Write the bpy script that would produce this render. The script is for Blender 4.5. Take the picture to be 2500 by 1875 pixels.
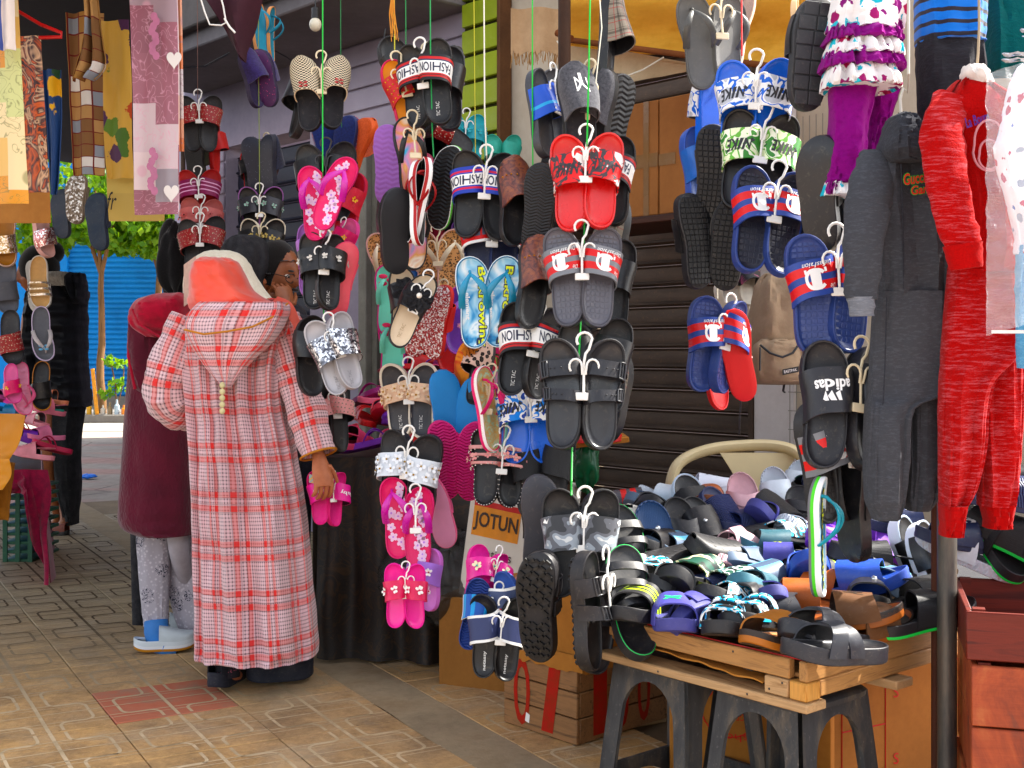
import bpy, math, random
from mathutils import Vector, Matrix, noise as mnoise
random.seed(7)
sc = bpy.context.scene
for o in list(bpy.data.objects): bpy.data.objects.remove(o)
R = math.radians
# ---------------------------------------------------------------- camera
FPX, CAMH, HOR = 3000.0, 1.2, 860.0
cam = bpy.data.cameras.new('camera'); camo = bpy.data.objects.new('camera', cam)
sc.collection.objects.link(camo); sc.camera = camo
camo.location = (0, 0, CAMH); camo.rotation_euler = (R(90), 0, 0)
cam.sensor_width = 36; cam.lens = 36*FPX/2500; cam.shift_y = -(937.5-HOR)/2500
cam.clip_start = .05; cam.clip_end = 400
# ---------------------------------------------------------------- light
SUN = Vector((.84, .30, .95)).normalized()
w = bpy.data.worlds.new('World'); sc.world = w; w.use_nodes = True
wn = w.node_tree; wn.nodes.clear()
wo = wn.nodes.new('ShaderNodeOutputWorld'); bg = wn.nodes.new('ShaderNodeBackground')
sky = wn.nodes.new('ShaderNodeTexSky'); sky.sky_type = 'NISHITA'; sky.sun_disc = False
sky.sun_elevation = math.asin(SUN.z); sky.sun_rotation = math.atan2(SUN.x, SUN.y)
sky.dust_density = 3.0; sky.air_density = 1.0
hs = wn.nodes.new('ShaderNodeHueSaturation'); hs.inputs['Saturation'].default_value = .35
wn.links.new(sky.outputs[0], hs.inputs['Color']); wn.links.new(hs.outputs[0], bg.inputs[0])
wn.links.new(bg.outputs[0], wo.inputs[0]); bg.inputs[1].default_value = .15
sl = bpy.data.lights.new('sun', 'SUN'); so = bpy.data.objects.new('sun', sl); sc.collection.objects.link(so)
sl.energy = 4.0; sl.angle = R(.5); sl.color = (1, .95, .86)
so.rotation_euler = (-SUN).to_track_quat('-Z', 'Y').to_euler()
sc.view_settings.view_transform = 'Standard'; sc.view_settings.look = 'None'
sc.view_settings.exposure = 1.85; sc.view_settings.gamma = 1
sc.render.engine = 'CYCLES'
try:
    sc.cycles.use_denoising = True
    sc.cycles.max_bounces = 6; sc.cycles.transparent_max_bounces = 8
except Exception: pass

# ---------------------------------------------------------------- helpers
def P(px, py, d):                      # a point of the photograph at a chosen distance
    return Vector(((px-1250)/FPX*d, d, CAMH-(py-HOR)/FPX*d))
def S(hexv):                           # sRGB hex -> linear
    c = [int(hexv[i:i+2], 16)/255 for i in (0, 2, 4)]
    c = [(x/12.92 if x <= .04045 else ((x+.055)/1.055)**2.4) for x in c]; l = .3*c[0]+.6*c[1]+.1*c[2]
    return tuple(min(1, max(.002, l+(x-l)*1.18)) for x in c)+(1,)
def link(o, parent=None, mtx=None):
    sc.collection.objects.link(o)
    if parent: o.parent = parent
    if mtx is not None: o.matrix_local = mtx
    return o
def tag(o, label=None, cat=None, group=None, kind=None):
    if label: o['label'] = label
    if cat: o['category'] = cat
    if group: o['group'] = group
    if kind: o['kind'] = kind
    return o
def empty(name, loc=(0, 0, 0), label=None, cat=None, group=None, mtx=None):
    e = bpy.data.objects.new(name, None); e.empty_display_size = .05
    link(e)
    if mtx is not None: e.matrix_world = mtx
    else: e.location = loc
    return tag(e, label, cat, group)
# node material helper -------------------------------------------------
class M:
    def __init__(s, name, rough=.6, spec=.4, metal=0, sheen=0):
        s.m = bpy.data.materials.new(name); s.m.use_nodes = True; s.t = s.m.node_tree
        s.b = s.t.nodes['Principled BSDF']; s.i = s.b.inputs
        s.i['Roughness'].default_value = rough; s.i['Specular IOR Level'].default_value = spec
        s.i['Metallic'].default_value = metal
        if sheen: s.i['Sheen Weight'].default_value = sheen
    def n(s, typ, **kw):
        nd = s.t.nodes.new('ShaderNode'+typ)
        for k, v in kw.items(): setattr(nd, k, v)
        return nd
    def put(s, sock, v):
        if v is None: return
        if isinstance(v, bpy.types.NodeSocket): s.t.links.new(v, sock)
        else:
            try: sock.default_value = v
            except Exception: sock.default_value = v[:3] if hasattr(v, '__len__') else v
    def math(s, op, a, b=None, c=None):
        nd = s.n('Math', operation=op); s.put(nd.inputs[0], a); s.put(nd.inputs[1], b); s.put(nd.inputs[2], c); return nd.outputs[0]
    def mix(s, f, a, b, mode='MIX'):
        nd = s.n('MixRGB', blend_type=mode); s.put(nd.inputs[0], f); s.put(nd.inputs[1], a); s.put(nd.inputs[2], b); return nd.outputs[0]
    def uv(s): return s.n('UVMap').outputs[0]
    def co(s, k='Object'): return s.n('TexCoord').outputs[k]
    def wpos(s): return s.n('NewGeometry').outputs['Position']
    def mp(s, v, scale=(1, 1, 1), loc=(0, 0, 0), rot=(0, 0, 0)):
        nd = s.n('Mapping'); s.put(nd.inputs[0], v); nd.inputs['Location'].default_value = loc
        nd.inputs['Rotation'].default_value = rot; nd.inputs['Scale'].default_value = scale; return nd.outputs[0]
    def xyz(s, v):
        nd = s.n('SeparateXYZ'); s.put(nd.inputs[0], v); return nd.outputs
    def noise(s, v, sc_=5, det=3, rough=.55, dist=0):
        nd = s.n('TexNoise'); s.put(nd.inputs['Vector'], v); nd.inputs['Scale'].default_value = sc_
        nd.inputs['Detail'].default_value = det; nd.inputs['Roughness'].default_value = rough
        nd.inputs['Distortion'].default_value = dist; return nd.outputs[0]
    def vor(s, v, sc_=5, feature='F1', out='Distance'):
        nd = s.n('TexVoronoi', feature=feature); s.put(nd.inputs['Vector'], v); nd.inputs['Scale'].default_value = sc_
        return nd.outputs[out]
    def ramp(s, f, stops, const=False):
        nd = s.n('ValToRGB'); s.put(nd.inputs[0], f); cr = nd.color_ramp
        cr.interpolation = 'CONSTANT' if const else 'LINEAR'
        while len(cr.elements) < len(stops): cr.elements.new(.5)
        for e, (p, c) in zip(cr.elements, sorted(stops, key=lambda q: q[0])):
            e.position = p; e.color = c if len(c) == 4 else tuple(c)+(1,)
        return nd.outputs[0]
    def col(s, v): s.put(s.i['Base Color'], v); return s
    def rgh(s, v): s.put(s.i['Roughness'], v); return s
    def bump(s, h, strength=.4, dist=.01):
        nd = s.n('Bump'); nd.inputs['Strength'].default_value = strength; nd.inputs['Distance'].default_value = dist
        s.put(nd.inputs['Height'], h)
        old = s.i['Normal']
        if old.is_linked: s.t.links.new(old.links[0].from_socket, nd.inputs['Normal'])
        s.t.links.new(nd.outputs[0], old); return s
def bw(a, b): return [(0, (0, 0, 0, 1)), (a, (0, 0, 0, 1)), (b, (1, 1, 1, 1))]
_mc = {}
def cached(f):
    def g(*a, **k):
        key = (f.__name__, a, tuple(sorted(k.items())))
        if key not in _mc: _mc[key] = f(*a, **k)
        return _mc[key]
    return g
@cached
def plain(hexv, rough=.55, var=.12, scale=25, bump=.08, spec=.4, metal=0, bscale=180, sheen=0):
    m = M('paint_'+hexv, rough, spec, metal, sheen); c = S(hexv)
    f = m.noise(m.co(), scale, 4)
    d = tuple(x*(1-var) for x in c[:3])+(1,); l = tuple(min(1, x*(1+var)) for x in c[:3])+(1,)
    sc_ = m.ramp(m.noise(m.mp(m.co(), (1, 1, 1.7)), scale*3.2, 6, .72, .6), [(.55, (0, 0, 0)), (.72, (1, 1, 1))])
    m.col(m.mix(m.math('MULTIPLY', sc_, .10 if var > .04 else .0), m.ramp(f, [(.3, d), (.7, l)]), S('b4a692')))
    if bump: m.bump(m.noise(m.co(), bscale, 2), bump, .002)
    m.rgh(m.ramp(m.noise(m.co(), scale*.6, 3), [(.3, (rough*.7,)*3), (.7, (min(1, rough*1.3),)*3)]))
    return m.m
@cached
def dirty(hexv, hex2, scale=2.0, rough=.85, amt=.6, bump=.3, world=True):
    m = M('worn_'+hexv, rough, .2); v = m.wpos() if world else m.co()
    f = m.ramp(m.noise(v, scale, 8, .65), [(.35, (0, 0, 0)), (.7, (1, 1, 1))])
    f2 = m.noise(v, scale*14, 4, .7)
    c = m.mix(m.math('MULTIPLY', f, amt), S(hexv), S(hex2))
    c = m.mix(m.math('MULTIPLY', f2, .35), c, S(hex2), 'MULTIPLY')
    m.col(c); m.bump(f2, bump, .004); return m.m
@cached
def wood(hexv, hex2, axis=0, scale=1.0, rough=.6, knots=True):
    m = M('wood_'+hexv, rough, .3)
    s3 = [14*scale]*3; s3[axis] = 1.2*scale
    v = m.mp(m.co(), tuple(s3))
    g = m.noise(v, 3.0, 8, .6, 1.2); g2 = m.noise(v, 14, 4, .7)
    c = m.ramp(g, [(.3, S(hex2)), (.48, S(hexv)), (.62, tuple(x*.8 for x in S(hexv)[:3])), (.75, S(hexv))])
    c = m.mix(m.math('MULTIPLY', g2, .3), c, S(hex2), 'MULTIPLY')
    big = m.noise(m.co(), 3*scale, 3)
    c = m.mix(m.ramp(big, [(.5, (0, 0, 0)), (.75, (.55, .55, .55))]), c, S(hex2))
    m.col(c); m.bump(g2, .25, .002); return m.m
# mesh builder -----------------------------------------------------------
class MB:
    def __init__(s): s.v = []; s.f = []; s.mi = []; s.uvs = []; s.sm = []
    def vert(s, p): s.v.append(tuple(p)); return len(s.v)-1
    def face(s, idx, mi=0, uv=None, smooth=True):
        s.f.append(tuple(idx)); s.mi.append(mi); s.uvs.append(uv); s.sm.append(smooth)
    def grid(s, fn, nu, nv, mi=0, cu=False, smooth=True, flip=False, uvf=None):
        b = len(s.v); mu = nu if cu else nu+1
        for j in range(nv+1):
            for i in range(mu): s.vert(fn(i/nu, j/nv))
        for j in range(nv):
            for i in range(nu):
                i2 = (i+1) % mu
                q = [b+j*mu+i, b+j*mu+i2, b+(j+1)*mu+i2, b+(j+1)*mu+i]
                t = [(i/nu, j/nv), ((i+1)/nu, j/nv), ((i+1)/nu, (j+1)/nv), (i/nu, (j+1)/nv)]
                if uvf: t = [uvf(*a) for a in t]
                if flip: q.reverse(); t.reverse()
                s.face(q, mi, t, smooth)
        return b
    def slab(s, fn, nu, nv, th, mi=0, mi2=None, uvf=None):   # sheet with thickness along its normal
        mi2 = mi if mi2 is None else mi2
        def nrm(u, v):
            e = 1e-3; u0, u1 = max(0, u-e), min(1, u+e); v0, v1 = max(0, v-e), min(1, v+e)
            n = (Vector(fn(u1, v))-Vector(fn(u0, v))).cross(Vector(fn(u, v1))-Vector(fn(u, v0)))
            return n.normalized() if n.length > 1e-12 else Vector((0, 0, 1))
        cache = {}
        def inner(u, v):
            return Vector(fn(u, v))-nrm(u, v)*th
        a = s.grid(fn, nu, nv, mi, uvf=uvf); b = s.grid(inner, nu, nv, mi2, flip=True, uvf=uvf)
        m = nu+1
        def edge(l):
            for p, q in zip(l, l[1:]): s.face((a+q, a+p, b+p, b+q), mi, [(.01, .01)]*4, False)
        edge([i for i in range(m)]); edge([nv*m+i for i in range(m)][::-1])
        edge([j*m for j in range(nv+1)][::-1]); edge([j*m+nu for j in range(nv+1)])
    def box(s, lo, hi, mi=0, mtx=None, bev=0):
        x0, y0, z0 = lo; x1, y1, z1 = hi
        if bev:
            b = bev
            P8 = []
            def add(p): return s.vert(mtx @ Vector(p) if mtx else p)
            # chamfered box: 24 vertices
            ids = {}
            for sx in (0, 1):
                for sy in (0, 1):
                    for sz in (0, 1):
                        X, Y, Z = (x0, x1)[sx], (y0, y1)[sy], (z0, z1)[sz]
                        dx, dy, dz = (b, -b)[sx], (b, -b)[sy], (b, -b)[sz]
                        ids[sx, sy, sz, 0] = add((X, Y+dy, Z+dz)); ids[sx, sy, sz, 1] = add((X+dx, Y, Z+dz)); ids[sx, sy, sz, 2] = add((X+dx, Y+dy, Z))
            def q(l, rev):
                l = [ids[k] for k in l]
                s.face(l[::-1] if rev else l, mi, None, False)
            for k in (0, 1):
                q([(k, 0, 0, 0), (k, 1, 0, 0), (k, 1, 1, 0), (k, 0, 1, 0)], k == 0)
                q([(0, k, 0, 1), (1, k, 0, 1), (1, k, 1, 1), (0, k, 1, 1)], k == 1)
                q([(0, 0, k, 2), (1, 0, k, 2), (1, 1, k, 2), (0, 1, k, 2)], k == 0)
            for a in (0, 1):
                for c in (0, 1):
                    r = (a+c) % 2 == 1
                    q([(a, c, 0, 0), (a, c, 0, 1), (a, c, 1, 1), (a, c, 1, 0)], not r)
                    q([(a, 0, c, 0), (a, 0, c, 2), (a, 1, c, 2), (a, 1, c, 0)], r)
                    q([(0, a, c, 1), (0, a, c, 2), (1, a, c, 2), (1, a, c, 1)], not r)
                    for e in (0, 1):
                        q([(a, c, e, 0), (a, c, e, 1), (a, c, e, 2)], (a+c+e) % 2 == 1)
            return
        c = [(x0, y0, z0), (x1, y0, z0), (x1, y1, z0), (x0, y1, z0), (x0, y0, z1), (x1, y0, z1), (x1, y1, z1), (x0, y1, z1)]
        b = len(s.v)
        for p in c: s.vert(mtx @ Vector(p) if mtx else p)
        for f in ((0, 3, 2, 1), (4, 5, 6, 7), (0, 1, 5, 4), (1, 2, 6, 5), (2, 3, 7, 6), (3, 0, 4, 7)):
            s.face([b+i for i in f], mi, [(0, 0), (1, 0), (1, 1), (0, 1)], False)
    def tube(s, pts, r, n=8, mi=0, cap=True, flat=None, up=None):
        pts = [Vector(p) for p in pts]; k = len(pts); rr = r if hasattr(r, '__len__') else [r]*k
        b = len(s.v); prev = None; L = 0
        for i, p in enumerate(pts):
            t = (pts[min(i+1, k-1)]-pts[max(i-1, 0)])
            t = t.normalized() if t.length > 1e-9 else Vector((0, 0, 1))
            if prev is None:
                a = up if up else (Vector((0, 0, 1)) if abs(t.z) < .9 else Vector((1, 0, 0)))
                x = t.cross(a).normalized()
            else: x = (prev-t*prev.dot(t)).normalized()
            y = t.cross(x); prev = x
            for j in range(n):
                a = 2*math.pi*j/n
                s.vert(p+x*math.cos(a)*rr[i]+y*math.sin(a)*rr[i]*(flat or 1))
        for i in range(k-1):
            for j in range(n):
                j2 = (j+1) % n
                s.face((b+i*n+j, b+i*n+j2, b+(i+1)*n+j2, b+(i+1)*n+j), mi, [(j/n, i/(k-1)), ((j+1)/n, i/(k-1)), ((j+1)/n, (i+1)/(k-1)), (j/n, (i+1)/(k-1))])
        if cap:
            s.face([b+j for j in range(n)][::-1], mi); s.face([b+(k-1)*n+j for j in range(n)], mi)
    def rings(s, rings, mi=0, cap0=False, cap1=False, closed=True, smooth=True, uvf=None):
        b = len(s.v); n = len(rings[0])
        for r in rings:
            for p in r: s.vert(p)
        for i in range(len(rings)-1):
            for j in range(n if closed else n-1):
                j2 = (j+1) % n
                uv = [(j/n, i), ((j+1)/n, i), ((j+1)/n, i+1), (j/n, i+1)]
                uv = [uvf(a, c) for a, c in uv] if uvf else [(a, c/(len(rings)-1)) for a, c in uv]
                s.face((b+i*n+j, b+i*n+j2, b+(i+1)*n+j2, b+(i+1)*n+j), mi, uv, smooth)
        if cap0: s.face([b+j for j in range(n)][::-1], mi)
        if cap1: s.face([b+(len(rings)-1)*n+j for j in range(n)], mi)
    def sphere(s, c, r, nu=10, nv=6, mi=0, sc3=(1, 1, 1)):
        c = Vector(c)
        s.grid(lambda u, v: (c.x+r*sc3[0]*math.cos(2*math.pi*u)*math.sin(math.pi*v), c.y+r*sc3[1]*math.sin(2*math.pi*u)*math.sin(math.pi*v), c.z-r*sc3[2]*math.cos(math.pi*v)), nu, nv, mi, cu=True)
    def raw(s, vs, fs, mi=0, smooth=False):
        b = len(s.v)
        for p in vs: s.vert(p)
        for f in fs: s.face([b+i for i in f], mi, None, smooth)
    def mesh(s, name, mats, sharp=40):
        me = bpy.data.meshes.new(name); me.from_pydata(s.v, [], s.f)
        for m in (mats if isinstance(mats, (list, tuple)) else [mats]): me.materials.append(m)
        me.polygons.foreach_set('material_index', s.mi); me.polygons.foreach_set('use_smooth', s.sm)
        ul = me.uv_layers.new(name='UVMap'); data = []
        for f, uv in zip(s.f, s.uvs):
            if uv is None: uv = [(0, 0)]*len(f)
            for t in uv: data += [t[0], t[1]]
        ul.data.foreach_set('uv', data)
        me.update(); me.validate()
        if sharp: me.set_sharp_from_angle(angle=R(sharp))
        return me
    def build(s, name, mats, parent=None, mtx=None, **k):
        return link(bpy.data.objects.new(name, s.mesh(name, mats, **k)), parent, mtx)
def mobj(name, me, parent=None, mtx=None):
    return link(bpy.data.objects.new(name, me), parent, mtx)
def fbm(x, y=0, z=0, s=1): return mnoise.noise(Vector((x*s, y*s, z*s)))
# text ---------------------------------------------------------------------
_tc = {}
def text_mesh(txt, bold=0, shear=0, space=1):
    k = (txt, bold, shear, space)
    if k in _tc: return _tc[k]
    cu = bpy.data.curves.new('lettering', 'FONT'); cu.body = txt; cu.align_x = 'CENTER'; cu.align_y = 'CENTER'
    cu.size = 1; cu.offset = bold; cu.shear = shear; cu.space_character = space; cu.resolution_u = 3
    o = bpy.data.objects.new('lettering', cu); sc.collection.objects.link(o)
    dg = bpy.context.evaluated_depsgraph_get(); me = o.evaluated_get(dg).to_mesh()
    vs = [tuple(v.co) for v in me.vertices]; fs = [tuple(p.vertices) for p in me.polygons]
    o.evaluated_get(dg).to_mesh_clear(); bpy.data.objects.remove(o); bpy.data.curves.remove(cu)
    xs = [v[0] for v in vs]; ys = [v[1] for v in vs]; w, h = max(xs)-min(xs), max(ys)-min(ys)
    cx, cy = (max(xs)+min(xs))/2, (max(ys)+min(ys))/2
    vs = [((x-cx)/w, (y-cy)/h) for x, y, z in vs]           # normalised to a unit box
    _tc[k] = (vs, fs, w/h); return _tc[k]
def lettering(mb, txt, fn, mi=0, **k):                       # fn maps (-.5.. .5, -.5.. .5) to 3D
    vs, fs, _ = text_mesh(txt, **k); mb.raw([fn(x, y) for x, y in vs], fs, mi)
# ================================================================ setting
AV = Vector((-.495, .869, 0)); AW = Vector((.869, .495, 0))       # along / across the alley
WU = Vector((-.676, .737, 0)); WN = Vector((-.737, -.676, 0)); W0 = Vector((.855, 5.7, 0))
def wall_t(px):                                                    # where the wall plane meets a column of the photograph
    k = (px-1250)/FPX
    return (W0.x-k*W0.y)/(k*WU.y-WU.x)
def wall_z(px, py): return CAMH-(py-HOR)/FPX*(W0.y+WU.y*wall_t(px))
def WP(t, out, z): return W0+WU*t+WN*out+Vector((0, 0, z))
WM = Matrix(((-WU.x, -WN.x, 0, W0.x), (-WU.y, -WN.y, 0, W0.y), (0, 0, 1, 0), (0, 0, 0, 1)))   # local x = to the right along the wall, y = into it
def wx(px): return -wall_t(px)

g = MB(); g.grid(lambda u, v: (-60+120*u, -20+120*v, 0), 2, 2)
m = M('cement_ground', .9, .2); v = m.wpos()
a = m.noise(v, .9, 8, .65); b_ = m.noise(v, 9, 6, .7); r_ = m.noise(m.mp(v, (.25, .9, 1)), 1.1, 3)
c = m.ramp(a, [(.3, S('8b827a')), (.55, S('a39a90')), (.75, S('776e66'))])
c = m.mix(m.ramp(r_, [(.5, (0, 0, 0)), (.6, (.55, .55, .55))]), c, S('b0837a'))
cr = m.vor(m.mp(v, (.7, .7, .7)), 1.0, 'DISTANCE_TO_EDGE'); crk = m.ramp(m.math('ADD', cr, m.math('MULTIPLY', m.math('SUBTRACT', b_, .5), .06)), [(0, (1, 1, 1)), (.012, (0, 0, 0))])
c = m.mix(m.math('MULTIPLY', crk, .7), c, S('4a433d'))
c = m.mix(m.ramp(b_, [(.4, (0, 0, 0)), (.7, (.4, .4, .4))]), c, S('6b625a'))
m.col(c); m.bump(b_, .35, .01)
tag(g.build('ground', m.m), kind='structure')

# paving tiles ------------------------------------------------------------
pav = MB()
def pq(u, w_, z): return AV*u+AW*w_+Vector((0, 0, z))
pav.grid(lambda u, v: pq(2.0+8.2*u, -2.6+8*v, .004), 1, 1, flip=True)
pave = tag(pav.build('pavement', dirty('94836c', '6a5c4c', 3)), kind='structure')
m = M('ochre_tile', .75, .3); v = m.wpos(); ri = m.n('ObjectInfo').outputs['Random']
a = m.noise(v, .8, 6, .6); d1 = m.noise(v, 5, 8, .7); d2 = m.noise(m.mp(v, (1, 1, 1)), 40, 4, .7)
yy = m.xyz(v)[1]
c = m.ramp(a, [(.3, S('a8947a')), (.45, S('c9a67c')), (.6, S('d4ab76')), (.75, S('bd9b74')), (.9, S('a28e76'))])
c = m.mix(m.math('MULTIPLY', ri, .25), c, S('a08c74'))
c = m.mix(m.ramp(d1, [(.42, (0, 0, 0)), (.72, (.75, .75, .75))]), c, S('77634e'))
c = m.mix(m.math('MULTIPLY', d2, .4), c, S('77624a'), 'MULTIPLY')
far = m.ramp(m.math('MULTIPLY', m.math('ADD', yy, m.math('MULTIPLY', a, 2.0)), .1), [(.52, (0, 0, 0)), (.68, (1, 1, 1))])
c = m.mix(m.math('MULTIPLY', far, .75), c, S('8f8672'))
m.col(c); jn = m.ramp(m.noise(v, 2.3, 5, .7), [(.5, (0, 0, 0)), (.68, (1, 1, 1))]); c = m.mix(m.math('MULTIPLY', jn, .45), c, S('a89c8a')); spk = m.ramp(m.noise(v, 120, 3, .7), [(.64, (0, 0, 0)), (.72, (1, 1, 1))]); c2 = m.mix(m.math('MULTIPLY', spk, .5), c, S('d8c8ac')); drk = m.ramp(m.vor(v, 9), [(0, (1, 1, 1)), (.035, (1, 1, 1)), (.05, (0, 0, 0))]); c2 = m.mix(m.math('MULTIPLY', drk, .6), c2, S('40362c')); m.col(c2); m.bump(d2, .6, .004); m.bump(d1, .35, .01); m.rgh(m.ramp(d1, [(.3, (.55,)*3), (.7, (.85,)*3)])); TILE = m.m
m = M('red_tile', .75, .3); v = m.wpos(); d1 = m.noise(v, 7, 8, .7)
m.col(m.ramp(d1, [(.3, S('a85f4a')), (.5, S('ad6c56')), (.65, S('9c7460')), (.8, S('8a7462'))])); m.bump(d1, .2, .006); RTILE = m.m
m = M('groove_mortar', .9, .1); v = m.wpos(); d1 = m.noise(v, 6, 6, .7); yy = m.xyz(v)[1]
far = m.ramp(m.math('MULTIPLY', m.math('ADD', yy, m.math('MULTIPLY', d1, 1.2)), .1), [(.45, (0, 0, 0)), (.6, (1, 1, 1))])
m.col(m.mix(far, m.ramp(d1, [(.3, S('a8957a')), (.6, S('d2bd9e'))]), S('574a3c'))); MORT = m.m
def tile_mesh(name, mat):
    t = MB(); h = .1985; T = .018
    t.box((-h, -h, 0), (h, h, T), 0, bev=.0025)
    z = T+.0007
    def ribbon(pts, w_):
        L = []
        for i, p in enumerate(pts):
            q = Vector(pts[min(i+1, len(pts)-1)])-Vector(pts[max(i-1, 0)]); nrm = Vector((-q.y, q.x)).normalized()*w_/2
            L.append(((p[0]-nrm.x, p[1]-nrm.y, z), (p[0]+nrm.x, p[1]+nrm.y, z)))
        for (a0, a1), (b0, b1) in zip(L, L[1:]):
            i = [t.vert(a0), t.vert(b0), t.vert(b1), t.vert(a1)]; t.face(i, 1, None, False)
    ribbon([(0, -h), (0, h)], .012); ribbon([(-h, -.1), (h, -.1)], .006); ribbon([(-h, 0.004), (h, .004)], .006); ribbon([(-h, .1), (h, .1)], .006)
    ribbon([(-h, -.13), (h, -.13)], .004); ribbon([(-h, .07), (h, .07)], .004)
    for x0, ph in ((-.1, 0), (.1, 1)):
        for k in (0, 1):
            y0 = -h+.01+k*.195; sg = 1 if (k+ph) % 2 else -1
            pts = [(x0-sg*.055, y0)]
            pts += [(x0-sg*.055+sg*.0*j, y0+.01*j) for j in (2, 4)]
            for j in range(7):
                an = math.pi/2*j/6; pts.append((x0-sg*.055+sg*.03*(1-math.cos(an)), y0+.05+.035*math.sin(an)))
            for j in range(7):
                an = math.pi/2*j/6; pts.append((x0+sg*.025+sg*.03*math.sin(an), y0+.085+.035*(1-math.cos(an))))
            pts += [(x0+sg*.055, y0+.15), (x0+sg*.055, y0+.185)]
            ribbon(pts, .010)
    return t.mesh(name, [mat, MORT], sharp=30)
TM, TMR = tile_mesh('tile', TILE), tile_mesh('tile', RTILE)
cnt = 0; rng = random.Random(3)
REDS = {(4.2, 1.036), }
for iu in range(-6, 14):
    for iw in range(-9, 9):
        u = 4.2+.4*iu
        w_ = 1.036+.4*iw
        if iw >= 2: w_ += .2
        c = pq(u, w_, 0)
        if c.y < 2.6: continue
        px = 1250+FPX*c.x/c.y; py = HOR+FPX*CAMH/c.y
        if px < -160 or px > 1700 or py > 2150 or py < 1262: continue
        if px > 900 and py < 1400: continue
        red = (iu == 0 and iw == 0) or (iu == -2 and iw == 4) or (iu == 1 and iw == 4) or (iu == 9 and iw == 3)
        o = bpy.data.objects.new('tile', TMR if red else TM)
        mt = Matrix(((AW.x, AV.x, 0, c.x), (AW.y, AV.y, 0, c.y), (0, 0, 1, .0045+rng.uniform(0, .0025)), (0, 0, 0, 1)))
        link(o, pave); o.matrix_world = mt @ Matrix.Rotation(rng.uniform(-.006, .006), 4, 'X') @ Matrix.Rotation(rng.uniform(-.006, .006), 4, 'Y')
        cnt += 1
print('tiles', cnt)
st = MB()
def stf(u, v):
    a = 2.2+8*u; e = .012*fbm(a*3.1, v*9)
    return pq(a, 1.632+.21*v+e, .0225+.003*fbm(a*4, v*2, 5))
st.grid(stf, 120, 6, flip=True)
m = M('cement_patch', .9, .2); v = m.wpos(); a = m.noise(v, 3, 8, .7); b_ = m.noise(v, 30, 4, .7)
m.col(m.mix(m.math('MULTIPLY', b_, .4), m.ramp(a, [(.3, S('8f816c')), (.5, S('a8977e')), (.7, S('968268'))]), S('5d5146'), 'MULTIPLY')); m.bump(b_, .4, .004)
tag(st.build('cement_strip', m.m), kind='structure')

# street beyond --------------------------------------------------------------
s_ = MB(); s_.grid(lambda u, v: (-30+60*u, 18.6+2.2*v, .006), 1, 1)
tag(s_.build('street', dirty('a8a39b', '857d74', 1.2)), kind='structure')
s_ = MB(); s_.box((-30, 20.8, 0), (30, 26, .14), bev=.02)
tag(s_.build('sidewalk', dirty('8c8780', '625c55', 1.5)), kind='structure')
# blue building with roller shutter
BY = 24.0
bb = empty('blue_shop_building', (-6.6, BY, 0), 'bright blue shop front with closed roller shutter beyond the small trees', 'building')
def part(mb, name, mats, par, world=True, **k):
    o = mb.build(name, mats, par, **k)
    if world: o.matrix_parent_inverse = par.matrix_world.inverted() if par.matrix_world != Matrix() else Matrix.Translation(-par.location)
    return o
bluem = dirty('1f86c8', '1a5f92', 1.6, .5, .6, .2); bluewall = dirty('2a8ad0', '1766a6', .8, .6, .4, .15)
def bx_(px): return (px-1250)/FPX*BY
zt = CAMH+(860-566)/FPX*BY; zb = CAMH+(860-968)/FPX*BY
x0, x1 = bx_(163), bx_(412)
mb = MB(); mb.box((bx_(-300), BY, .14), (x0, BY+.6, 8), 0); mb.box((x1, BY, .14), (bx_(700), BY+.6, 8), 0); mb.box((x0, BY, zt), (x1, BY+.6, 8), 0); mb.box((x0, BY-.02, .14), (x1, BY+.6, zb), 1)
part(mb, 'facade', [bluewall, dirty('8d8880', '5f5850', 2)], bb)
mb = MB(); nsl = 32
mb2 = MB()
for k in range(nsl):
    za = zb+(zt-zb)*k/nsl; zc = zb+(zt-zb)*(k+1)/nsl
    s1 = MB()
    def fs(u, v, za=za, zc=zc): return (x0+(x1-x0)*u, BY+.12-.035*math.sin(math.pi*min(1, v*1.15)), za+(zc-za)*v)
    s1.grid(fs, 1, 6, flip=False); part(s1, 'slat', bluem, bb)
# a white strip of wall and clutter left of the shutter
mb = MB(); mb.box((bx_(118), BY-.05, .14), (bx_(140), BY-.002, 4), 0); part(mb, 'pilaster', dirty('d8d4cc', 'a9a49a', 2), bb)
# tall side building (right of the passage) that shades the alley
TE = wall_t(452)
E = WP(TE, 0, 0); kx = E.x/E.y
far = Vector((kx*17.6-.15, 17.6, 0))
shop = empty('shop_building', (W0.x, W0.y, 0), 'lilac grey shop building with soffit and closed roller shutters behind the stalls', 'building')
shop.matrix_world = WM
LIL = dirty('a29aa8', '7d7584', 1.4, .85, .5, .2)
def wpart(mb, name, mats, **k): return mb.build(name, mats, shop, **k)
def wbox(px0, px1, z0, z1, y0, y1, mb, mi=0, bev=0): mb.box((wx(px0), y0, z0), (wx(px1), y1, z1), mi, bev=bev)
ZT = 3.12
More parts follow.
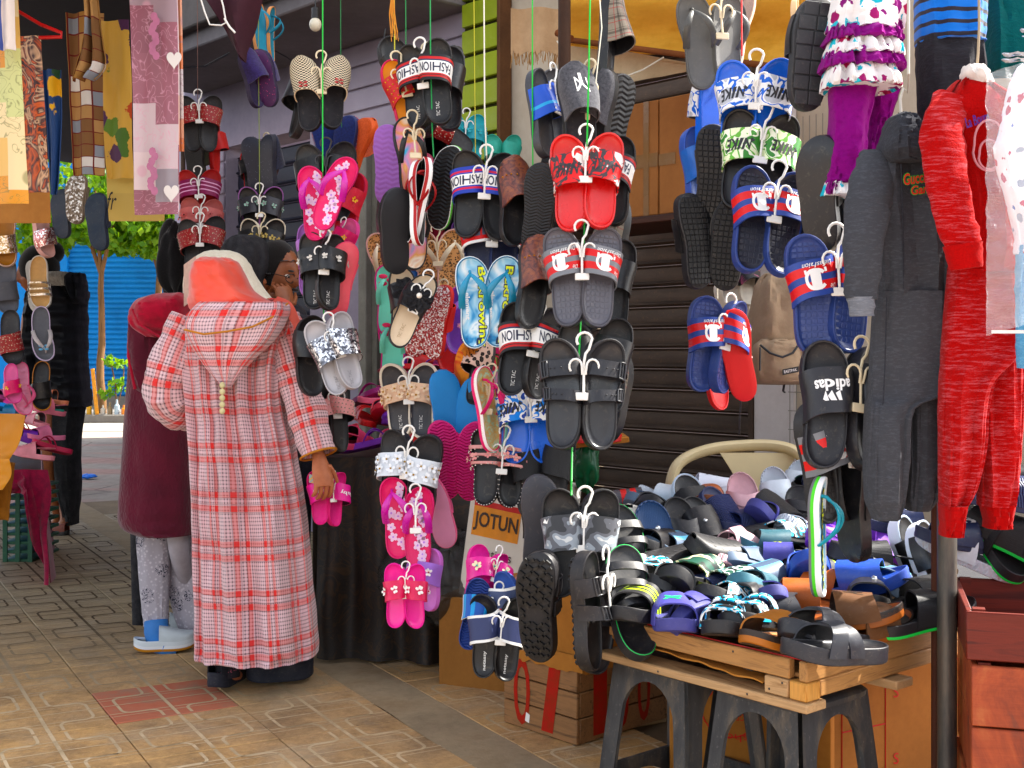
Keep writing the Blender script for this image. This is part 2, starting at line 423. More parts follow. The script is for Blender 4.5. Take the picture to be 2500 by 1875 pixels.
# openings: dark shutter left (552-755), interior (925-1152), brown shutter (1392-1842)
mb = MB()
wbox(452, 552, 0, ZT, 0, .25, mb); wbox(552, 757, 2.68, ZT, 0, .25, mb); wbox(757, 895, 0, ZT, 0, .25, mb)
wbox(895, 1150, 2.52, ZT, 0, .25, mb); wbox(452, 1150, ZT, 9, .0, .25, mb)
wpart(mb, 'wall', LIL)
mb = MB(); wbox(1150, 1392, 0, 9, 0.005, .25, mb); wbox(1842, 2900, 0, 9, .004, .25, mb); wbox(1392, 1842, 2.72, 9, .005, .25, mb)
wpart(mb, 'wall', dirty('c9bfae', 'a3917c', 1.4))
# back part of the building out to the street
mb = MB()
inv = WM.inverted(); q0 = inv @ (E+Vector((.02, .0, 0))); q1 = inv @ far; q2 = inv @ Vector((far.x+14, 17.6, 0)); q3 = inv @ Vector((E.x+9, 9.0, 0))
for a, b in ((q0, q1), (q1, q2)):
    i = [mb.vert((a.x, a.y, 0)), mb.vert((b.x, b.y, 0)), mb.vert((b.x, b.y, 9)), mb.vert((a.x, a.y, 9))]; mb.face(i, 0, None, False)
i = [mb.vert((p.x, p.y, 9)) for p in (q0, q1, q2, q3)]; mb.face(i, 0, None, False)
wpart(mb, 'rear_wall', LIL)
# lap boards on the lilac fascia
lap = plain('9c94a2', .7, .1, 4, .1)
zz = 2.56
k = 0
while zz < ZT-.02:
    mb = MB(); z1 = min(zz+.135, ZT)
    mb.box((wx(840), -.022, zz+.004), (wx(1150), -.002, z1-.006), 0, bev=.004); wpart(mb, 'board', lap); zz += .14
# brick pier pieces beside the dark shutter
for k in range(14):
    mb = MB(); z = 1.05+k*.118; mb.box((wx(532), -.02, z), (wx(551), -.001, z+.106), 0, bev=.006); wpart(mb, 'block', plain('8a8190', .8, .15, 6, .2))
# shutters
def shutter(px0, px1, z0, z1, pitch, depth, mat, yb):
    n = int((z1-z0)/pitch)
    X0, X1 = wx(px0), wx(px1)
    for i in range(n):
        a = z0+i*pitch
        s1 = MB()
        prof = [(0, 0), (.004, -.006), (.012, -.010), (.022, -.006), (.026, 0), (pitch*.5, -.002), (pitch-.012, 0), (pitch-.006, -.005), (pitch-.001, 0)]
        rings = [[(X0, yb+y*depth, a+z), (X1, yb+y*depth, a+z)] for z, y in prof]
        s1.rings(rings, closed=False, smooth=False); wpart(s1, 'slat', mat, sharp=60)
m = M('brown_shutter', .55, .35, .3); v = m.co(); a = m.noise(m.mp(v, (1, 1, 6)), 3, 6, .7); b_ = m.noise(v, 60, 3)
m.col(m.mix(m.math('MULTIPLY', m.ramp(b_, [(.6, (0, 0, 0)), (.75, (1, 1, 1))]), .4), m.ramp(a, [(.3, S('3d322b')), (.6, S('54463c')), (.8, S('4a3c30'))]), S('7a6048'))); BSH = m.m
shutter(1392, 1842, .02, 2.72, .1, 2.2, BSH, .08)
NSH = dirty('2b2d3c', '1d1e2a', 2, .5, .5, .1)
shutter(552, 757, .02, 2.68, .13, 2.0, NSH, .1)
mb = MB(); wbox(1388, 1398, 0, 2.75, -.03, .1, mb); wbox(1836, 1846, 0, 2.75, -.03, .1, mb); wbox(1388, 1846, 2.62, 2.76, -.04, .1, mb, bev=.01)
wpart(mb, 'shutter_frame', dirty('4d3f35', '2f2620', 4, .6))
# jamb posts of the small shop
mb = MB(); wbox(893, 912, 0, 2.6, -.06, .02, mb, bev=.006); wpart(mb, 'jamb', dirty('8f8d84', '635f57', 5, .7))
mb = MB(); wbox(912.5, 926, 0, 2.55, -.02, .1, mb, bev=.004); wpart(mb, 'jamb', dirty('77756c', '4c4943', 5, .7))
mb = MB(); wbox(858, 1152, 2.48, 2.56, -.05, .1, mb, bev=.006); wpart(mb, 'lintel', dirty('7d766f', '564f4a', 5, .8))
# interior of the small shop
mb = MB(); X0, X1 = wx(926), wx(1150)
mb.box((X0-.5, 1.6, 0), (X1+.6, 1.7, 2.6)); mb.box((X0-.6, .25, 0), (X0-.5, 1.7, 2.6)); mb.box((X1+.5, .25, 0), (X1+.6, 1.7, 2.6)); mb.box((X0-.6, .25, 2.6), (X1+.6, 1.7, 2.7))
wpart(mb, 'interior', dirty('4b4750', '2c2a30', 2))
# lime slatted panel
GRN = plain('8c9a22', .6, .12, 5, .1)
zz = 0.9
while zz < 3.4:
    mb = MB(); wbox(1152, 1241, zz, zz+.128, -.075, -.045, mb, bev=.004); wpart(mb, 'slat_board', GRN); zz += .15
mb = MB(); wbox(1150, 1243, .85, 3.5, -.045, -.012, mb); wpart(mb, 'slat_backing', dirty('3d4016', '2a2a14', 4))
mb = MB(); wbox(1242, 1250, .0, 3.5, -.09, 0, mb, bev=.004); wpart(mb, 'trim_post', dirty('6a4a33', '3d2a1e', 4))
# cream wall, pipe, concrete soffit
mb = MB()
mb.box((wx(700)-1.2, -.72, ZT), (wx(1152), -.002, ZT+.25), 0, bev=.01); wpart(mb, 'soffit', dirty('8a8486', '67605f', 1.5))
mb = MB(); mb.box((wx(700)-1.2, -.80, ZT+.1), (wx(1152), -.725, ZT+.35), 0, bev=.01); wpart(mb, 'soffit_edge', dirty('77706d', '504a47', 2))
# white panel right of the brown shutter + wire grid backing
mb = MB(); wbox(1847, 1945, .5, 2.4, -.02, .0, mb, bev=.003); wpart(mb, 'panel', dirty('d3cdc9', 'b3aaa6', 2))
mb = MB()
for i in range(9): mb.tube([WM.inverted() @ WP(wall_t(1945+i*16), .05, .5), WM.inverted() @ WP(wall_t(1945+i*16), .05, 2.2)], .002, 5)
for i in range(20): mb.tube([WM.inverted() @ WP(wall_t(1942), .053, .55+i*.08), WM.inverted() @ WP(wall_t(2075), .053, .55+i*.08)], .002, 5)
gridm = mb.mesh('wire_rack', plain('7a756c', .5, .1, 20, 0)); 
wr = mobj('wire_rack', gridm); wr.matrix_world = WM; tag(wr, 'thin wire display grid hung on the wall beside the white panel', 'wire rack')
# ================================================================ patterned materials
@cached
def bands(stops, axis='v', rough=.5, bump=.1, tex=220):     # stripes along one uv axis: ((pos, hex), ...)
    m = M('striped', rough, .4); uv = m.xyz(m.uv()); f = uv[1 if axis == 'v' else 0]
    m.col(m.ramp(f, [(p, S(h)) for p, h in stops], True)); m.bump(m.noise(m.co(), tex, 2), bump, .002); return m.m
@cached
def camo(cols, scale=22, rough=.45, seed=0, dist=.6):
    m = M('camouflage', rough, .4); f = m.noise(m.mp(m.co(), (1, 1, 1), (seed, seed*2, 0)), scale, 1.5, .5, dist)
    n = len(cols); st = [(0 if i == 0 else .5+(i-n/2)*.30/n, S(c)) for i, c in enumerate(cols)]
    m.col(m.ramp(f, st, True)); m.bump(m.noise(m.co(), 200, 2), .08, .002); return m.m
@cached
def dots(base, dot, scale=60, r=.3, rough=.5, metal=0, bump=.3):
    m = M('studded', rough, .5); d = m.vor(m.co(), scale); f = m.ramp(d, [(0, (1, 1, 1)), (r, (1, 1, 1)), (r+.06, (0, 0, 0))])
    m.col(m.mix(f, S(base), S(dot)))
    if metal: m.put(m.i['Metallic'], m.math('MULTIPLY', f, metal)); m.rgh(m.mix(f, (rough,)*3+(1,), (.2, .2, .2, 1)))
    m.bump(f, bump, .003); return m.m
@cached
def leopard(base, ring, mid, scale=55):
    m = M('leopard', .6, .3); v = m.mix(.06, m.co(), m.n('TexNoise').outputs['Color'])
    d = m.vor(m.co(), scale); nz = m.noise(m.co(), scale*2, 2)
    d = m.math('ADD', d, m.math('MULTIPLY', m.math('SUBTRACT', nz, .5), .35))
    m.col(m.ramp(d, [(0, S(mid)), (.22, S(ring)), (.42, S(base))], True)); return m.m
@cached
def glitter(hexv, hex2, scale=170, metal=.9, rough=.25):
    m = M('glitter', rough, .6, metal); nd = m.n('TexVoronoi'); m.put(nd.inputs['Vector'], m.co()); nd.inputs['Scale'].default_value = scale
    r = m.xyz(nd.outputs['Color'])[0]
    m.col(m.ramp(r, [(0, S(hex2)), (.5, S(hexv)), (.9, (1, 1, 1, 1))])); m.bump(nd.outputs['Color'], .9, .004); return m.m
@cached
def check(a, b, n=60, rough=.8, coord='uv'):
    m = M('houndstooth', rough, .2); nd = m.n('TexChecker'); m.put(nd.inputs[0], m.uv() if coord == 'uv' else m.co()); nd.inputs['Scale'].default_value = n
    nd.inputs[1].default_value = S(a); nd.inputs[2].default_value = S(b); m.col(nd.outputs[0]); m.bump(m.noise(m.co(), 300, 2), .2, .002); return m.m
@cached
def tartan(base, c1, c2, n=5, rough=.9, coord='uv'):
    m = M('tartan', rough, .15, sheen=.2); x, y, z = m.xyz(m.uv() if coord == 'uv' else m.co())
    fx = m.math('FRACT', m.math('MULTIPLY', x, n)); fy = m.math('FRACT', m.math('MULTIPLY', y, n))
    st = [(0, (0, 0, 0)), (.45, (1, 1, 1)), (.62, (0, 0, 0)), (.7, (.8, .8, .8)), (.76, (0, 0, 0))]
    bx, by = m.ramp(fx, st, True), m.ramp(fy, st, True)
    rx = m.ramp(fx, [(0, (0, 0, 0)), (.2, (1, 1, 1)), (.25, (0, 0, 0))], True); ry = m.ramp(fy, [(0, (0, 0, 0)), (.2, (1, 1, 1)), (.25, (0, 0, 0))], True)
    c = m.mix(m.math('MULTIPLY', bx, .55), S(base), S(c1)); c = m.mix(m.math('MULTIPLY', by, .55), c, S(c1))
    c = m.mix(m.math('MULTIPLY', rx, .7), c, S(c2)); c = m.mix(m.math('MULTIPLY', ry, .7), c, S(c2))
    m.col(m.mix(m.math('MULTIPLY', m.noise(m.co(), 150, 3), .4), c, S(base), 'MULTIPLY')); m.bump(m.noise(m.co(), 250, 2), .3, .002); return m.m
@cached
def swirl(cols, scale=14, rough=.4, det=3, dist=2.0):
    m = M('marbled', rough, .5); f = m.noise(m.co(), scale, det, .6, dist); n = len(cols)
    m.col(m.ramp(f, [(.28+.44*i/(n-1), S(c)) for i, c in enumerate(cols)])); return m.m
@cached
def ribbed(hexv, n=26, kind='wave', rough=.55, depth=.6):
    m = M('ribbed_rubber', rough, .4); uv = m.uv(); c = S(hexv)
    if kind == 'wave':
        x, y, z = m.xyz(uv); zig = m.math('ABSOLUTE', m.math('SUBTRACT', m.math('FRACT', m.math('MULTIPLY', x, 5)), .5))
        h = m.math('SINE', m.math('MULTIPLY', m.math('ADD', y, m.math('MULTIPLY', zig, .06)), n*6.283))
    elif kind == 'brick':
        nd = m.n('TexBrick'); m.put(nd.inputs['Vector'], uv); nd.inputs['Scale'].default_value = n; nd.inputs['Mortar Size'].default_value = .06; nd.inputs['Color1'].default_value = nd.inputs['Color2'].default_value = (1, 1, 1, 1); nd.inputs['Mortar'].default_value = (0, 0, 0, 1); h = nd.outputs[0]
    elif kind == 'cell':
        h = m.ramp(m.vor(uv, n, 'DISTANCE_TO_EDGE'), [(0, (0, 0, 0)), (.12, (1, 1, 1))])
    else:
        nd = m.n('TexChecker'); m.put(nd.inputs[0], m.mp(uv, (1, 2.4, 1), rot=(0, 0, R(45)))); nd.inputs['Scale'].default_value = n; nd.inputs[1].default_value = (1, 1, 1, 1); nd.inputs[2].default_value = (0, 0, 0, 1); h = nd.outputs[0]
    m.col(m.mix(m.math('MULTIPLY', m.noise(m.co(), 30, 3), .5), c, tuple(x*.7 for x in c[:3])+(1,))); m.bump(h, depth, .004); return m.m
@cached
def felt(hexv, h2, scale=120):
    m = M('felt', .95, .1, sheen=.3); m.col(m.ramp(m.noise(m.co(), scale, 4, .7), [(.35, S(h2)), (.65, S(hexv))])); m.bump(m.noise(m.co(), 300, 3), .4, .002); return m.m
@cached
def spots(base, cols, scale=30, r=.35, rough=.6):           # print of scattered coloured flowers
    m = M('flower_print', rough, .3); nd = m.n('TexVoronoi'); m.put(nd.inputs['Vector'], m.co()); nd.inputs['Scale'].default_value = scale
    nd.inputs['Randomness'].default_value = .9
    d = m.math('ADD', nd.outputs['Distance'], m.math('MULTIPLY', m.math('SUBTRACT', m.noise(m.co(), scale*2.6, 2), .5), .5))
    f = m.ramp(d, [(0, (1, 1, 1)), (r, (1, 1, 1)), (r+.03, (0, 0, 0))])
    cc = m.ramp(m.xyz(nd.outputs['Color'])[0], [(i/len(cols), S(c)) for i, c in enumerate(cols)], True)
    m.col(m.mix(f, S(base), cc)); m.bump(m.noise(m.co(), 250, 2), .15, .002); return m.m
def mat_of(x): return plain(x) if isinstance(x, str) else x
BLK = plain('100f11', .42, .2, 14, .14, .5); BLK2 = plain('18171a', .5, .2, 14, .16, .5); WHT = plain('e9e7e2', .4, .04, 20, .03)
NAVY = plain('26345f', .5, .12, 20, .1); GRY = plain('55545a', .5, .12, 20, .12); HANG = plain('ece9e3', .3, .03, 20, 0, .5)
RUB = ribbed('18171a', 24, 'wave'); LUG = plain('0f0f11', .5, .15, 20, .1)
# ================================================================ footwear
def _lerp(pts, x):
    for (a, ya), (b, yb) in zip(pts, pts[1:]):
        if x <= b:
            t = (x-a)/(b-a) if b > a else 0; t = t*t*(3-2*t); return ya+(yb-ya)*t
    return pts[-1][1]
class Last:                                                # the outline of one foot
    def __init__(s, L=.27, W=.102, T=.028, side=1, toe_up=.012, heel_up=.0, wedge=0):
        s.L, s.W, s.T, s.side, s.toe_up, s.heel_up, s.wedge = L, W, T, side, toe_up, heel_up, wedge
    def hw(s, q):
        base = _lerp([(0, .86), (.2, .85), (.42, .83), (.72, 1.0), (.9, .98), (1, .92)], q)
        e = abs(2*q-1); cap = max(0, 1-e**5.2)**.5
        return s.W/2*base*cap
    def cx(s, q): return s.side*s.W*(.05*math.sin(math.pi*q*1.2)-.07*max(0, q-.6)*2.2)
    def y(s, q): return (q-.5)*s.L
    def lift(s, q): return s.toe_up*max(0, (q-.72)/.28)**2+s.heel_up*max(0, (.25-q)/.25)**2
    def top(s, q): return s.T+s.wedge*max(0, .75-q)*1.33+s.lift(q)
    def ring(s, k, z, n=40, zb=None):                      # k = inset scale, z = height as share of thickness
        out = []
        for i in range(n):
            a = 2*math.pi*i/n
            q = .5-.5*math.cos(a); sg = 1 if a < math.pi else -1
            q2 = .5+(q-.5)*(1-(1-k)*s.W/s.L*1.1)
            lo, hi = s.lift(q2), s.top(q2)
            out.append((s.cx(q2)+sg*s.hw(q)*k, s.y(q2), lo+(hi-lo)*z if zb is None else hi+zb))
        return out
    def uvxy(s, p): return (.5+p[0]/s.W*.5, .5+p[1]/s.L)
def sole_mesh(last, mats, name, edge=.985, rim=.9):
    mb = MB(); R_ = [last.ring(.0, 0), last.ring(.5, 0), last.ring(.94, 0), last.ring(.985, .06), last.ring(1.0, .25), last.ring(edge, .52), last.ring(1.0, .8), last.ring(.985, .96), last.ring(.955, 1), last.ring(rim+.025, 1, zb=-.0005), last.ring(rim, 1, zb=-.004), last.ring(rim-.12, 1, zb=-.0075)]
    b = len(mb.v)
    for k, (mi) in enumerate([2, 2, 0, 0, 0, 0, 0, 0, 0, 0, 0]):
        mb2 = [R_[k], R_[k+1]]; n = 40; bb = len(mb.v)
        for r in mb2:
            for p in r: mb.vert(p)
        for j in range(n):
            j2 = (j+1) % n
            f = (bb+j2, bb+j, bb+n+j, bb+n+j2)
            uv = [last.uvxy(mb.v[i]) if mi == 2 else (i % n/n*6, k/10) for i in f]
            mb.face(f, mi, uv)
    # weld rings so that shading is continuous
    return weld(mb).mesh(name, mats, sharp=35)
def weld(mb, eps=1e-5):
    mp = {}; nv = []; ix = []
    for p in mb.v:
        k = (round(p[0]/eps), round(p[1]/eps), round(p[2]/eps))
        if k not in mp: mp[k] = len(nv); nv.append(p)
        ix.append(mp[k])
    mb.v = nv; mb.f = [tuple(ix[i] for i in f) for f in mb.f]; return mb
def insole_mesh(last, mats, sunk=.004, rim=.905):
    mb = MB(); rs = [last.ring(rim, 1, zb=-sunk+.0022*(rim < .9)), last.ring(rim-.08, 1, zb=-sunk-.002), last.ring(.5, 1, zb=-sunk-.003), last.ring(.0, 1, zb=-sunk-.003)]
    b = len(mb.v); n = 40
    for r in rs:
        for p in r: mb.vert(p)
    for k in range(3):
        for j in range(n):
            j2 = (j+1) % n; f = (b+k*n+j2, b+k*n+j, b+(k+1)*n+j, b+(k+1)*n+j2)
            mb.face(f, 0, [last.uvxy(mb.v[i]) for i in f])
    return mb.mesh('insole', mats, sharp=60)
def strap_fn(last, s0, s1, h0, h1, lean=0, sag=.03, base=.45, out=.004, pw=.62):
    # u across from left to right, v from the heel side to the toe side
    def fn(u, v):
        a = math.pi*u; q = s0+(s1-s0)*v+lean*(u-.5)+sag*math.sin(a)*(1-v)*(1 if s0 < .62 else .6)
        q = min(.999, max(.02, q)); hw = last.hw(q)+out; c = math.cos(a); sn = max(0, math.sin(a))
        zb = last.lift(q)+(last.top(q)-last.lift(q))*base
        H = last.top(q)-zb+(h0+(h1-h0)*v)
        return Vector((last.cx(q)-hw*math.copysign(abs(c)**.75, c), last.y(q), zb+H*sn**pw))
    return fn
def offs(fn, d):                                            # point above a strap surface
    def g(u, v):
        e = 1e-3; u_ = min(.998, max(.002, u)); v_ = min(.998, max(.002, v))
        n = (fn(u_+e, v_)-fn(u_-e, v_)).cross(fn(u_, v_+e)-fn(u_, v_-e))
        return fn(u_, v_)+(n.normalized() if n.length > 1e-12 else Vector((0, 0, 1)))*d
    return g
def band_mesh(fn, mats, th=.004, nu=18, nv=6):
    mb = MB(); mb.slab(fn, nu, nv, th, 0, 1 if len(mats) > 1 else 0); return mb.mesh('strap', mats, sharp=50)
def thong_mesh(last, mats, w=.0065, post=.84, back=.44, rise=.034):
    mb = MB(); q0 = post; x0 = last.cx(q0)+last.side*-.006; z0 = last.top(q0)
    top = Vector((x0, last.y(q0-.04), z0+.016))
    mb.tube([(x0, last.y(q0), z0-.004), (x0, last.y(q0-.012), z0+.009), top], .0042, 8)
    for sg in (-1, 1):
        pts = []
        e = Vector((last.cx(back)+sg*(last.hw(back)-.004), last.y(back), last.top(back)-.004))
        for i in range(11):
            t = i/10; p = top.lerp(e, t); p.z += rise*math.sin(math.pi*min(1, t*1.02))**.8*(1-.15*t); p.x += sg*.012*math.sin(math.pi*t); pts.append(p)
        rr = [w*(.6+.75*min(1, i/4)) for i in range(11)]
        mb.tube(pts, rr, 8, flat=.38, up=Vector((0, 0, 1)))
    return mb.mesh('strap', mats, sharp=60)
def flower(mb, fn, cu, cv, ru, rv, mi=0, mic=1, petals=5, rot=0, centre=True, d=0):
    pts = []
    n = petals*6
    for i in range(n):
        a = 2*math.pi*i/n; r = .62+.38*abs(math.cos(petals*a/2))
        pts.append(fn(cu+ru*r*math.cos(a+rot), cv+rv*r*math.sin(a+rot)))
    mb.raw(pts, [tuple(range(n))], mi)
    if centre:
        mb.raw([fn(cu+ru*.2*math.cos(6.283*i/8), cv+rv*.2*math.sin(6.283*i/8))+Vector((0, 0, .0006)) for i in range(8)], [tuple(range(8))], mic)
def lug_mesh(last, mat, rows=15, cols=5, kind='chev'):
    mb = MB()
    for r in range(rows):
        q = .05+.9*(r+.5)/rows
        for c in range(cols):
            f = (c+.5)/cols*2-1
            x = last.cx(q)+f*last.hw(q)*.88; y = last.y(q); z = last.lift(q)
            if kind == 'chev':
                if abs(q-.42) < .06 and abs(f) < .5: continue
                mt = Matrix.Translation((x, y, z)) @ Matrix.Rotation((.6 if (c+r) % 2 else -.6), 4, 'Z')
                mb.box((-last.hw(q)/cols*.8, -last.L/rows*.2, -.006), (last.hw(q)/cols*.8, last.L/rows*.2, .001), 0, mt)
            else:
                mt = Matrix.Translation((x, y, z))
                mb.box((-last.hw(q)/cols*.8, -last.L/rows*.4, -.003), (last.hw(q)/cols*.8, last.L/rows*.4, .001), 0, mt, bev=.001)
    return mb.mesh('tread', mat, sharp=20)
NAMES = {'slide': 'slide', 'flip': 'flip_flop', 'two': 'sandal', 'cross': 'sandal', 'closed': 'slipper', 'clog': 'clog', 'bars': 'slide', 'three': 'sandal'}
_sm = {}
STUFF = {'footbed_blocks', 'studs', 'tread', 'bead_trim', 'vent_holes', 'flower_print', 'inset', 'print'}
def shoe_meshes(spec, side):
    key = (id(spec), side)
    if key in _sm: return _sm[key]
    g = spec.get; t = spec['t']
    last = Last(g('L', .27), g('W', .104), g('T', .027), side, g('toe', .012), g('heel', .004), g('wedge', 0))
    sm = [mat_of(g('sole', BLK)), mat_of(g('ins', BLK)), mat_of(g('out', g('sole', RUB)))]
    D = {'sole': sole_mesh(last, sm, NAMES[t], g('edge', .985), g('rim', .89)-.005), 'subs': []}
    D['subs'].append(('insole', insole_mesh(last, [mat_of(g('ins', BLK))], rim=g('rim', .89))))
    st = mat_of(g('strap', BLK)); lin = mat_of(g('lin', BLK)); main = None
    if t in ('slide', 'bars'):
        main = strap_fn(last, g('s0', .47)-.035, g('s1', .82)-.045, g('h0', .056), g('h1', .038), g('lean', .11*side), g('sag', .03))
        if t == 'slide': D['subs'].append(('strap', band_mesh(main, [st, lin])))
        else:
            for k in range(3):
                a = .50+k*.105; f = strap_fn(last, a, a+.06, .052-.008*k, .049-.008*k)
                D['subs'].append(('strap', band_mesh(f, [st, lin])))
    elif t == 'two' or t == 'three':
        rng = [(.40, .53, .058), (.63, .79, .040)] if t == 'two' else [(.34, .44, .06), (.52, .62, .052), (.70, .80, .038)]
        for k, (a, b, h) in enumerate(rng):
            f = strap_fn(last, a, b, h, h-.008, .05*side*(1 if k else -1)); D['subs'].append(('strap', band_mesh(f, [st, lin])))
            if g('buckle', 1):
                o = offs(f, .0022); mb = MB(); cu = .5-.18*side*(1 if k == 0 else 1); wu = .06
                loop = [(-1, -1), (1, -1), (1, 1), (-1, 1), (-1, -1)]
                pts = []
                for (a0, b0), (a1, b1) in zip(loop, loop[1:]):
                    for i in range(4): pts.append(o(cu+wu*(a0+(a1-a0)*i/4), .5+.52*(b0+(b1-b0)*i/4)))
                pts.append(pts[0]); mb.tube(pts, .0022, 6, cap=False); mb.tube([o(cu, .02), o(cu, .98)], .0016, 6)
                for i in range(3): mb.sphere(o(cu+.10*side+.05*i*side, .5), .0022, 6, 4)
                D['subs'].append(('buckle', mb.mesh('buckle', [mat_of(g('bk', plain('2b2b2e', .35, .1, 20, 0, .6)))], sharp=60)))
            main = f
    elif t == 'cross':
        f1 = strap_fn(last, .50, .66, .046, .042, .22, .0); f2 = strap_fn(last, .50, .66, .050, .046, -.22, .0)
        D['subs'] += [('strap', band_mesh(f1, [st, lin])), ('strap', band_mesh(f2, [st, lin]))]; main = f2
    elif t == 'closed' or t == 'clog':
        main = strap_fn(last, g('s0', .40), .995, g('h0', .066), g('h1', .012), 0, .10, .9, .002, .6)
        mb = MB(); mb.slab(main, 20, 10, .004, 0, 1); D['subs'].append(('upper', mb.mesh('upper', [st, lin], sharp=60)))
        if t == 'clog':
            mb = MB()
            o = offs(main, .0008); hole = []
            for i in range(4):
                for j in range(4):
                    cu, cv = .32+.12*i, .18+.16*j
                    mb.raw([o(cu+.022*math.cos(6.283*k/8), cv+.035*math.sin(6.283*k/8)) for k in range(8)], [tuple(range(8))])
            D['subs'].append(('vent_holes', mb.mesh('vent_holes', [plain('2a2a2e')])))
            mb = MB(); pts = []
            for i in range(13):
                a = math.pi*i/12; pts.append((last.cx(.3)-math.cos(a)*(last.W*.42), last.y(.40)-math.sin(a)*last.L*.34, last.top(.3)+.03+.012*math.sin(a)))
            mb.tube(pts, .008, 8, flat=.35); D['subs'].append(('heel_strap', mb.mesh('heel_strap', [st], sharp=60)))
    elif t == 'flip':
        D['subs'].append(('strap', thong_mesh(last, [st], g('tw', .0065))))
    if g('tread'): D['subs'].append(('tread', lug_mesh(last, mat_of(g('treadm', LUG)), *g('tread'))))
    bed = lambda x, y: Vector((last.cx(.5)+x, y, last.top(min(1, max(0, y/last.L+.5)))-.0055))
    for dz in g('deco', ()): D['subs'] += dz(last, main, bed, side)
    _sm[key] = D; D['keep'] = spec; return D
def put_shoe(spec, side, parent, mtx, root=False):
    D = shoe_meshes(spec, side)
    o = mobj(NAMES[spec['t']], D['sole'], parent)
    if parent is None: o.matrix_world = mtx
    else: o.matrix_local = mtx
    for nm, me in D['subs']:
        q = mobj(nm, me, o)
        if nm in STUFF: q['kind'] = 'stuff'
    return o
# decorations: functions (last, strap, bed, side) -> [(name, mesh)]
def d_text(txt, hexv, cu=.5, cv=.5, wu=.5, wv=.4, up=False, **k):
    mt = plain(hexv, .5, .05, 20, 0)
    def f(last, st, bed, side):
        mb = MB(); o = offs(st, .0009); sg = 1 if up else -1
        lettering(mb, txt, lambda x, y: o(cu+sg*x*wu, cv+sg*y*wv), **k); return [('lettering', mb.mesh('lettering', mt))]
    return f
def d_bed(txt, hexv, cy=-.085, h=.011, ln=.045, x0=0, flip=1, up=.0012, **k):  # lettering along the insole
    mt = plain(hexv, .5, .05, 20, 0)
    def f(last, st, bed, side):
        mb = MB(); lettering(mb, txt, lambda x, y: bed(x0-y*h*flip, cy+x*ln*flip)+Vector((0, 0, up)), **k); return [('lettering', mb.mesh('lettering', mt))]
    return f
def d_poly(pts, hexv, name='logo', rough=.5):               # polygon in strap uv
    mt = plain(hexv, rough, .05, 20, 0)
    def f(last, st, bed, side):
        mb = MB(); o = offs(st, .0009)
        for pl in pts: mb.raw([o(*p) for p in pl], [tuple(range(len(pl)))])
        return [(name, mb.mesh(name, mt))]
    return f
def ring_poly(cu, cv, ru, rv, th=.3, a0=0, a1=360, n=16):
    out = []
    for i in range(n):
        a, b = R(a0+(a1-a0)*i/n), R(a0+(a1-a0)*(i+1)/n); k = 1-th
        out.append([(cu+ru*math.cos(a), cv+rv*math.sin(a)), (cu+ru*math.cos(b), cv+rv*math.sin(b)), (cu+ru*k*math.cos(b), cv+rv*k*math.sin(b)), (cu+ru*k*math.cos(a), cv+rv*k*math.sin(a))])
    return out
SWOOSH = [[(.80, .78), (.62, .62), (.40, .50), (.18, .46), (.16, .40), (.40, .40), (.66, .52)]]
def d_flowers(hexp, hexc, n=7, r=.012, proud=.003, seed=1, rows=2):   # raised strap flowers, one part each
    mp, mc = plain(hexp, .45, .06, 30, .05), plain(hexc, .25, .1, 30, 0, .6, .6)
    def f(last, st, bed, side):
        rg = random.Random(seed+side); out = []
        for i in range(n):
            cu = .13+.74*(i+.5)/n; cv = (.3 if i % 2 else .7) if rows > 1 else .5
            mb = MB(); o = offs(st, proud); c = o(cu, cv); e = 1e-2
            ux = (o(cu+e, cv)-c).normalized(); n_ = (ux.cross(o(cu, cv+e)-c)).normalized(); vy = n_.cross(ux)
            rr = r*rg.uniform(.85, 1.1)
            for p in range(5):
                a = 6.283*p/5+rg.random(); d1 = ux*math.cos(a)+vy*math.sin(a); d2 = n_.cross(d1)
                pts = [c+d1*rr*.1, c+d1*rr*.5+d2*rr*.36+n_*.002, c+d1*rr+d2*rr*.2+n_*.0035, c+d1*rr-d2*rr*.2+n_*.0035, c+d1*rr*.5-d2*rr*.36+n_*.002]
                mb.raw(pts, [(0, 1, 2, 3, 4)], 0)
            mb.sphere(c+n_*.002, rr*.22, 8, 5, 1); out.append(('flower', mb.mesh('flower', [mp, mc], sharp=0)))
        return out
    return f
def d_studs(hexv, nu=9, nv=3, r=.0028, metal=.7, u0=.1, u1=.9):
    mt = plain(hexv, .25, .1, 30, 0, .6, metal)
    def f(last, st, bed, side):
        mb = MB(); o = offs(st, .001)
        for i in range(nu):
            for j in range(nv):
                mb.sphere(o(u0+(u1-u0)*(i+.5*(j % 2))/nu, (j+.5)/nv), r, 6, 4)
        return [('studs', tagstuff(mb.mesh('studs', mt)))]
    return f
def tagstuff(me): return me
def d_bedflowers(hexp, hexc='f2d9e6', n=9, r=.014, seed=1):    # flower print on the footbed
    mp, mc = plain(hexp, .6, .08, 60, 0), plain(hexc, .6, .05, 60, 0)
    def f(last, st, bed, side):
        rg = random.Random(seed+side); mb = MB(); L = last.L
        for i in range(n):
            y = -L*.42+L*.84*(i+rg.random()*.8)/n; q = y/L+.5; x = rg.uniform(-.6, .6)*last.hw(q)
            fn = lambda a, b, q=q: Vector((last.cx(q)+a, b, last.top(min(1, max(0, b/L+.5)))-.0045))
            flower(mb, fn, x, y, r*rg.uniform(.7, 1.1), r*rg.uniform(.7, 1.1), 0, 1, rot=rg.random()*6)
        return [('flower_print', mb.mesh('flower_print', [mp, mc]))]
    return f
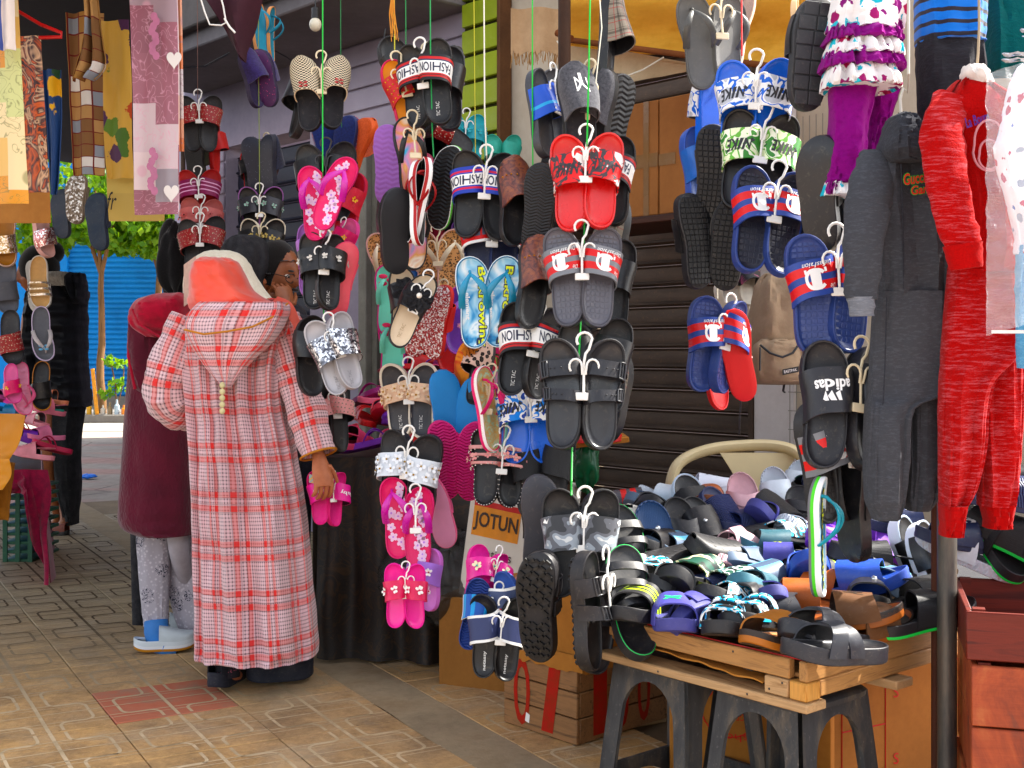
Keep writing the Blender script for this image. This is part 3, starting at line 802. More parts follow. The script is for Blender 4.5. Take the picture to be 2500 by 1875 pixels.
def d_edgebeads(hexv, r=.002, n=46):
    mt = plain(hexv, .3, .1, 30, 0, .6, .5)
    def f(last, st, bed, side):
        mb = MB()
        for p in last.ring(.965, 1, n, zb=.0005): mb.sphere(p, r, 6, 4)
        return [('bead_trim', mb.mesh('bead_trim', mt))]
    return f
def d_ruffle(hexv, cu=.5, cv=.5, r=.034, n=5, pearl=None):
    mt = plain(hexv, .8, .15, 40, .1); mp = plain(pearl or hexv, .3, .05, 30, 0, .6)
    def f(last, st, bed, side):
        mb = MB(); rg = random.Random(4+side); c = offs(st, .002)(cu, cv); nrm = (offs(st, .02)(cu, cv)-c).normalized()
        ux = nrm.cross(Vector((0, 1, 0))).normalized(); vy = nrm.cross(ux)
        for k in range(n):
            rr = r*(1-.75*k/n); b = len(mb.v); N = 44; ph = rg.random()*6
            for i in range(N):
                a = 6.283*i/N
                for q in (0, 1):
                    d = rr*(.45+.55*q)*(1+.12*math.sin(9*a+ph)*q); mb.vert(c+(ux*math.cos(a)+vy*math.sin(a))*d+nrm*(.003+.0035*k+q*.006*math.sin(11*a+ph)))
            for i in range(N):
                j = (i+1) % N; mb.face((b+2*i, b+2*i+1, b+2*j+1, b+2*j), 0)
        mb.sphere(c+nrm*.02, r*.2, 10, 6, 1); return [('ruffle', mb.mesh('ruffle', [mt, mp], sharp=0))]
    return f
def d_bow(hexv, cu=.5, cv=.55, r=.022):
    mt = plain(hexv, .5, .08, 30, .05)
    def f(last, st, bed, side):
        mb = MB(); c = Vector((last.cx(.78), last.y(.76), last.top(.76)+.026)) if st is None else offs(st, .003)(cu, cv)
        for sg in (-1, 1):
            for s2 in (-.5, .5):
                mb.sphere(c+Vector((sg*r*.6, s2*r*.8, .001)), r*.5, 10, 6, 0, (1.0, .55, .3))
        mb.sphere(c+Vector((0, 0, .004)), r*.22, 8, 5, 0); return [('bow', mb.mesh('bow', mt, sharp=0))]
    return f
def d_pads(hexv, rows=7):                                     # moulded footbed blocks
    mt = mat_of(hexv)
    def f(last, st, bed, side):
        mb = MB(); L = last.L
        for j in range(rows):
            for blk in ((-.42, -.02), (.30, .44)):
                if blk[0] > 0 and j > 2: continue
                y = L*(blk[0]+(blk[1]-blk[0])*(j+.5)/(rows if blk[0] < 0 else 3)); q = y/L+.5
                w_ = last.hw(q)*.74; dy = L*(blk[1]-blk[0])/(rows if blk[0] < 0 else 3)*.38
                for i in range(5):
                    x = last.cx(q)-w_+2*w_*(i+.5)/5; z = last.top(q)-.0072
                    mb.box((x-w_/5*.8, y-dy, z), (x+w_/5*.8, y+dy, z+.0016), 0, bev=.0007)
        return [('footbed_blocks', mb.mesh('footbed_blocks', mt, sharp=20))]
    return f
# plastic shoe hanger --------------------------------------------------------
def hanger_mesh(mat, plate=True):
    mb = MB()
    hook = [(.0+.022*math.cos(a)+.0, .118+.022*math.sin(a), .03) for a in [R(200-30*i) for i in range(8)]]
    hook = [(-.020+.0, .105, .03)]+hook[1:]
    mb.tube([(.024*math.cos(R(215-25*i)), .125+.024*math.sin(R(215-25*i)), .055) for i in range(9)]+[(.014, .098, .055), (.004, .085, .055), (0, .06, .056), (0, .0, .06), (0, -.035, .062)], .0042, 8, flat=.8)
    for sg in (-1, 1):
        pts = [(sg*.005, .02, .06)]+[(sg*(.026+.019*math.cos(R(180-i*28))), .045+.022*math.sin(R(180-i*28)), .066-.001*i) for i in range(9)]
        mb.tube(pts, .0036, 8)
    if plate: mb.box((-.024, -.058, .056), (.024, -.034, .064), 0, bev=.002)
    return mb.mesh('hanger', mat, sharp=60)
HM = hanger_mesh(HANG); HMB = hanger_mesh(plain('d8c9ac', .4, .06, 20, 0)); HMK = hanger_mesh(plain('3b3a3c', .5, .1, 20, 0))
RX90 = Matrix.Rotation(R(90), 4, 'X')
def hung_mtx(px, py, d, yaw=0, pitch=0, roll=0, scale=1):
    return Matrix.Translation(P(px, py, d)) @ Matrix.Rotation(R(yaw), 4, 'Z') @ Matrix.Rotation(R(pitch), 4, 'X') @ RX90 @ Matrix.Rotation(R(roll), 4, 'Z') @ Matrix.Scale(scale, 4)
PLACED = []; JR = random.Random(17)
def pair(label, spec, px, py, d, yaw=0, pitch=-8, roll=0, splay=3, turn=16, gap=-.010, hang=HM, hdy=.0, group='shoes hung on strings over the stall', n=2, dz=(0, .010), cat=None, dy=(0, 0)):
    t = NAMES[spec['t']]; nm = {'slide': 'pair_of_slides', 'flip_flop': 'pair_of_flip_flops', 'sandal': 'pair_of_sandals', 'slipper': 'pair_of_slippers', 'clog': 'pair_of_clogs'}[t] if n == 2 else 'hung_'+t
    yaw += JR.uniform(-5, 5); pitch += JR.uniform(-4, 4); roll += JR.uniform(-3.5, 3.5)
    root = empty(nm, label=label, cat=cat or t.replace('_', ' '), group=group, mtx=hung_mtx(px, py, d, yaw, pitch, roll))
    W = spec.get('W', .104)
    if n == 2:
        for k, sg in enumerate((-1, 1)):
            mt = Matrix.Translation((sg*(W/2+gap), dy[k]+JR.uniform(-.007, .007), dz[k])) @ Matrix.Rotation(R(-sg*splay+JR.uniform(-3, 3)), 4, 'Z') @ Matrix.Rotation(R(sg*turn+JR.uniform(-7, 7)), 4, 'Y') @ Matrix.Rotation(R(JR.uniform(-4, 4)), 4, 'X')
            put_shoe(spec, -sg, root, mt)
    else: put_shoe(spec, n, root, Matrix.Identity(4))
    if hang is not None: mobj('hanger', hang, root, Matrix.Translation((0, spec.get('L', .27)*.10+hdy, .030)) @ Matrix.Scale(.78*spec.get('W', .104)/.104, 4))
    PLACED.append(root); return root
def single(label, spec, px, py, d, side=1, yaw=0, pitch=-8, roll=0, group='shoes hung on strings over the stall', hang=None, cat=None):
    return pair(label, spec, px, py, d, yaw, pitch, roll, n=side, hang=hang, group=group, cat=cat)
def lying(label, spec, pos, yaw, side=1, pitch=0, roll=0, group='shoes piled on the wooden stall tray', flip=False, cat=None):
    mt = Matrix.Translation(pos) @ Matrix.Rotation(R(yaw), 4, 'Z') @ Matrix.Rotation(R(pitch), 4, 'X') @ Matrix.Rotation(R(roll+(180 if flip else 0)), 4, 'Y')
    o = put_shoe(spec, side, None, mt); tag(o, label, cat or NAMES[spec['t']].replace('_', ' '), group); return o
def cord(label, pts, r, mat, cat='string', name='string', group='strings that carry the shoes'):
    mb = MB(); mb.tube(pts, r, 6); o = mb.build(name, mat); return tag(o, label, cat, group)
# ================================================================ hung footwear
K = 2500/2212
def hp(label, spec, x, y, d, **k): return pair(label, spec, x*K, y*K, d, **k)
def h1(label, spec, x, y, d, side=1, **k): return single(label, spec, x*K, y*K, d, side, **k)
TIC = d_bed('TIC TAC', 'd9d7d3')
FB = bands(((0, '111013'), (.10, 'b3202a'), (.17, '111013'), (.20, 'b3202a'), (.26, 'eceae6'), (.74, '20264a'), (.80, 'b3202a'), (.90, '111013')))
def fash(strapm, ink='20223c'): return d_text('FASHION', ink, wu=.62, wv=.36, bold=.012)
sp_fashion = dict(t='slide', L=.27, W=.104, T=.03, strap=FB, deco=(fash(FB), TIC))
BF = bands(((0, '24399a'), (.14, 'c02347'), (.22, '24399a'), (.28, 'eceae6'), (.72, '24399a'), (.78, 'c02347'), (.86, '24399a')))
sp_fashion_blue = dict(t='slide', L=.27, W=.108, T=.03, strap=BF, deco=(fash(BF),))
SHN = plain('2a292b', .28, .1, 20, .04, .6)
RBED = plain('d3121c', .28, .05, 20, .02, .6)
NIKE = d_text('NIKE', '2a2a2e', .46, .46, .36, .38, bold=.03, shear=.3)
def nike(cols, sole, seed=0, scale=30):
    return dict(t='slide', rim=.87, L=.27, W=.106, T=.03, sole=sole, ins=sole, strap=camo(cols, scale, .4, seed), s0=.46, s1=.82, deco=(NIKE, d_poly(SWOOSH, '2c2c33', 'swoosh')))
sp_nike_red = nike(('e6dfdc', 'c4141d', '3a3336', 'd11a22'), RBED, 1)
NBL = plain('1463cf', .3, .06, 20, .03, .6)
sp_nike_blue = nike(('eceae8', '1d62c4', 'e8e8ea', 'b9bcc4'), NBL, 2, 26)
sp_nike_sky = nike(('eeecec', '2f80d8', 'f0f0f0', '23439a'), NBL, 3, 26)
sp_nike_green = nike(('e6ecc8', '6fae4e', 'eef0da', '3f7f38'), BLK, 4, 26)
def champ(bandm, sole, ins, script='f2efec'):
    logo = d_poly(ring_poly(.5, .45, .115, .30, .34, 40, 320)+[[(.46, .20), (.54, .20), (.54, .72), (.46, .72)], [(.54, .62), (.62, .62), (.62, .74), (.40, .74), (.40, .62)]], 'f4f1ee', 'emblem')
    return dict(t='slide', rim=.86, L=.28, W=.108, T=.032, sole=sole, ins=ins, strap=bandm, s0=.48, s1=.82,
                deco=(logo, d_text('DieFashion', script, .56, .84, .34, .14, shear=.3), d_text('Die', script, .70, .2, .1, .14, shear=.3), d_pads(ins)))
NB_ = bands(((0, '2a3f86'), (.16, 'c8141e'), (.40, '2a3f86'), (.58, 'c8141e'), (.82, '2a3f86')), rough=.4)
GB_ = bands(((0, '77787c'), (.16, 'c8141e'), (.40, '77787c'), (.58, 'c8141e'), (.82, '77787c')), rough=.4)
sp_champ_grey = champ(GB_, plain('4c4a50', .4, .1, 20, .06), plain('5a5860', .35, .1, 20, .05, .6))
sp_champ_navy = champ(NB_, plain('2d3f7a', .4, .1, 20, .06), plain('31427c', .35, .1, 20, .05, .6))
sp_champ_dark = champ(NB_, plain('2d3f7a', .4, .1, 20, .06), plain('1d1e2c', .4, .1, 20, .05, .6))
sp_buckle = dict(t='two', rim=.86, L=.29, W=.112, T=.034, sole=BLK2, ins=plain('1c1b1f', .32, .12, 12, .05, .6), strap=plain('1d1c20', .38, .12, 20, .08, .5), out=ribbed('17161a', 20, 'check'))
sp_camo_grey = dict(t='slide', L=.28, W=.108, T=.034, sole=BLK2, ins=BLK, strap=camo(('c3c3c1', '8d9399', '55565b', '2e2e30'), 20, .45, 5, .2), s0=.44, s1=.80, deco=(d_poly([[(.2, .86), (.26, .95), (.30, .86), (.34, .95), (.30, .80)], [(.7, .9), (.78, .98), (.82, .88), (.76, .8)]], 'f0eeea', 'print'),))
sp_lug = dict(t='two', L=.29, W=.112, T=.036, sole=plain('201e20', .45, .1, 20, .1), strap=plain('252326', .45, .1, 20, .08), tread=(16, 5, 'chev'))
sp_seven = dict(t='slide', L=.28, W=.106, T=.028, sole=plain('3a3a40', .5, .1, 20, .1), out=plain('37373d', .55, .1, 20, .1), strap=BLK)
sp_pinkflip = dict(t='flip', L=.245, W=.094, T=.016, sole='d0106a', ins=plain('dc1268', .45, .06, 20, .05), out=ribbed('c7156b', 24), strap=plain('c2209c', .3, .05, 20, .02, .6), tw=.008, deco=(d_bedflowers('eac9e2', 'b987d6', 11, .017),))
sp_pinksole = dict(t='slide', L=.25, W=.095, T=.022, sole='e0506e', ins='e0506e', out=plain('e8646f', .5, .05, 20, .05), strap='e8646f')
sp_jewel = dict(t='slide', L=.25, W=.096, T=.022, strap=BLK, deco=(d_flowers('cfcac2', 'f0ece0', 3, .012, .004, 2, 1), TIC))
SILV = plain('b3b0b3', .4, .06, 20, .04, .5, .25)
sp_silver = dict(t='slide', rim=.86, L=.25, W=.096, T=.026, sole=SILV, ins=SILV, strap=glitter('8f8f96', '35363c'), s0=.42, s1=.80, lin=SILV, deco=(d_bed('TIC TAC', '8a888c'),))
sp_pinkstud = dict(t='slide', L=.27, W=.104, T=.022, sole=BLK, strap=plain('d99a98', .45, .06, 30, .05), s0=.5, s1=.76, deco=(d_studs('e0d2c4', 9, 4), ))
sp_pinkbars = dict(t='bars', L=.235, W=.095, T=.02, strap=plain('dd9d98', .45, .06, 30, .05), deco=(d_edgebeads('e6e0da'), d_flowers('d99490', 'e8d6c8', 4, .012, .008, 3, 1), d_studs('e0cfc4', 8, 3, .0028)))
sp_cream = dict(t='slide', rim=.83, L=.25, W=.100, T=.030, sole=plain('e8dccb', .5, .05, 20, .04), ins=plain('39383c', .4, .1, 20, .05), strap=plain('e2bfa2', .5, .05, 20, .05), s0=.48, s1=.76, lin='e6c7ad', deco=(d_flowers('e6ccb0', 'd1a24c', 8, .015, .003), d_bed('TIC TAC', 'e8e6e2', -.07), d_studs('d8b87a', 8, 2, .0022, .8)))
sp_white = dict(t='slide', L=.25, W=.104, T=.045, sole=plain('202022', .5, .1, 20, .3), ins=BLK2, strap=plain('d6dadf', .45, .04, 20, .03), s0=.44, s1=.76, lin='c9cdd2', deco=(d_flowers('e8ebef', 'b08a4a', 9, .015, .003),))
sp_ruffle = dict(t='slide', L=.245, W=.092, T=.02, sole=BLK, ins=plain('dcc8ad', .5, .05, 20, .03), strap=BLK, deco=(d_ruffle('17161a', .5, .55, .045, 5, 'efe8dc'), d_bed('TIC TAC', 'b09a7c', -.07)))
sp_redsole = dict(t='slide', L=.25, W=.094, T=.02, sole='b31820', ins='c11b22', out=glitter('b8141c', '7d0d12', 240, .1, .5), strap='b31820')
def fl(L, W, sole, ins, strap, out=None, deco=(), T=.016, tw=.0065): return dict(t='flip', L=L, W=W, T=T, sole=sole, ins=ins, out=out or ribbed('333335', 24), strap=strap, deco=deco, tw=tw)
sp_mint = fl(.24, .092, 'c4327c', plain('7fd6bd', .5, .05, 20, .04), plain('79cbb6', .4), deco=(d_bow('c8215a', r=.03),))
sp_leo = fl(.25, .095, 'd8b0a4', leopard('c59465', '2c1f18', 'a8743f', 130), plain('d9ccb2', .45))
sp_purple = fl(.235, .092, 'b65cc2', plain('6b3aa0', .5), plain('9a63c6', .4), deco=(d_bedflowers('d98fc0', 'f0e060', 4, .01, 3),))
sp_ice = dict(t='flip', L=.26, W=.1, T=.022, sole=BLK, ins=swirl(('2a9cc9', '4fb4dc', 'e79ac0', 'e7a765', 'f2e2d0', 'd9822f'), 9, .5, 2, .8), strap=plain('202022', .4))
sp_tricol = fl(.27, .1, bands(((0, 'eceae8'), (.45, 'a11c28'), (.6, 'eceae8'), (.8, '1c1c1e')), 'v'), BLK, plain('a11c28', .4), T=.024)
sp_greenedge = fl(.27, .102, bands(((0, 'e9e9e6'), (.25, '67c94a'), (.5, '232325')), 'v'), BLK, '67c94a', ribbed('161618', 22), T=.022)
sp_bek = dict(t='flip', L=.27, W=.104, T=.02, sole=bands(((0, '2a6f96'), (.4, 'e6eef0'), (.7, '2a6f96')), 'v'), ins=swirl(('1c5c94', '3a8cc0', '9ccce4', 'e9f2f4', '4aa4cc'), 14, .5, 2, .8), strap=plain('2c86a8', .35, .1, 20, .03, .6), tw=.0075,
              deco=(d_bed('Bekrowing', '16264a', -.012, .036, .240, .018, -1, .0008, bold=.06), d_bed('Bekrowing', 'e6ee2a', -.012, .029, .232, .018, -1, .0018, bold=.02), d_bed('element', 'f4f4f2', -.01, .013, .08, -.022, -1, bold=.03)))
sp_lilac = dict(t='slide', L=.26, W=.1, T=.024, sole='a06cb8', out=ribbed('9c67b6', 16, 'wave', .55, .25), strap='a06cb8', ins='a06cb8')
sp_blksole = dict(t='slide', L=.27, W=.104, T=.03, sole=BLK2, out=ribbed('1a191c', 26, 'brick'), strap=BLK)
sp_blksole2 = dict(t='slide', L=.27, W=.106, T=.032, sole=BLK2, out=ribbed('151416', 40, 'check', .55, .9), strap=BLK, tread=(16, 6, 'blk'))
sp_blksole3 = dict(t='slide', L=.28, W=.106, T=.032, sole=plain('1b1b1e', .36, .1, 20, .08, .5), ins=plain('17171a', .36), strap=plain('1b1b1e', .36))
sp_teal = dict(t='slide', L=.24, W=.094, T=.022, sole='2b98a4', ins='2fa3ae', strap='278c98', deco=(d_flowers('2ba0aa', '8fd0d4', 3, .016, .004, 4, 1),))
sp_magsole = dict(t='slide', L=.25, W=.098, T=.02, sole='cf1673', ins='cf1673', out=ribbed('d9137a', 26, 'wave', .5, .9), strap='cf1673')
sp_bluesole = dict(t='closed', L=.26, W=.1, T=.026, sole='1f7fc0', ins='1f7fc0', out=ribbed('1f7fc0', 60, 'check', .6, .3), strap='1f7fc0')
sp_hound = dict(t='closed', L=.25, W=.096, T=.026, sole=BLK2, ins=plain('1d1c20', .9), strap=check('1c1a1a', 'd8c9ae', 26), lin=BLK, deco=(d_bow('a33a3a', .5, .12, .014),))
sp_quilt = dict(t='closed', L=.24, W=.094, T=.022, sole='28345f', ins='3a3a44', out=felt('23306a', '1a2350'), strap=swirl(('e3dcd6', '9c3c52', '3a5580', 'e3dcd6'), 60, .8, 1, 0))
sp_coral = dict(t='closed', L=.24, W=.094, T=.022, sole='d2603c', ins='d2603c', out=felt('dd6c48', 'c85a38'), strap=felt('dd6c48', 'c85a38'))
sp_purp_fur = dict(t='closed', L=.24, W=.094, T=.024, sole='2c2340', ins='2c2340', out=dots('4a2350', 'c04a7a', 90, .14), strap=felt('3b2f63', '2a2148'))
sp_navy_fur = dict(t='closed', L=.25, W=.096, T=.024, sole='21222e', ins='2a2c3c', out=dots('262836', '55586a', 90, .12), strap=felt('2b2e42', '1b1d2a'))
sp_floral = dict(t='slide', L=.24, W=.094, T=.022, sole='8a5a90', ins=BLK, strap=plain('2c2a30', .4), deco=(d_flowers('8fb0a0', 'd08fb0', 3, .013, .004, 6, 1),))
sp_gold = dict(t='slide', L=.24, W=.094, T=.022, sole='d9cfbc', ins=BLK, strap=BLK, deco=(d_flowers('b29a5c', '2a2418', 5, .013, .004, 7, 1),))
sp_reddot = dict(t='slide', L=.25, W=.098, T=.022, ins=plain('2c2b2d', .5), strap=dots('8c121c', 'e8d9c0', 100, .16, .5, .6), deco=(d_studs('e8dcc8', 8, 4, .0022),))
sp_redline = dict(t='slide', L=.25, W=.096, T=.022, sole='a0141c', ins='a8161e', strap=bands(((0, '7d1f4a'), (.25, 'd9a0c0'), (.32, '7d1f4a'), (.5, 'd9a0c0'), (.57, '7d1f4a'), (.72, 'd9a0c0'), (.79, '7d1f4a'))))
sp_salmon = dict(t='slide', L=.24, W=.096, T=.022, sole='b4605c', ins='b8625e', strap=plain('c06a66', .5), deco=(d_flowers('b85a58', '3a2020', 4, .015, .004, 8, 1),))
sp_kidpink = dict(t='slide', L=.185, W=.068, T=.022, sole='e83f9a', ins=plain('f0489e', .35, .05, 20, .02, .6), strap=plain('cf1458', .35), s0=.48, s1=.80, lin='e83f9a', deco=(d_flowers('f4efe8', 'e03a6a', 3, .013, .003, 2, 1),))
sp_kidlilac = dict(t='slide', L=.185, W=.068, T=.02, sole='c873c4', ins='d083cc', strap=plain('9b6cc0', .35), deco=(d_flowers('f2ede4', 'd8283c', 2, .011, .003, 5, 1),))
sp_kidmag = dict(t='slide', L=.17, W=.066, T=.02, sole='d61a8c', ins='e02a96', strap=plain('d61a8c', .35), deco=(d_flowers('e9dcb8', '4ab8b4', 2, .014, .004, 9, 1), d_text('Hi', 'f2d0e4', .6, .2, .1, .2)))
SKB = bands(((0, 'e8eef0'), (.08, '2390c8'), (.22, '1b4f9c'), (.38, '2390c8'), (.46, '1b4f9c'), (.62, '2390c8'), (.70, '1b4f9c'), (.85, '2390c8'), (.93, 'e8eef0')), 'u')
sp_kidblue = dict(t='slide', L=.19, W=.074, T=.02, sole='1f3270', ins=ribbed('223a80', 26, 'wave', .5, .5), strap=SKB)
sp_netas = dict(t='slide', L=.22, W=.08, T=.02, strap=bands(((0, 'e6e4e0'), (.1, '2c3357'), (.9, 'e6e4e0'))), deco=(d_bed('netassy', 'd8d8d6', -.065, .009, .05, bold=.02),))
sp_kidgrey = dict(t='slide', L=.19, W=.072, T=.02, sole='3a57a0', ins='3a57a0', strap=bands(((0, 'e6e4e0'), (.08, 'b8202c'), (.14, '3b4564'), (.88, 'e6e4e0'))))
RB_ = bands(((0, 'eceae8'), (.1, 'c81822'), (.9, 'eceae8')))
sp_redtab = dict(t='slide', L=.26, W=.104, T=.028, sole=NAVY, ins=plain('1d2440', .5), strap=RB_, deco=(d_poly([[(.26+.12*i, .25), (.34+.12*i, .25), (.34+.12*i, .75), (.26+.12*i, .75)] for i in range(5)], '55586c', 'inset'),))
sp_brown = dict(t='closed', L=.27, W=.102, T=.026, sole=BLK, ins=BLK, strap=swirl(('2a1714', '4a2a28', '6a3c34', '8a5238', '3a1e22'), 30, .4, 4, 1.5), lin=plain('2b2a2c', .9), out=ribbed('2b2a2b', 30, 'wave'), deco=(d_studs('c8842c', 7, 1, .003),))
sp_nyfelt = dict(t='closed', L=.28, W=.11, T=.03, sole=BLK, ins=plain('232225', .9), strap=felt('55555a', '3a3a3f'), lin=plain('232225', .9), out=ribbed('232324', 18, 'wave'), deco=(d_text('N', 'e6e4e2', .5, .50, .15, .30, bold=-.01), d_text('Y', 'e6e4e2', .5, .54, .17, .40, bold=-.01)))
sp_plaidslip = dict(t='closed', L=.28, W=.108, T=.03, sole=BLK, ins=BLK2, strap=tartan('8d8478', '2a2624', '9a2a30', 4), lin=BLK2, out=ribbed('262527', 30, 'brick'))
sp_orange = dict(t='slide', L=.26, W=.1, T=.024, sole='c92456', ins=plain('e8912c', .5, .06, 20, .04), strap=plain('b51c2c', .5), deco=(d_studs('e0b040', 8, 4, .003),))
sp_orangefur = dict(t='closed', L=.25, W=.096, T=.03, sole='cf7a1f', ins='cf7a1f', out=swirl(('d8842a', 'e08c30', 'c03a1c', 'd07a22'), 10, .8, 2), strap=felt('cf6a2a', 'b8521c'))
sp_leofur = dict(t='closed', L=.24, W=.092, T=.02, sole=BLK, ins=BLK, out=BLK, strap=leopard('d9b8a8', '1c1614', '3a2a26', 60), deco=(d_ruffle('b06a34', .5, .4, .03, 4),))
sp_sideblue = dict(t='slide', L=.27, W=.104, T=.028, sole=plain('3c3c40', .4), ins=plain('2f3036', .5), strap=bands(((0, '2450b8'), (.3, '2ba0d8'), (.4, '2450b8')), rough=.3))
sp_bluenb = dict(t='slide', L=.27, W=.104, T=.028, sole=plain('3a57a6', .4), ins=plain('4463ae', .4), strap=plain('2f62b0', .4), deco=(d_text('NB', 'eeeeec', .4, .5, .22, .4, bold=.03),))
sp_greyflip = fl(.27, .102, plain('55534f', .5), plain('5c5a56', .5), plain('4a4946', .4), tw=.0075)
sp_brush = fl(.27, .1, 'd8b8a4', ribbed('e0bfae', 60, 'check', .6, .9), plain('3a3a38', .4))
sp_redout = fl(.275, .1, plain('c81a0e', .45), plain('d01a0e', .45), 'c81a0e', out=ribbed('cf1b0f', 60, 'check', .5, .25))
sp_block = dict(t='slide', L=.28, W=.11, T=.03, sole=plain('2a2a2c', .5), out=plain('202022', .55), strap=BLK, tread=(7, 2, 'blk'), treadm=plain('343437', .5, .1, 30, .2))
sp_adi = dict(t='slide', L=.29, W=.112, T=.034, sole=plain('232226', .42), ins=plain('1f1e22', .38), strap=plain('252428', .38, .1, 20, .06), s0=.42, s1=.82,
              deco=(d_text('adidas', 'f0eeec', .5, .60, .40, .26, bold=.03), d_poly([[(.42+.06*i, .26-.0*i), (.46+.06*i, .26), (.43+.06*i, .48), (.39+.06*i, .30+.06*i)] for i in range(3)], 'f0eeec', 'emblem')))
sp_greyred = champ(GB_, BLK2, BLK)
sp_salflip = fl(.24, .092, 'e46a92', ribbed('f0a0bc', 9, 'wave', .5, .4), 'e46a92', out=ribbed('eda3c2', 20, 'brick', .5, .4))
sp_pinkredslide = dict(t='slide', L=.24, W=.094, T=.022, sole='c41a4c', ins='cc1a3c', strap='c81440', deco=(d_flowers('e8b040', 'c81440', 3, .01, .004, 11, 1),))
sp_kidhot = dict(t='slide', L=.18, W=.07, T=.02, sole='e0569a', ins='e06a9c', strap=plain('d61a6a', .35), deco=(d_flowers('eebb30', 'f2ede4', 2, .01, .003, 12, 1),))
sp_babypink = dict(t='slide', L=.18, W=.068, T=.02, sole='e02a80', ins='e63a92', strap=plain('df2490', .35), deco=(d_text('Baby', 'f6eef0', .5, .5, .4, .3, bold=.02), ))

# --- column of the far left shop front (polka-dot, striped, salmon slides)
gA = 'shoes hung against the lilac wall'
hp('red polka dot slides on a white hanger, topmost beside the pink printed cloth', sp_reddot, 432, 268, 5.4, yaw=12, group=gA)
h1('plain charcoal slide sole under the red polka dot slides', sp_blksole, 420, 345, 5.5, yaw=160, group=gA)
h1('bright red flip flop hanging edge on behind the charcoal sole', sp_redsole, 458, 320, 5.6, yaw=75, roll=-8, group=gA)
hp('red slides with purple pink striped straps', sp_redline, 430, 432, 5.4, yaw=8, group=gA)
hp('salmon slides with small dark flowers under the striped red pair', sp_salmon, 434, 492, 5.35, yaw=8, group=gA)
hp('black slides with dark red studded straps just above the black bag', sp_reddot, 438, 535, 5.25, yaw=6, group=gA)
# --- column in front of the dark navy shutter
gB = 'shoes hung before the dark shutter'
hp('teal flip flops with tan edge hung near the dark red tarp', fl(.25, .095, 'c98a58', '1f7f98', '1f7f98'), 566, 70, 5.2, yaw=70, group=gB, hang=None)
h1('purple fur slipper with red star hung sideways', sp_purp_fur, 538, 172, 5.0, 1, yaw=60, pitch=-5, roll=8, group=gB)
h1('purple studded slipper sole beside the fur slipper', sp_purp_fur, 569, 168, 5.0, -1, yaw=165, roll=-6, group=gB)
hp('dark navy fur slippers hanging before the dark shutter', sp_navy_fur, 560, 355, 5.2, yaw=150, group=gB, hang=HMB)
hp('black slides with red soles peeping out under the navy slippers', dict(t='slide', L=.22, W=.09, sole='a8161e', ins=BLK, strap=BLK), 563, 380, 5.5, yaw=0, group=gB, hang=None)
hp('mauve slides with flower trim on black straps', sp_floral, 563, 468, 5.2, yaw=10, group=gB)
hp('cream edged black slides with gold flowers just behind the black headscarf', sp_gold, 566, 535, 5.0, yaw=0, group=gB, hang=HMB)
# --- column on the long green string by the plaid woman
gC = 'shoes on the green string beside the plaid robe'
hp('houndstooth check slippers with bow', sp_hound, 692, 208, 4.1, yaw=12, pitch=-6, group=gC, hang=HMB)
h1('black slipper edge behind the houndstooth pair', sp_blksole, 662, 222, 4.25, yaw=-60, group=gC)
hp('blue and white patterned quilted slippers seen from their navy soles', sp_quilt, 722, 318, 4.5, yaw=165, group=gC, hang=None)
h1('coral orange slipper hanging at a slant', sp_coral, 768, 318, 4.5, yaw=140, roll=35, group=gC)
h1('hot pink flip flop with white flowers, left one of the crossed top pair', sp_pinkflip, 678, 442, 3.95, 1, yaw=6, roll=6, group=gC)
h1('hot pink flip flop with white flowers tilted across its partner', sp_pinkflip, 724, 420, 3.85, -1, yaw=-5, roll=-22, group=gC)
hp('dark grey slides behind the flowered pink flip flops', sp_blksole, 705, 400, 4.15, yaw=8, group=gC, hang=HMK)
hp('crimson slides with yellow bead flowers behind the pink flip flops', sp_pinkredslide, 762, 455, 4.2, yaw=-25, roll=-8, group=gC, gap=-.03, dz=(0, .03))
hp('small pink slides with orange flower beside the black jewelled pair', sp_kidhot, 757, 540, 4.1, yaw=-40, roll=-6, group=gC, gap=-.02, dz=(0, .03))
h1('plum slide hung behind the black jewelled slides', sp_lilac, 672, 565, 4.2, yaw=10, group=gC)
hp('black slides with jewelled bows and silver heel lettering', sp_jewel, 693, 592, 3.95, yaw=18, pitch=-8, roll=-6, group=gC, gap=-.03, dz=(0, .03))
h1('plain salmon pink sole hung beside the black jewelled slides', sp_pinksole, 737, 605, 3.95, 1, yaw=-170, roll=8, group=gC)
hp('silver slides with crushed glitter straps', sp_silver, 722, 770, 3.9, yaw=24, pitch=-10, roll=17, group=gC, gap=-.028, dz=(.0, .035))
h1('black sole hung behind the silver glitter slides', sp_blksole2, 668, 770, 4.1, -1, yaw=25, group=gC)
hp('black slides with pink studded straps by the plaid sleeve', sp_pinkstud, 705, 898, 4.5, yaw=44, pitch=-6, group=gC, gap=-.028, dz=(0, .03))
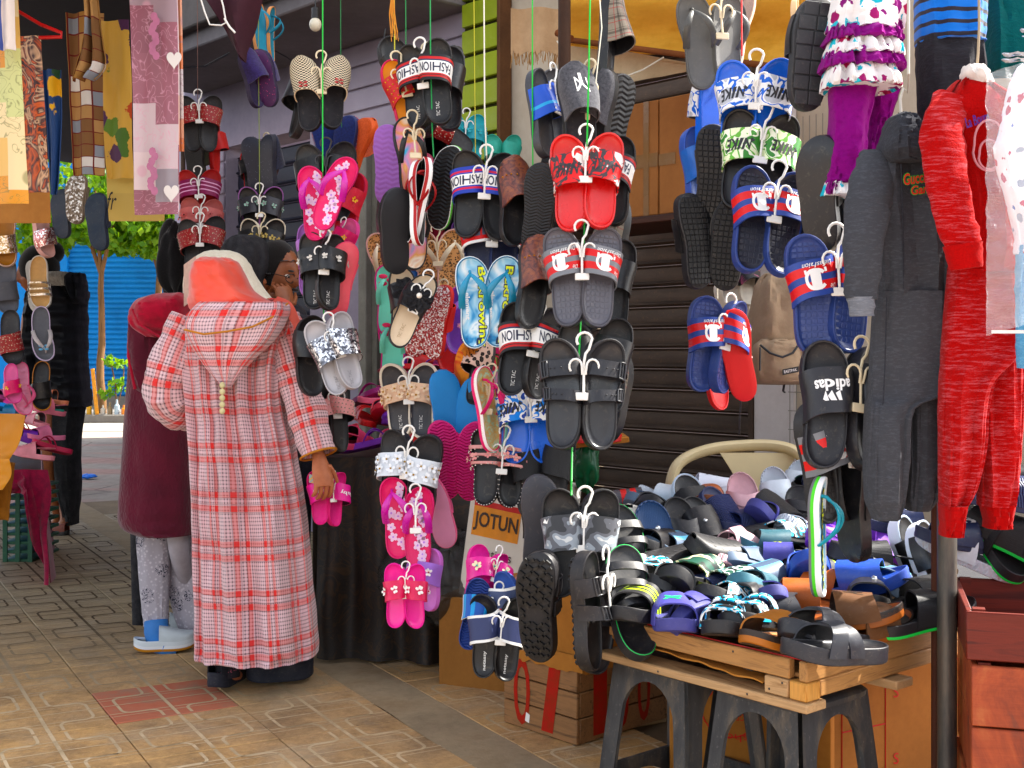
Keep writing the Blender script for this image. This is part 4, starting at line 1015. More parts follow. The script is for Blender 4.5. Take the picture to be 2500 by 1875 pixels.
# --- dense middle column
gD = 'shoes crowded on the middle strings'
hp('black slides with white FASHION straps at the very top', sp_fashion, 928, 192, 3.85, yaw=-10, pitch=-4, roll=3, splay=2, group=gD, gap=-.018, dz=(0, .03))
hp('black slides hung directly behind the topmost FASHION pair', sp_blksole3, 945, 200, 4.05, yaw=-16, roll=6, group=gD, hang=HMB)
h1('white and red strap of a slide showing edge on at the top right', sp_fashion_blue, 985, 190, 4.1, -1, yaw=-75, group=gD)
h1('orange footbed slide with red beaded strap', sp_orange, 868, 218, 3.9, 1, yaw=12, roll=14, group=gD, hang=HMB)
h1('black tread sole behind the orange slide', sp_blksole2, 862, 170, 4.05, 1, yaw=15, roll=10, group=gD)
h1('lilac purple bare slide sole', sp_lilac, 836, 356, 4.0, -1, yaw=170, roll=3, group=gD)
h1('flip flop printed with ice cream cones on blue', sp_ice, 884, 345, 3.85, 1, yaw=15, roll=4, group=gD, hang=HMB)
hp('teal slides with flowers in the dark shop opening', sp_teal, 1003, 305, 5.4, yaw=10, roll=-6, group=gD)
hp('mint green slides beside the lime slatted panel', dict(t='slide', L=.24, W=.094, sole='3f9a86', ins='46a690', strap='3f9a86'), 1085, 345, 6.2, yaw=0, group=gD, hang=None)
h1('red sequin slipper tucked under the topmost FASHION pair', sp_reddot, 962, 290, 5.0, yaw=30, roll=60, group=gD)
h1('white red and black edged flip flop hanging edge on', sp_tricol, 893, 440, 3.8, 1, yaw=72, roll=-10, pitch=-6, group=gD)
h1('second tricolour edged flip flop facing the first', sp_tricol, 918, 436, 3.8, -1, yaw=-72, roll=-8, group=gD)
h1('black sole with a lime green edge', sp_greenedge, 957, 405, 3.85, 1, yaw=152, roll=14, group=gD)
h1('large plain black sole left of the tricolour flip flops', sp_blksole, 858, 500, 3.8, 1, yaw=-160, roll=-3, group=gD)
h1('blue printed flip flop edge between the black soles', sp_ice, 890, 500, 3.95, 1, yaw=30, roll=-6, group=gD)
hp('leopard print flip flops with beige straps on a beige hanger', sp_leo, 948, 575, 4.2, yaw=-4, roll=4, group=gD, hang=HMB)
h1('leopard print flip flop left of the black flower mule', sp_leo, 834, 580, 4.2, yaw=6, roll=12, group=gD)
h1('black mule with big ruffled flower and pearl centre', sp_ruffle, 888, 672, 3.75, -1, yaw=8, pitch=-8, roll=-24, group=gD, hang=HM)
h1('black flower mule partner half hidden behind', sp_ruffle, 868, 660, 3.9, 1, yaw=14, roll=-6, group=gD)
hp('red glitter soles behind the black flower mule', sp_redsole, 918, 690, 4.0, yaw=170, roll=8, group=gD, hang=None)
h1('mint flip flop with pink bow above its partner', sp_mint, 838, 650, 4.1, 1, yaw=10, group=gD)
h1('mint flip flop with pink bow, the lower of the two', sp_mint, 845, 755, 4.1, 1, yaw=12, group=gD)
hp('purple flip flops with butterfly straps', sp_purple, 968, 690, 4.15, yaw=-10, roll=5, group=gD, hang=HMB)
h1('red slide under the purple flip flops', sp_redsole, 958, 735, 4.3, yaw=-10, roll=16, group=gD)
hp('cream slides with flower straps and black footbeds', sp_cream, 889, 865, 4.05, yaw=-2, pitch=-5, splay=2, turn=6, group=gD)
hp('black platform slides with white flower strap', sp_white, 893, 1018, 3.75, yaw=-14, pitch=-6, splay=2, group=gD)
h1('black beaded platform slide hung behind the white flower pair', sp_pinkbars, 935, 1020, 3.95, -1, yaw=-80, group=gD)
h1('hot pink flip flop with white flowers in the lower pair, left', sp_pinkflip, 856, 1118, 3.7, 1, yaw=10, roll=4, pitch=-6, group=gD, hang=None)
h1('hot pink flip flop with white flowers in the lower pair, right', sp_pinkflip, 906, 1140, 3.68, -1, yaw=-6, roll=3, pitch=-6, group=gD, hang=HM)
h1('pale pink bare flip flop sole', sp_salflip, 945, 1108, 3.8, -1, yaw=176, roll=-10, group=gD)
hp('small pink children slides with white flower straps', sp_kidpink, 874, 1282, 3.55, yaw=10, pitch=-10, splay=-2, turn=14, group=gD)
hp('small lilac children slides hanging sideways', sp_kidlilac, 932, 1250, 3.7, yaw=-50, roll=8, group=gD)
# --- white string column
gE = 'shoes on the white string'
hp('black slides with blue FASHION straps on the white string', sp_fashion_blue, 1046, 428, 3.75, yaw=4, pitch=-4, splay=1, turn=8, group=gE)
hp('navy slides with red tab straps under the blue FASHION pair', sp_redtab, 1060, 530, 3.8, yaw=4, pitch=-4, group=gE)
h1('sky blue printed flip flop with yellow lettering', sp_bek, 1022, 655, 3.6, 1, yaw=10, pitch=-4, roll=3, group=gE, hang=None)
h1('sky blue lettered flip flop, right one beside the brown slippers', sp_bek, 1084, 652, 3.6, -1, yaw=-6, pitch=-4, roll=-6, group=gE)
h1('dark brown marbled slipper seen from its side at the top', sp_brown, 1104, 440, 3.6, 1, yaw=30, roll=-4, group=gE)
h1('grooved dark sole right of the brown marbled slipper', sp_brown, 1160, 455, 3.5, -1, yaw=165, roll=10, group=gE)
h1('black slipper sole edge behind the grooved dark sole', sp_blksole, 1200, 400, 3.65, yaw=150, roll=8, group=gE)
h1('brown marbled slipper with gold chain trim', sp_brown, 1145, 612, 3.5, 1, yaw=28, roll=-8, group=gE, cat='slipper')
hp('black slides with white FASHION straps hung at a slant low down', sp_fashion, 1132, 762, 3.55, yaw=18, pitch=-8, roll=-10, splay=1, group=gE, gap=-.02, dz=(0, .03))
h1('orange fur slipper showing its blotched sole', sp_orangefur, 1008, 815, 3.9, 1, yaw=150, roll=6, group=gE)
h1('leopard slipper with brown pompon', sp_leofur, 1042, 795, 3.85, 1, yaw=-35, roll=0, group=gE)
hp('sky blue bare slipper soles', sp_bluesole, 988, 892, 3.85, yaw=172, roll=3, group=gE, hang=None)
hp('magenta slide soles with zigzag grooves', sp_magsole, 990, 998, 3.8, yaw=180, group=gE, hang=None)
h1('magenta edged mint flip flop hanging edge on', fl(.26, .1, bands(((0, 'd61a6a'), (.5, 'f0ece8'), (.7, 'd61a6a')), 'v'), swirl(('8fcdb4', 'c89a5a', '9fd8c0'), 20), 'd0246e', T=.022), 1044, 885, 3.7, 1, yaw=55, group=gE)
h1('mint and pink flip flop beside the magenta edged one', fl(.26, .1, '8fcdb4', swirl(('8fcdb4', 'e08ab0', '9fd8c0'), 20), 'd0246e'), 1078, 890, 3.75, -1, yaw=-30, group=gE, hang=HMB)
hp('bright blue slides with blue and white camouflage straps in the middle', sp_nike_sky, 1142, 905, 3.75, yaw=4, pitch=-5, splay=2, group=gE, gap=-.012)
hp('blue slides half hidden under the middle blue pair', dict(t='slide', L=.25, sole=NBL, ins=NBL, strap=NBL), 1165, 925, 3.95, yaw=-8, group=gE, hang=None)
hp('black slides with pink flower bars and beaded edges', sp_pinkbars, 1078, 1012, 3.75, yaw=8, pitch=-4, roll=-6, group=gE)
hp('black mesh slides in the shade under the blue camouflage pair', dict(t='slide', L=.26, W=.1, strap=ribbed('202022', 60, 'check'), ins=BLK2), 1172, 1025, 3.75, yaw=0, group=gE, hang=None)
# --- green string column
gF = 'shoes on the long green string'
h1('tartan plaid slipper hanging heel down at the top', sp_plaidslip, 1300, 85, 3.5, 1, yaw=70, pitch=0, roll=-14, group=gF)
h1('slide with shiny blue strap hung edge on', sp_sideblue, 1158, 250, 3.6, 1, yaw=55, roll=-8, group=gF, hang=HM)
h1('second slide with blue strap behind the edge on one', sp_sideblue, 1182, 245, 3.8, -1, yaw=35, group=gF)
h1('grey felt slipper with white monogram, left one', sp_nyfelt, 1243, 248, 3.45, 1, yaw=14, pitch=-4, group=gF, hang=None)
h1('grey felt slipper with white monogram, turned sideways', sp_nyfelt, 1298, 255, 3.5, -1, yaw=-42, pitch=-4, roll=-3, group=gF, hang=HMB)
h1('black ridged slipper sole beside the grey felt pair', sp_nyfelt, 1335, 262, 3.6, 1, yaw=-150, group=gF)
hp('shiny red slides with red camouflage straps', sp_nike_red, 1265, 396, 3.4, yaw=-2, pitch=-4, splay=3, turn=10, group=gF)
hp('black slides hung directly behind the shiny red pair', sp_fashion, 1310, 405, 3.65, yaw=-30, group=gF, hang=None)
hp('grey slides with red and grey striped straps', sp_champ_grey, 1258, 602, 3.4, yaw=-4, pitch=-4, splay=4, turn=10, group=gF)
hp('dark slides hung right behind the grey striped pair', sp_blksole3, 1300, 620, 3.65, yaw=-14, group=gF, hang=None)
h1('tartan slipper hanging behind the grey slides', sp_plaidslip, 1340, 520, 3.8, 1, yaw=-60, group=gF)
hp('black double buckle sandals with a white hanger', sp_buckle, 1255, 852, 3.2, yaw=0, pitch=-4, splay=4, turn=10, group=gF)
hp('black soles showing behind the double buckle sandals', sp_blksole2, 1290, 800, 3.45, yaw=-20, group=gF, hang=None)
h1('tartan slipper behind the double buckle sandals', sp_plaidslip, 1335, 855, 3.6, 1, yaw=-50, group=gF)
h1('dark grey sole with three small blue windows', sp_seven, 1165, 1142, 3.25, -1, yaw=176, roll=2, group=gF)
hp('black slides with grey camouflage straps low on the green string', sp_camo_grey, 1250, 1172, 3.2, yaw=4, pitch=-4, splay=-2, turn=8, group=gF)
h1('chunky lug sole of a black sandal, left one', sp_lug, 1158, 1315, 3.1, 1, yaw=150, roll=3, group=gF)
h1('chunky black buckle sandal turned to its side, lowest on the green string', sp_lug, 1252, 1318, 3.0, 1, yaw=68, roll=-3, pitch=-4, group=gF, hang=HM)
h1('black buckle sandal behind the chunky lug soles', sp_buckle, 1290, 1330, 3.15, -1, yaw=30, roll=-20, group=gF)
hp('tiny magenta children slides with fairy flowers', sp_kidmag, 1040, 1250, 3.4, yaw=35, roll=-22, group=gF)
hp('small navy slides with sky blue ribbed straps', sp_kidblue, 1043, 1335, 3.3, yaw=20, roll=-16, pitch=-8, group=gF)
hp('small black slides with white netassy lettering', sp_netas, 1072, 1375, 3.25, yaw=6, roll=-6, group=gF)
h1('small blue slide with grey tab strap', sp_kidgrey, 1095, 1310, 3.3, 1, yaw=-30, group=gF)
# --- red string column
gG = 'shoes on the red string'
hp('grey flip flops at the top of the red string', sp_greyflip, 1535, 92, 3.4, yaw=20, pitch=-4, roll=-2, group=gG, hang=HMB)
h1('beige bristle footbed flip flop at the top', sp_brush, 1588, 70, 3.5, -1, yaw=-30, roll=-4, group=gG)
hp('bright blue slides with blue camouflage straps at the top right', sp_nike_blue, 1626, 240, 3.3, yaw=-2, pitch=-6, roll=-5, splay=2, group=gG)
h1('bright blue slide sole leaning out behind the blue camouflage pair', dict(t='slide', L=.27, W=.106, T=.028, sole=NBL, ins=NBL, out=ribbed('1463cf', 60, 'check', .5, .5), strap=camo(('eceae8', '1d62c4', 'e8e8ea', 'b9bcc4'), 26, .4, 2)), 1545, 250, 3.45, 1, yaw=-150, roll=-3, group=gG)
hp('black slides with green camouflage straps', sp_nike_green, 1632, 352, 3.28, yaw=-2, pitch=-8, roll=-6, splay=2, group=gG)
hp('navy slides with red bands, lowest of the three on the red string', sp_champ_dark, 1652, 485, 3.15, yaw=4, pitch=-8, roll=-10, splay=0, turn=3, group=gG)
h1('blue slide with white letters showing edge on at the left', sp_bluenb, 1500, 380, 3.5, 1, yaw=35, roll=-4, group=gG)
h1('black chequered sole beside the blue slide', sp_blksole2, 1538, 375, 3.4, -1, yaw=165, roll=6, group=gG)
hp('black diamond tread soles low behind the navy banded slides', sp_blksole2, 1542, 520, 3.4, yaw=175, roll=3, group=gG, hang=None)
hp('navy slides with red bands hung before the dark shutter', sp_champ_navy, 1530, 745, 3.6, yaw=32, pitch=-6, roll=-10, splay=2, group=gG, gap=-.03, dz=(0, .03))
h1('bright red bare sole beside the backpack', sp_redout, 1597, 770, 3.55, 1, yaw=-170, roll=-13, group=gG)
h1('red flip flop tip hanging under the navy slides', sp_redout, 1545, 790, 3.7, -1, yaw=40, roll=-8, group=gG)
hp('small black slippers with pink character print above the backpack', dict(t='closed', L=.16, W=.07, sole='d8d0c0', ins='d8d0c0', strap=swirl(('1c1c1e', '1c1c1e', '2c2c2e', 'd87a9c', '7aa84a'), 14)), 1592, 618, 4.2, yaw=0, group=gG, hang=None)
hp('cream children slippers just under the printed black pair', dict(t='closed', L=.17, W=.07, sole='d8cfc0', ins='d8cfc0', out=plain('d6ccbc'), strap='d8cfc0'), 1588, 665, 4.25, yaw=170, group=gG, hang=None)
# --- right column beside the clothes
gH = 'shoes hung beside the tracksuits'
h1('dark grey block tread sole at the top right', sp_block, 1757, 115, 3.0, 1, yaw=-172, roll=4, group=gH)
h1('beige slide edge behind the block tread sole', fl(.27, .1, 'd8b890', 'd8b890', 'd8b890'), 1722, 110, 3.2, 1, yaw=70, group=gH)
h1('large black smooth sole left of the purple leggings', sp_blksole3, 1768, 420, 2.95, 1, yaw=150, roll=3, group=gH)
h1('black sole edge behind the purple leggings', sp_blksole3, 1820, 430, 3.05, -1, yaw=35, group=gH)
hp('navy slides with red bands hung beside the grey tracksuit', sp_champ_navy, 1787, 632, 2.85, yaw=4, pitch=-4, splay=5, turn=8, group=gH)
hp('black slides with white lettering and emblem', sp_adi, 1812, 880, 2.8, yaw=20, pitch=-10, roll=-8, splay=2, group=gH, hang=HMB)
hp('black slides with grey and red striped straps seen from the side', sp_greyred, 1770, 1000, 2.85, yaw=52, pitch=-6, roll=-3, group=gH)
h1('black slide sole at the right end beside the grey trousers', sp_blksole3, 1860, 880, 2.95, -1, yaw=-60, group=gH)
h1('black platform sole hanging over the purple clogs', sp_blksole3, 1832, 1090, 2.85, 1, yaw=120, group=gH)
h1('lettered sky blue flip flop with green edge hanging edge on, lowest at the right', dict(sp_bek, sole=bands(((0, '66666a'), (.3, '5fc84a'), (.45, 'eceae8'), (.85, 'd8dce0')), 'v'), strap=plain('1f94a8', .35), T=.026), 1752, 1158, 2.75, 1, yaw=72, pitch=0, roll=-3, group=gH)
# --- strings
GS = plain('23b04a', .5, .05, 20, 0); YS = plain('cfc65a', .6, .05, 20, 0); WS = plain('e3dfcf', .6, .05, 20, 0); RS = plain('d8281c', .5, .05, 20, 0)
def Q(x, y, d): return P(x*K, y*K, d)
cord('bright green string with the houndstooth slippers', [Q(697, -80, 3.9), Q(697, 370, 3.78), Q(698, 400, 4.1), Q(694, 520, 4.2), Q(700, 690, 4.2), Q(708, 760, 4.2)], .0022, GS)
cord('thin dark green string behind the houndstooth slippers', [Q(736, -80, 4.4), Q(736, 150, 4.4), Q(738, 275, 4.4)], .0014, plain('2c7a44'))
cord('green double string above the topmost FASHION slides', [Q(929, -80, 3.8), Q(930, 110, 3.75), Q(934, 290, 3.8), Q(937, 340, 3.8)], .0022, plain('2c8a4c'))
cord('thin green string above the orange slide', [Q(876, -80, 3.95), Q(877, 130, 3.95)], .0014, plain('2c8a4c'))
cord('yellow string left of the topmost FASHION slides', [Q(851, -80, 4.0), Q(853, 170, 4.0)], .002, YS)
cord('thin yellow string at the edge of the lime panel', [Q(1023, -80, 4.4), Q(1027, 335, 4.4)], .0018, YS)
cord('white string with knots carrying the blue FASHION slides', [Q(1045, -80, 3.7), Q(1047, 240, 3.7), Q(1051, 335, 3.68), Q(1054, 370, 3.85), Q(1060, 560, 3.85)], .0024, WS)
cord('green string carrying the slide with shiny blue strap', [Q(1150, -80, 3.55), Q(1150, 150, 3.55), Q(1151, 360, 3.55)], .0022, GS)
cord('thick green string carrying the shiny red slides', [Q(1276, -80, 3.28), Q(1272, 150, 3.28), Q(1268, 310, 3.3), Q(1266, 340, 3.5), Q(1262, 500, 3.45), Q(1254, 700, 3.4), Q(1246, 880, 3.3), Q(1236, 960, 3.25), Q(1234, 1070, 3.12)], .0026, GS)
cord('red string above the blue camouflage slides', [Q(1601, -80, 3.3), Q(1603, 120, 3.25)], .0024, RS)
cord('thin cord above the navy fur slippers', [Q(559, -80, 5.0), Q(558, 120, 5.0), Q(560, 300, 5.0), Q(561, 420, 5.0)], .0018, plain('7d8a4a'))
cord('thin cord above the red polka dot slides', [Q(426, -80, 5.2), Q(427, 215, 5.2)], .0014, plain('6a4a40'))
cord('green string end below the black lettered slides', [Q(1800, 690, 2.9), Q(1798, 750, 2.8), Q(1790, 800, 2.9), Q(1780, 1010, 2.9)], .0022, GS)
cord('cream cord above the navy slides before the shutter', [Q(1549, 540, 3.5), Q(1550, 645, 3.5)], .0018, WS)
cord('cream cord above the grey felt slippers', [Q(1290, -80, 3.4), Q(1300, 60, 3.4), Q(1287, 180, 3.4)], .0018, WS)
rf = random.Random(5); mb = MB()
for i in range(7):
    x = 849+rf.uniform(-4, 8); mb.tube([Q(849, -30, 3.95), Q(x-4, 30, 3.95), Q(x+rf.uniform(-6, 8), 75+rf.uniform(-8, 16), 3.95)], [.003, .002, .0012], 5)
tag(mb.build('frayed_rope', plain('c88a4a', .9)), 'frayed tan rope end beside the yellow string', 'rope')
# ================================================================ front tray, stools, crates, boxes
E1 = Vector((-.648, .762, 0)).normalized(); E2 = Vector((.762, .648, 0)).normalized(); FC = Vector((.632, 2.64, 0))
TMX = Matrix(((E2.x, E1.x, 0, FC.x), (E2.y, E1.y, 0, FC.y), (0, 0, 1, 0), (0, 0, 0, 1)))     # local x = back along the right side, y = left along the front
PINE = wood('b58a5e', '70523a', 1, 1.2); PINE2 = wood('b58a5e', '70523a', 0, 1.2); PINEP = wood('c2a07a', '8a6a4a', 1, 1.0)
CARD = dirty('b5804a', '8a5c32', 3, .85, .6, .1, False); CARD2 = dirty('9c7044', '744e2c', 3, .85, .6, .1, False)
tray = empty('wooden_tray_table', label='orange pine tray table on plastic stools heaped with dark sandals', cat='table', mtx=TMX)
def tbox(name, lo, hi, mat, bev=.003):
    mb = MB(); mb.box(lo, hi, 0, bev=bev); return mb.build(name, mat, tray)
tbox('front_rim', (0, .045, .488), (.022, .60, .532), PINE); tbox('side_rim', (.002, 0, .488), (.95, .022, .532), PINE2)
tbox('corner_block', (-.002, -.002, .446), (.05, .044, .487), wood('d6a365', 'a06a34', 2, 1.5)); tbox('lower_side_board', (.051, .0, .450), (.95, .03, .487), PINE2)
tbox('front_board', (-.004, .046, .447), (.03, .11, .486), PINEP); tbox('back_rim', (.03, .60, .47), (.95, .62, .53), PINE2)
tbox('support_board', (-.012, -.01, .425), (.06, .63, .4455), PINEP); tbox('support_board', (.30, -.03, .425), (.37, .63, .4455), PINEP); tbox('support_board', (.80, 0, .425), (.88, .63, .4455), PINEP)
tbox('bottom_board', (.024, .024, .4885), (.95, .598, .499), PINE2)
mb = MB(); mb.slab(lambda u, v: Vector((.004+.05*v, .12+.47*u, .463+.022*u+.006*fbm(u*9, v*3)+.004*fbm(u*40))), 40, 2, .004)
mb.build('cardboard_liner', CARD, tray)
mb = MB(); mb.tube([(.011, .60, .5335), (.011, .011, .5335), (.95, .011, .5335)], .0018, 6); mb.build('red_edging', plain('a3151c', .5), tray)
nail = plain('4a4440', .4, .1, 20, 0, .5, .6)
for x_, y_, z_ in ((-.0045, .06, .478), (-.0045, .095, .458), (-.0005, .2, .52), (-.0005, .5, .5), (-.0125, .15, .436), (-.0125, .42, .433)):
    mb = MB(); mb.sphere((x_, y_, z_), .0028, 8, 5, 0, (.5, 1, 1)); mb.build('nail_head', nail, tray)
# rear platform under the back of the heap
plat = empty('rear_trestle_table', (1.1, 3.9, 0), 'low trestle table under the back of the shoe heap', 'table')
mb = MB(); mb.box((-.55, -.50, .50), (.95, .55, .53), 0, bev=.004); mb.build('table_top', wood('8a5c38', '54361f'), plat)
for x, y in ((-.45, -.35), (.85, -.4), (-.45, .45), (.85, .45)):
    mb = MB(); mb.box((x-.025, y-.025, 0), (x+.025, y+.025, .4995), 0, bev=.003); mb.build('leg', wood('6d4a30', '3f2a1a', 2), plat)
mb = MB(); mb.grid(lambda u, v: (-.57+1.54*u, -.51+1.07*v, .534+.07*math.sin(math.pi*min(1, v*1.1))+.02*fbm(u*6, v*6)), 24, 16); mb.build('dark_cloth', felt('262428', '18171a'), plat)
# stools
def stool_meshes():
    W0_, W1, H = .125, .165, .425
    def side(t=.012):
        mb = MB()
        def ex(poly):
            b = len(mb.v); n = len(poly)
            def pt(x, z, off):
                k = W0_+(W1-W0_)*(1-z/H); return (x*k, -k+off, z)
            for off in (0, t):
                for x, z in poly: mb.vert(pt(x, z, off))
            mb.face([b+i for i in range(n)], 0, None, False); mb.face([b+n+i for i in range(n)][::-1], 0, None, False)
            for i in range(n):
                j = (i+1) % n; mb.face((b+j, b+i, b+n+i, b+n+j), 0, None, True)
        # legs
        for s_ in (-1, 1):
            ex([(s_*1, H), (s_*1, 0), (s_*.70, 0), (s_*.70, .115), (s_*.68, .15), (s_*.64, .30)][::s_])
        arch = [(.64*math.cos(R(180-15*i)), .30+.09*math.sin(R(15*i))) for i in range(13)]
        for a, b_ in zip(arch, arch[1:]): ex([a, b_, (b_[0]*1.0, H), (a[0]*1.0, H)])
        ex([(-1, H), (-.64, .30), (-.64, H)]); ex([(1, H), (.64, H), (.64, .30)])
        low = [(-.70+1.4*i/10, .075+.04*math.sin(math.pi*i/10)) for i in range(11)]
        for a, b_ in zip(low, low[1:]): ex([a, b_, (b_[0]*.985, .15), (a[0]*.985, .15)])
        return mb.mesh('side_panel', STM, sharp=50)
    mb = MB(); k = W0_
    def rr(e, z): return [((k+e)*math.copysign(abs(math.cos(a))**.35, math.cos(a)), (k+e)*math.copysign(abs(math.sin(a))**.35, math.sin(a)), z) for a in [6.283*i/40 for i in range(40)]]
    mb.rings([rr(.0, H-.012), rr(.012, H-.01), rr(.014, H+.002), rr(.006, H+.008), rr(-.05, H+.006)], 0, cap1=True)
    return side(), mb.mesh('seat', STM, sharp=50)
m = M('grey_stool_plastic', .55, .35); v = m.co(); a = m.noise(m.mp(v, (3, 3, 1)), 6, 6, .7); b_ = m.noise(v, 90, 3)
c = m.ramp(a, [(.3, S('2c2c2e')), (.48, S('3a3a3b')), (.6, S('554e46')), (.75, S('6e6458'))])
m.col(m.mix(m.math('MULTIPLY', m.ramp(b_, [(.62, (0, 0, 0)), (.8, (1, 1, 1))]), .35), c, S('8a8580'))); m.bump(a, .1, .004); STM = m.m
SPM, SSM = stool_meshes()
for lb, y0, x0 in (('dusty grey plastic stool under the left end of the pine tray', .50, .17), ('dusty grey plastic stool under the front corner of the pine tray', .165, .165)):
    st_ = empty('plastic_stool', label=lb, cat='stool', group='stools that carry the pine tray', mtx=TMX @ Matrix.Translation((x0, y0, -.008)))
    for k in range(4): mobj('side_panel', SPM, st_, Matrix.Rotation(R(90*k), 4, 'Z'))
    mobj('seat', SSM, st_)
# painted crate
def boards_crate(name, label, mtx, sx, sy, sz, n, mat, post, cat='crate', paint=None, gap=.004):
    root = empty(name, label=label, cat=cat, mtx=mtx); h = sz/n
    for k in range(n):
        z0, z1 = k*h+gap*.5, (k+1)*h-gap*.5
        for lo, hi in (((.0, 0, z0), (sx, .014, z1)), ((0, sy-.014, z0), (sx, sy, z1)), ((0, .0145, z0), (.014, sy-.0145, z1)), ((sx-.014, .0145, z0), (sx, sy-.0145, z1))):
            mb = MB(); mb.box(lo, hi, 0, bev=.0025); mb.build('board', mat, root)
    for x, y in ((.0145, .0145), (sx-.04, .0145), (.0145, sy-.04), (sx-.04, sy-.04)):
        mb = MB(); mb.box((x, y, .002), (x+.025, y+.025, sz+.002), 0); mb.build('corner_post', post, root)
    mb = MB(); mb.box((.015, .015, .004), (sx-.015, sy-.015, .012), 0); mb.build('base_board', post, root)
    return root
c0 = Vector((-.026, 3.905, 0)); cd = Vector((.219, -.239, 0)).normalized(); cn = Vector((-cd.y, cd.x, 0))
CMX = Matrix(((cd.x, cn.x, 0, c0.x), (cd.y, cn.y, 0, c0.y), (0, 0, 1, .024), (0, 0, 0, 1)))
CRW = wood('977150', '5c4430', 0, 1.3)
crate = boards_crate('wooden_crate', 'old brown wooden crate with red painted figures under the hung sandals', CMX, .325, .42, .235, 3, CRW, wood('7d5330', '4a301a', 2))
REDP = dirty('b03022', '7d3a22', 30, .8, .7, .1, False)
def dig(txt, cx, w_, h_, **k):
    mb = MB(); lettering(mb, txt, lambda x, y: Vector((cx+x*w_, -.0012, .117+y*h_)), **k); mb.build('painted_figure', REDP, crate)
dig('0', .085, .075, .21); dig('1', .215, .085, .205, shear=.1)
for cy in (.10, .2, .3):
    mb = MB(); lettering(mb, '0' if cy > .15 else '1', lambda x, y: Vector((.3262, cy+x*.06, .117+y*.2))); mb.build('painted_figure', REDP, crate)
mb = MB(); mb.raw([(.10, -.0014, .028), (.118, -.0014, .024), (.122, -.0014, .05), (.105, -.0014, .056)], [(0, 1, 2, 3)]); mb.build('sticker', WHT, crate)
# cardboard carton standing on the crate
def carton(label, mtx, sx, sy, sz, mat, name='cardboard_box', ragged=0, flaps=False):
    root = empty(name, label=label, cat='cardboard box', mtx=mtx)
    mb = MB(); mb.box((0, 0, 0), (sx, sy, sz), 0, bev=.003); mb.build('carton', mat, root)
    if ragged:
        def skirt(u, v):
            x = sx*min(1, u*2) if u < .5 else sx; y = 0 if u < .5 else sy*(u-.5)*2
            o = .006+.008*v
            return Vector((x+(o if u >= .5 else 0), y-(o if u < .5 else 0), .03-ragged*v*(1+.35*fbm(u*22)+.25*fbm(u*60))))
        mb = MB(); mb.slab(skirt, 60, 3, .003); mb.build('torn_flap', mat, root)
    return root
carton('orange cardboard box with torn lower edge standing on the painted crate', CMX @ Matrix.Translation((-.005, .01, .238)), .33, .40, .23, CARD, ragged=.05)
# boxes under the tray
bx1 = carton('orange carton with red Plastic lettering behind the left stool', Matrix.Translation(P(1640, 1640, 3.55)*1) @ Matrix.Identity(4), .42, .4, .36, CARD)
bx1.matrix_world = Matrix.Translation((.42, 3.28, .0)) @ Matrix.Rotation(R(-20), 4, 'Z')
REDI = plain('c23a22', .7, .1, 20, 0)
for tx_, w_, h_, z_, kw in (('Plastic', .13, .05, .30, dict(shear=.2, bold=.02)), ('GENUINE', .08, .018, .245, {}), ('shoes', .10, .02, .19, {})):
    mb = MB(); lettering(mb, tx_, lambda x, y: Vector((.16-x*w_, -.002, z_-y*h_)), **kw); mb.build('lettering', REDI, bx1)
mb = MB(); mb.tube([(.085+.15*(.5-.5*math.cos(6.283*i/24)), -.002, .265+.075*math.sin(6.283*i/24)) for i in range(25)], .0018, 4); mb.build('label_ring', REDI, bx1)
bx2 = carton('large brown carton with red ruled lines under the right of the tray', Matrix.Identity(4), .62, .5, .40, CARD2)
bx2.matrix_world = Matrix.Translation((.78, 3.18, 0)) @ Matrix.Rotation(R(30), 4, 'Z')
mb = MB()
for a, b in (((.10, .05), (.10, .36)), ((.26, .05), (.26, .36)), ((.10, .36), (.26, .36)), ((.10, .2), (.26, .2)), ((.10, .05), (.26, .05)), ((.45, .08), (.45, .34)), ((.56, .08), (.56, .34)), ((.45, .34), (.56, .34)), ((.45, .21), (.56, .21)), ((.45, .08), (.56, .08))):
    mb.tube([(a[0], -.001, a[1]), (b[0], -.001, b[1])], .002, 4)
for z in (.1, .28): lettering(mb, 'S', lambda x, y, z=z: Vector((.30+x*.02, -.002, z+y*.03)))
mb.build('ruled_print', plain('a8281c', .7), bx2)
# red crates at the right edge
mm = M('worn_red_paint', .6, .35); v = mm.co(); a = mm.noise(v, 5, 6, .7, .8); b_ = mm.noise(mm.mp(v, (1, 1, 12)), 8, 4, .7)
c = mm.ramp(a, [(.30, S('3c3a36')), (.42, S('8f4632')), (.52, S('a8543a')), (.62, S('b56a48')), (.74, S('c89468'))]); mm.col(mm.mix(mm.math('MULTIPLY', b_, .5), c, S('5a2a20'), 'MULTIPLY')); mm.bump(b_, .3, .003); RDW = mm.m; RDD = wood('6b2a20', '3a1512', 0, .9, .5)
rx = Matrix.Translation((.955, 2.57, 0)) @ Matrix.Rotation(R(-16), 4, 'Z')
boards_crate('wooden_crate', 'red painted wooden crate on the ground at the right edge', rx, .6, .4, .28, 2, RDW, RDD)
boards_crate('wooden_crate', 'red wooden crate stacked on the lower one at the right edge', rx @ Matrix.Translation((.006, .004, .286)), .6, .4, .26, 2, RDW, RDD)
boards_crate('wooden_crate', 'dark mahogany tray crate, topmost of the stack at the right edge', rx @ Matrix.Translation((-.004, .01, .552)), .62, .42, .105, 1, RDD, RDD)
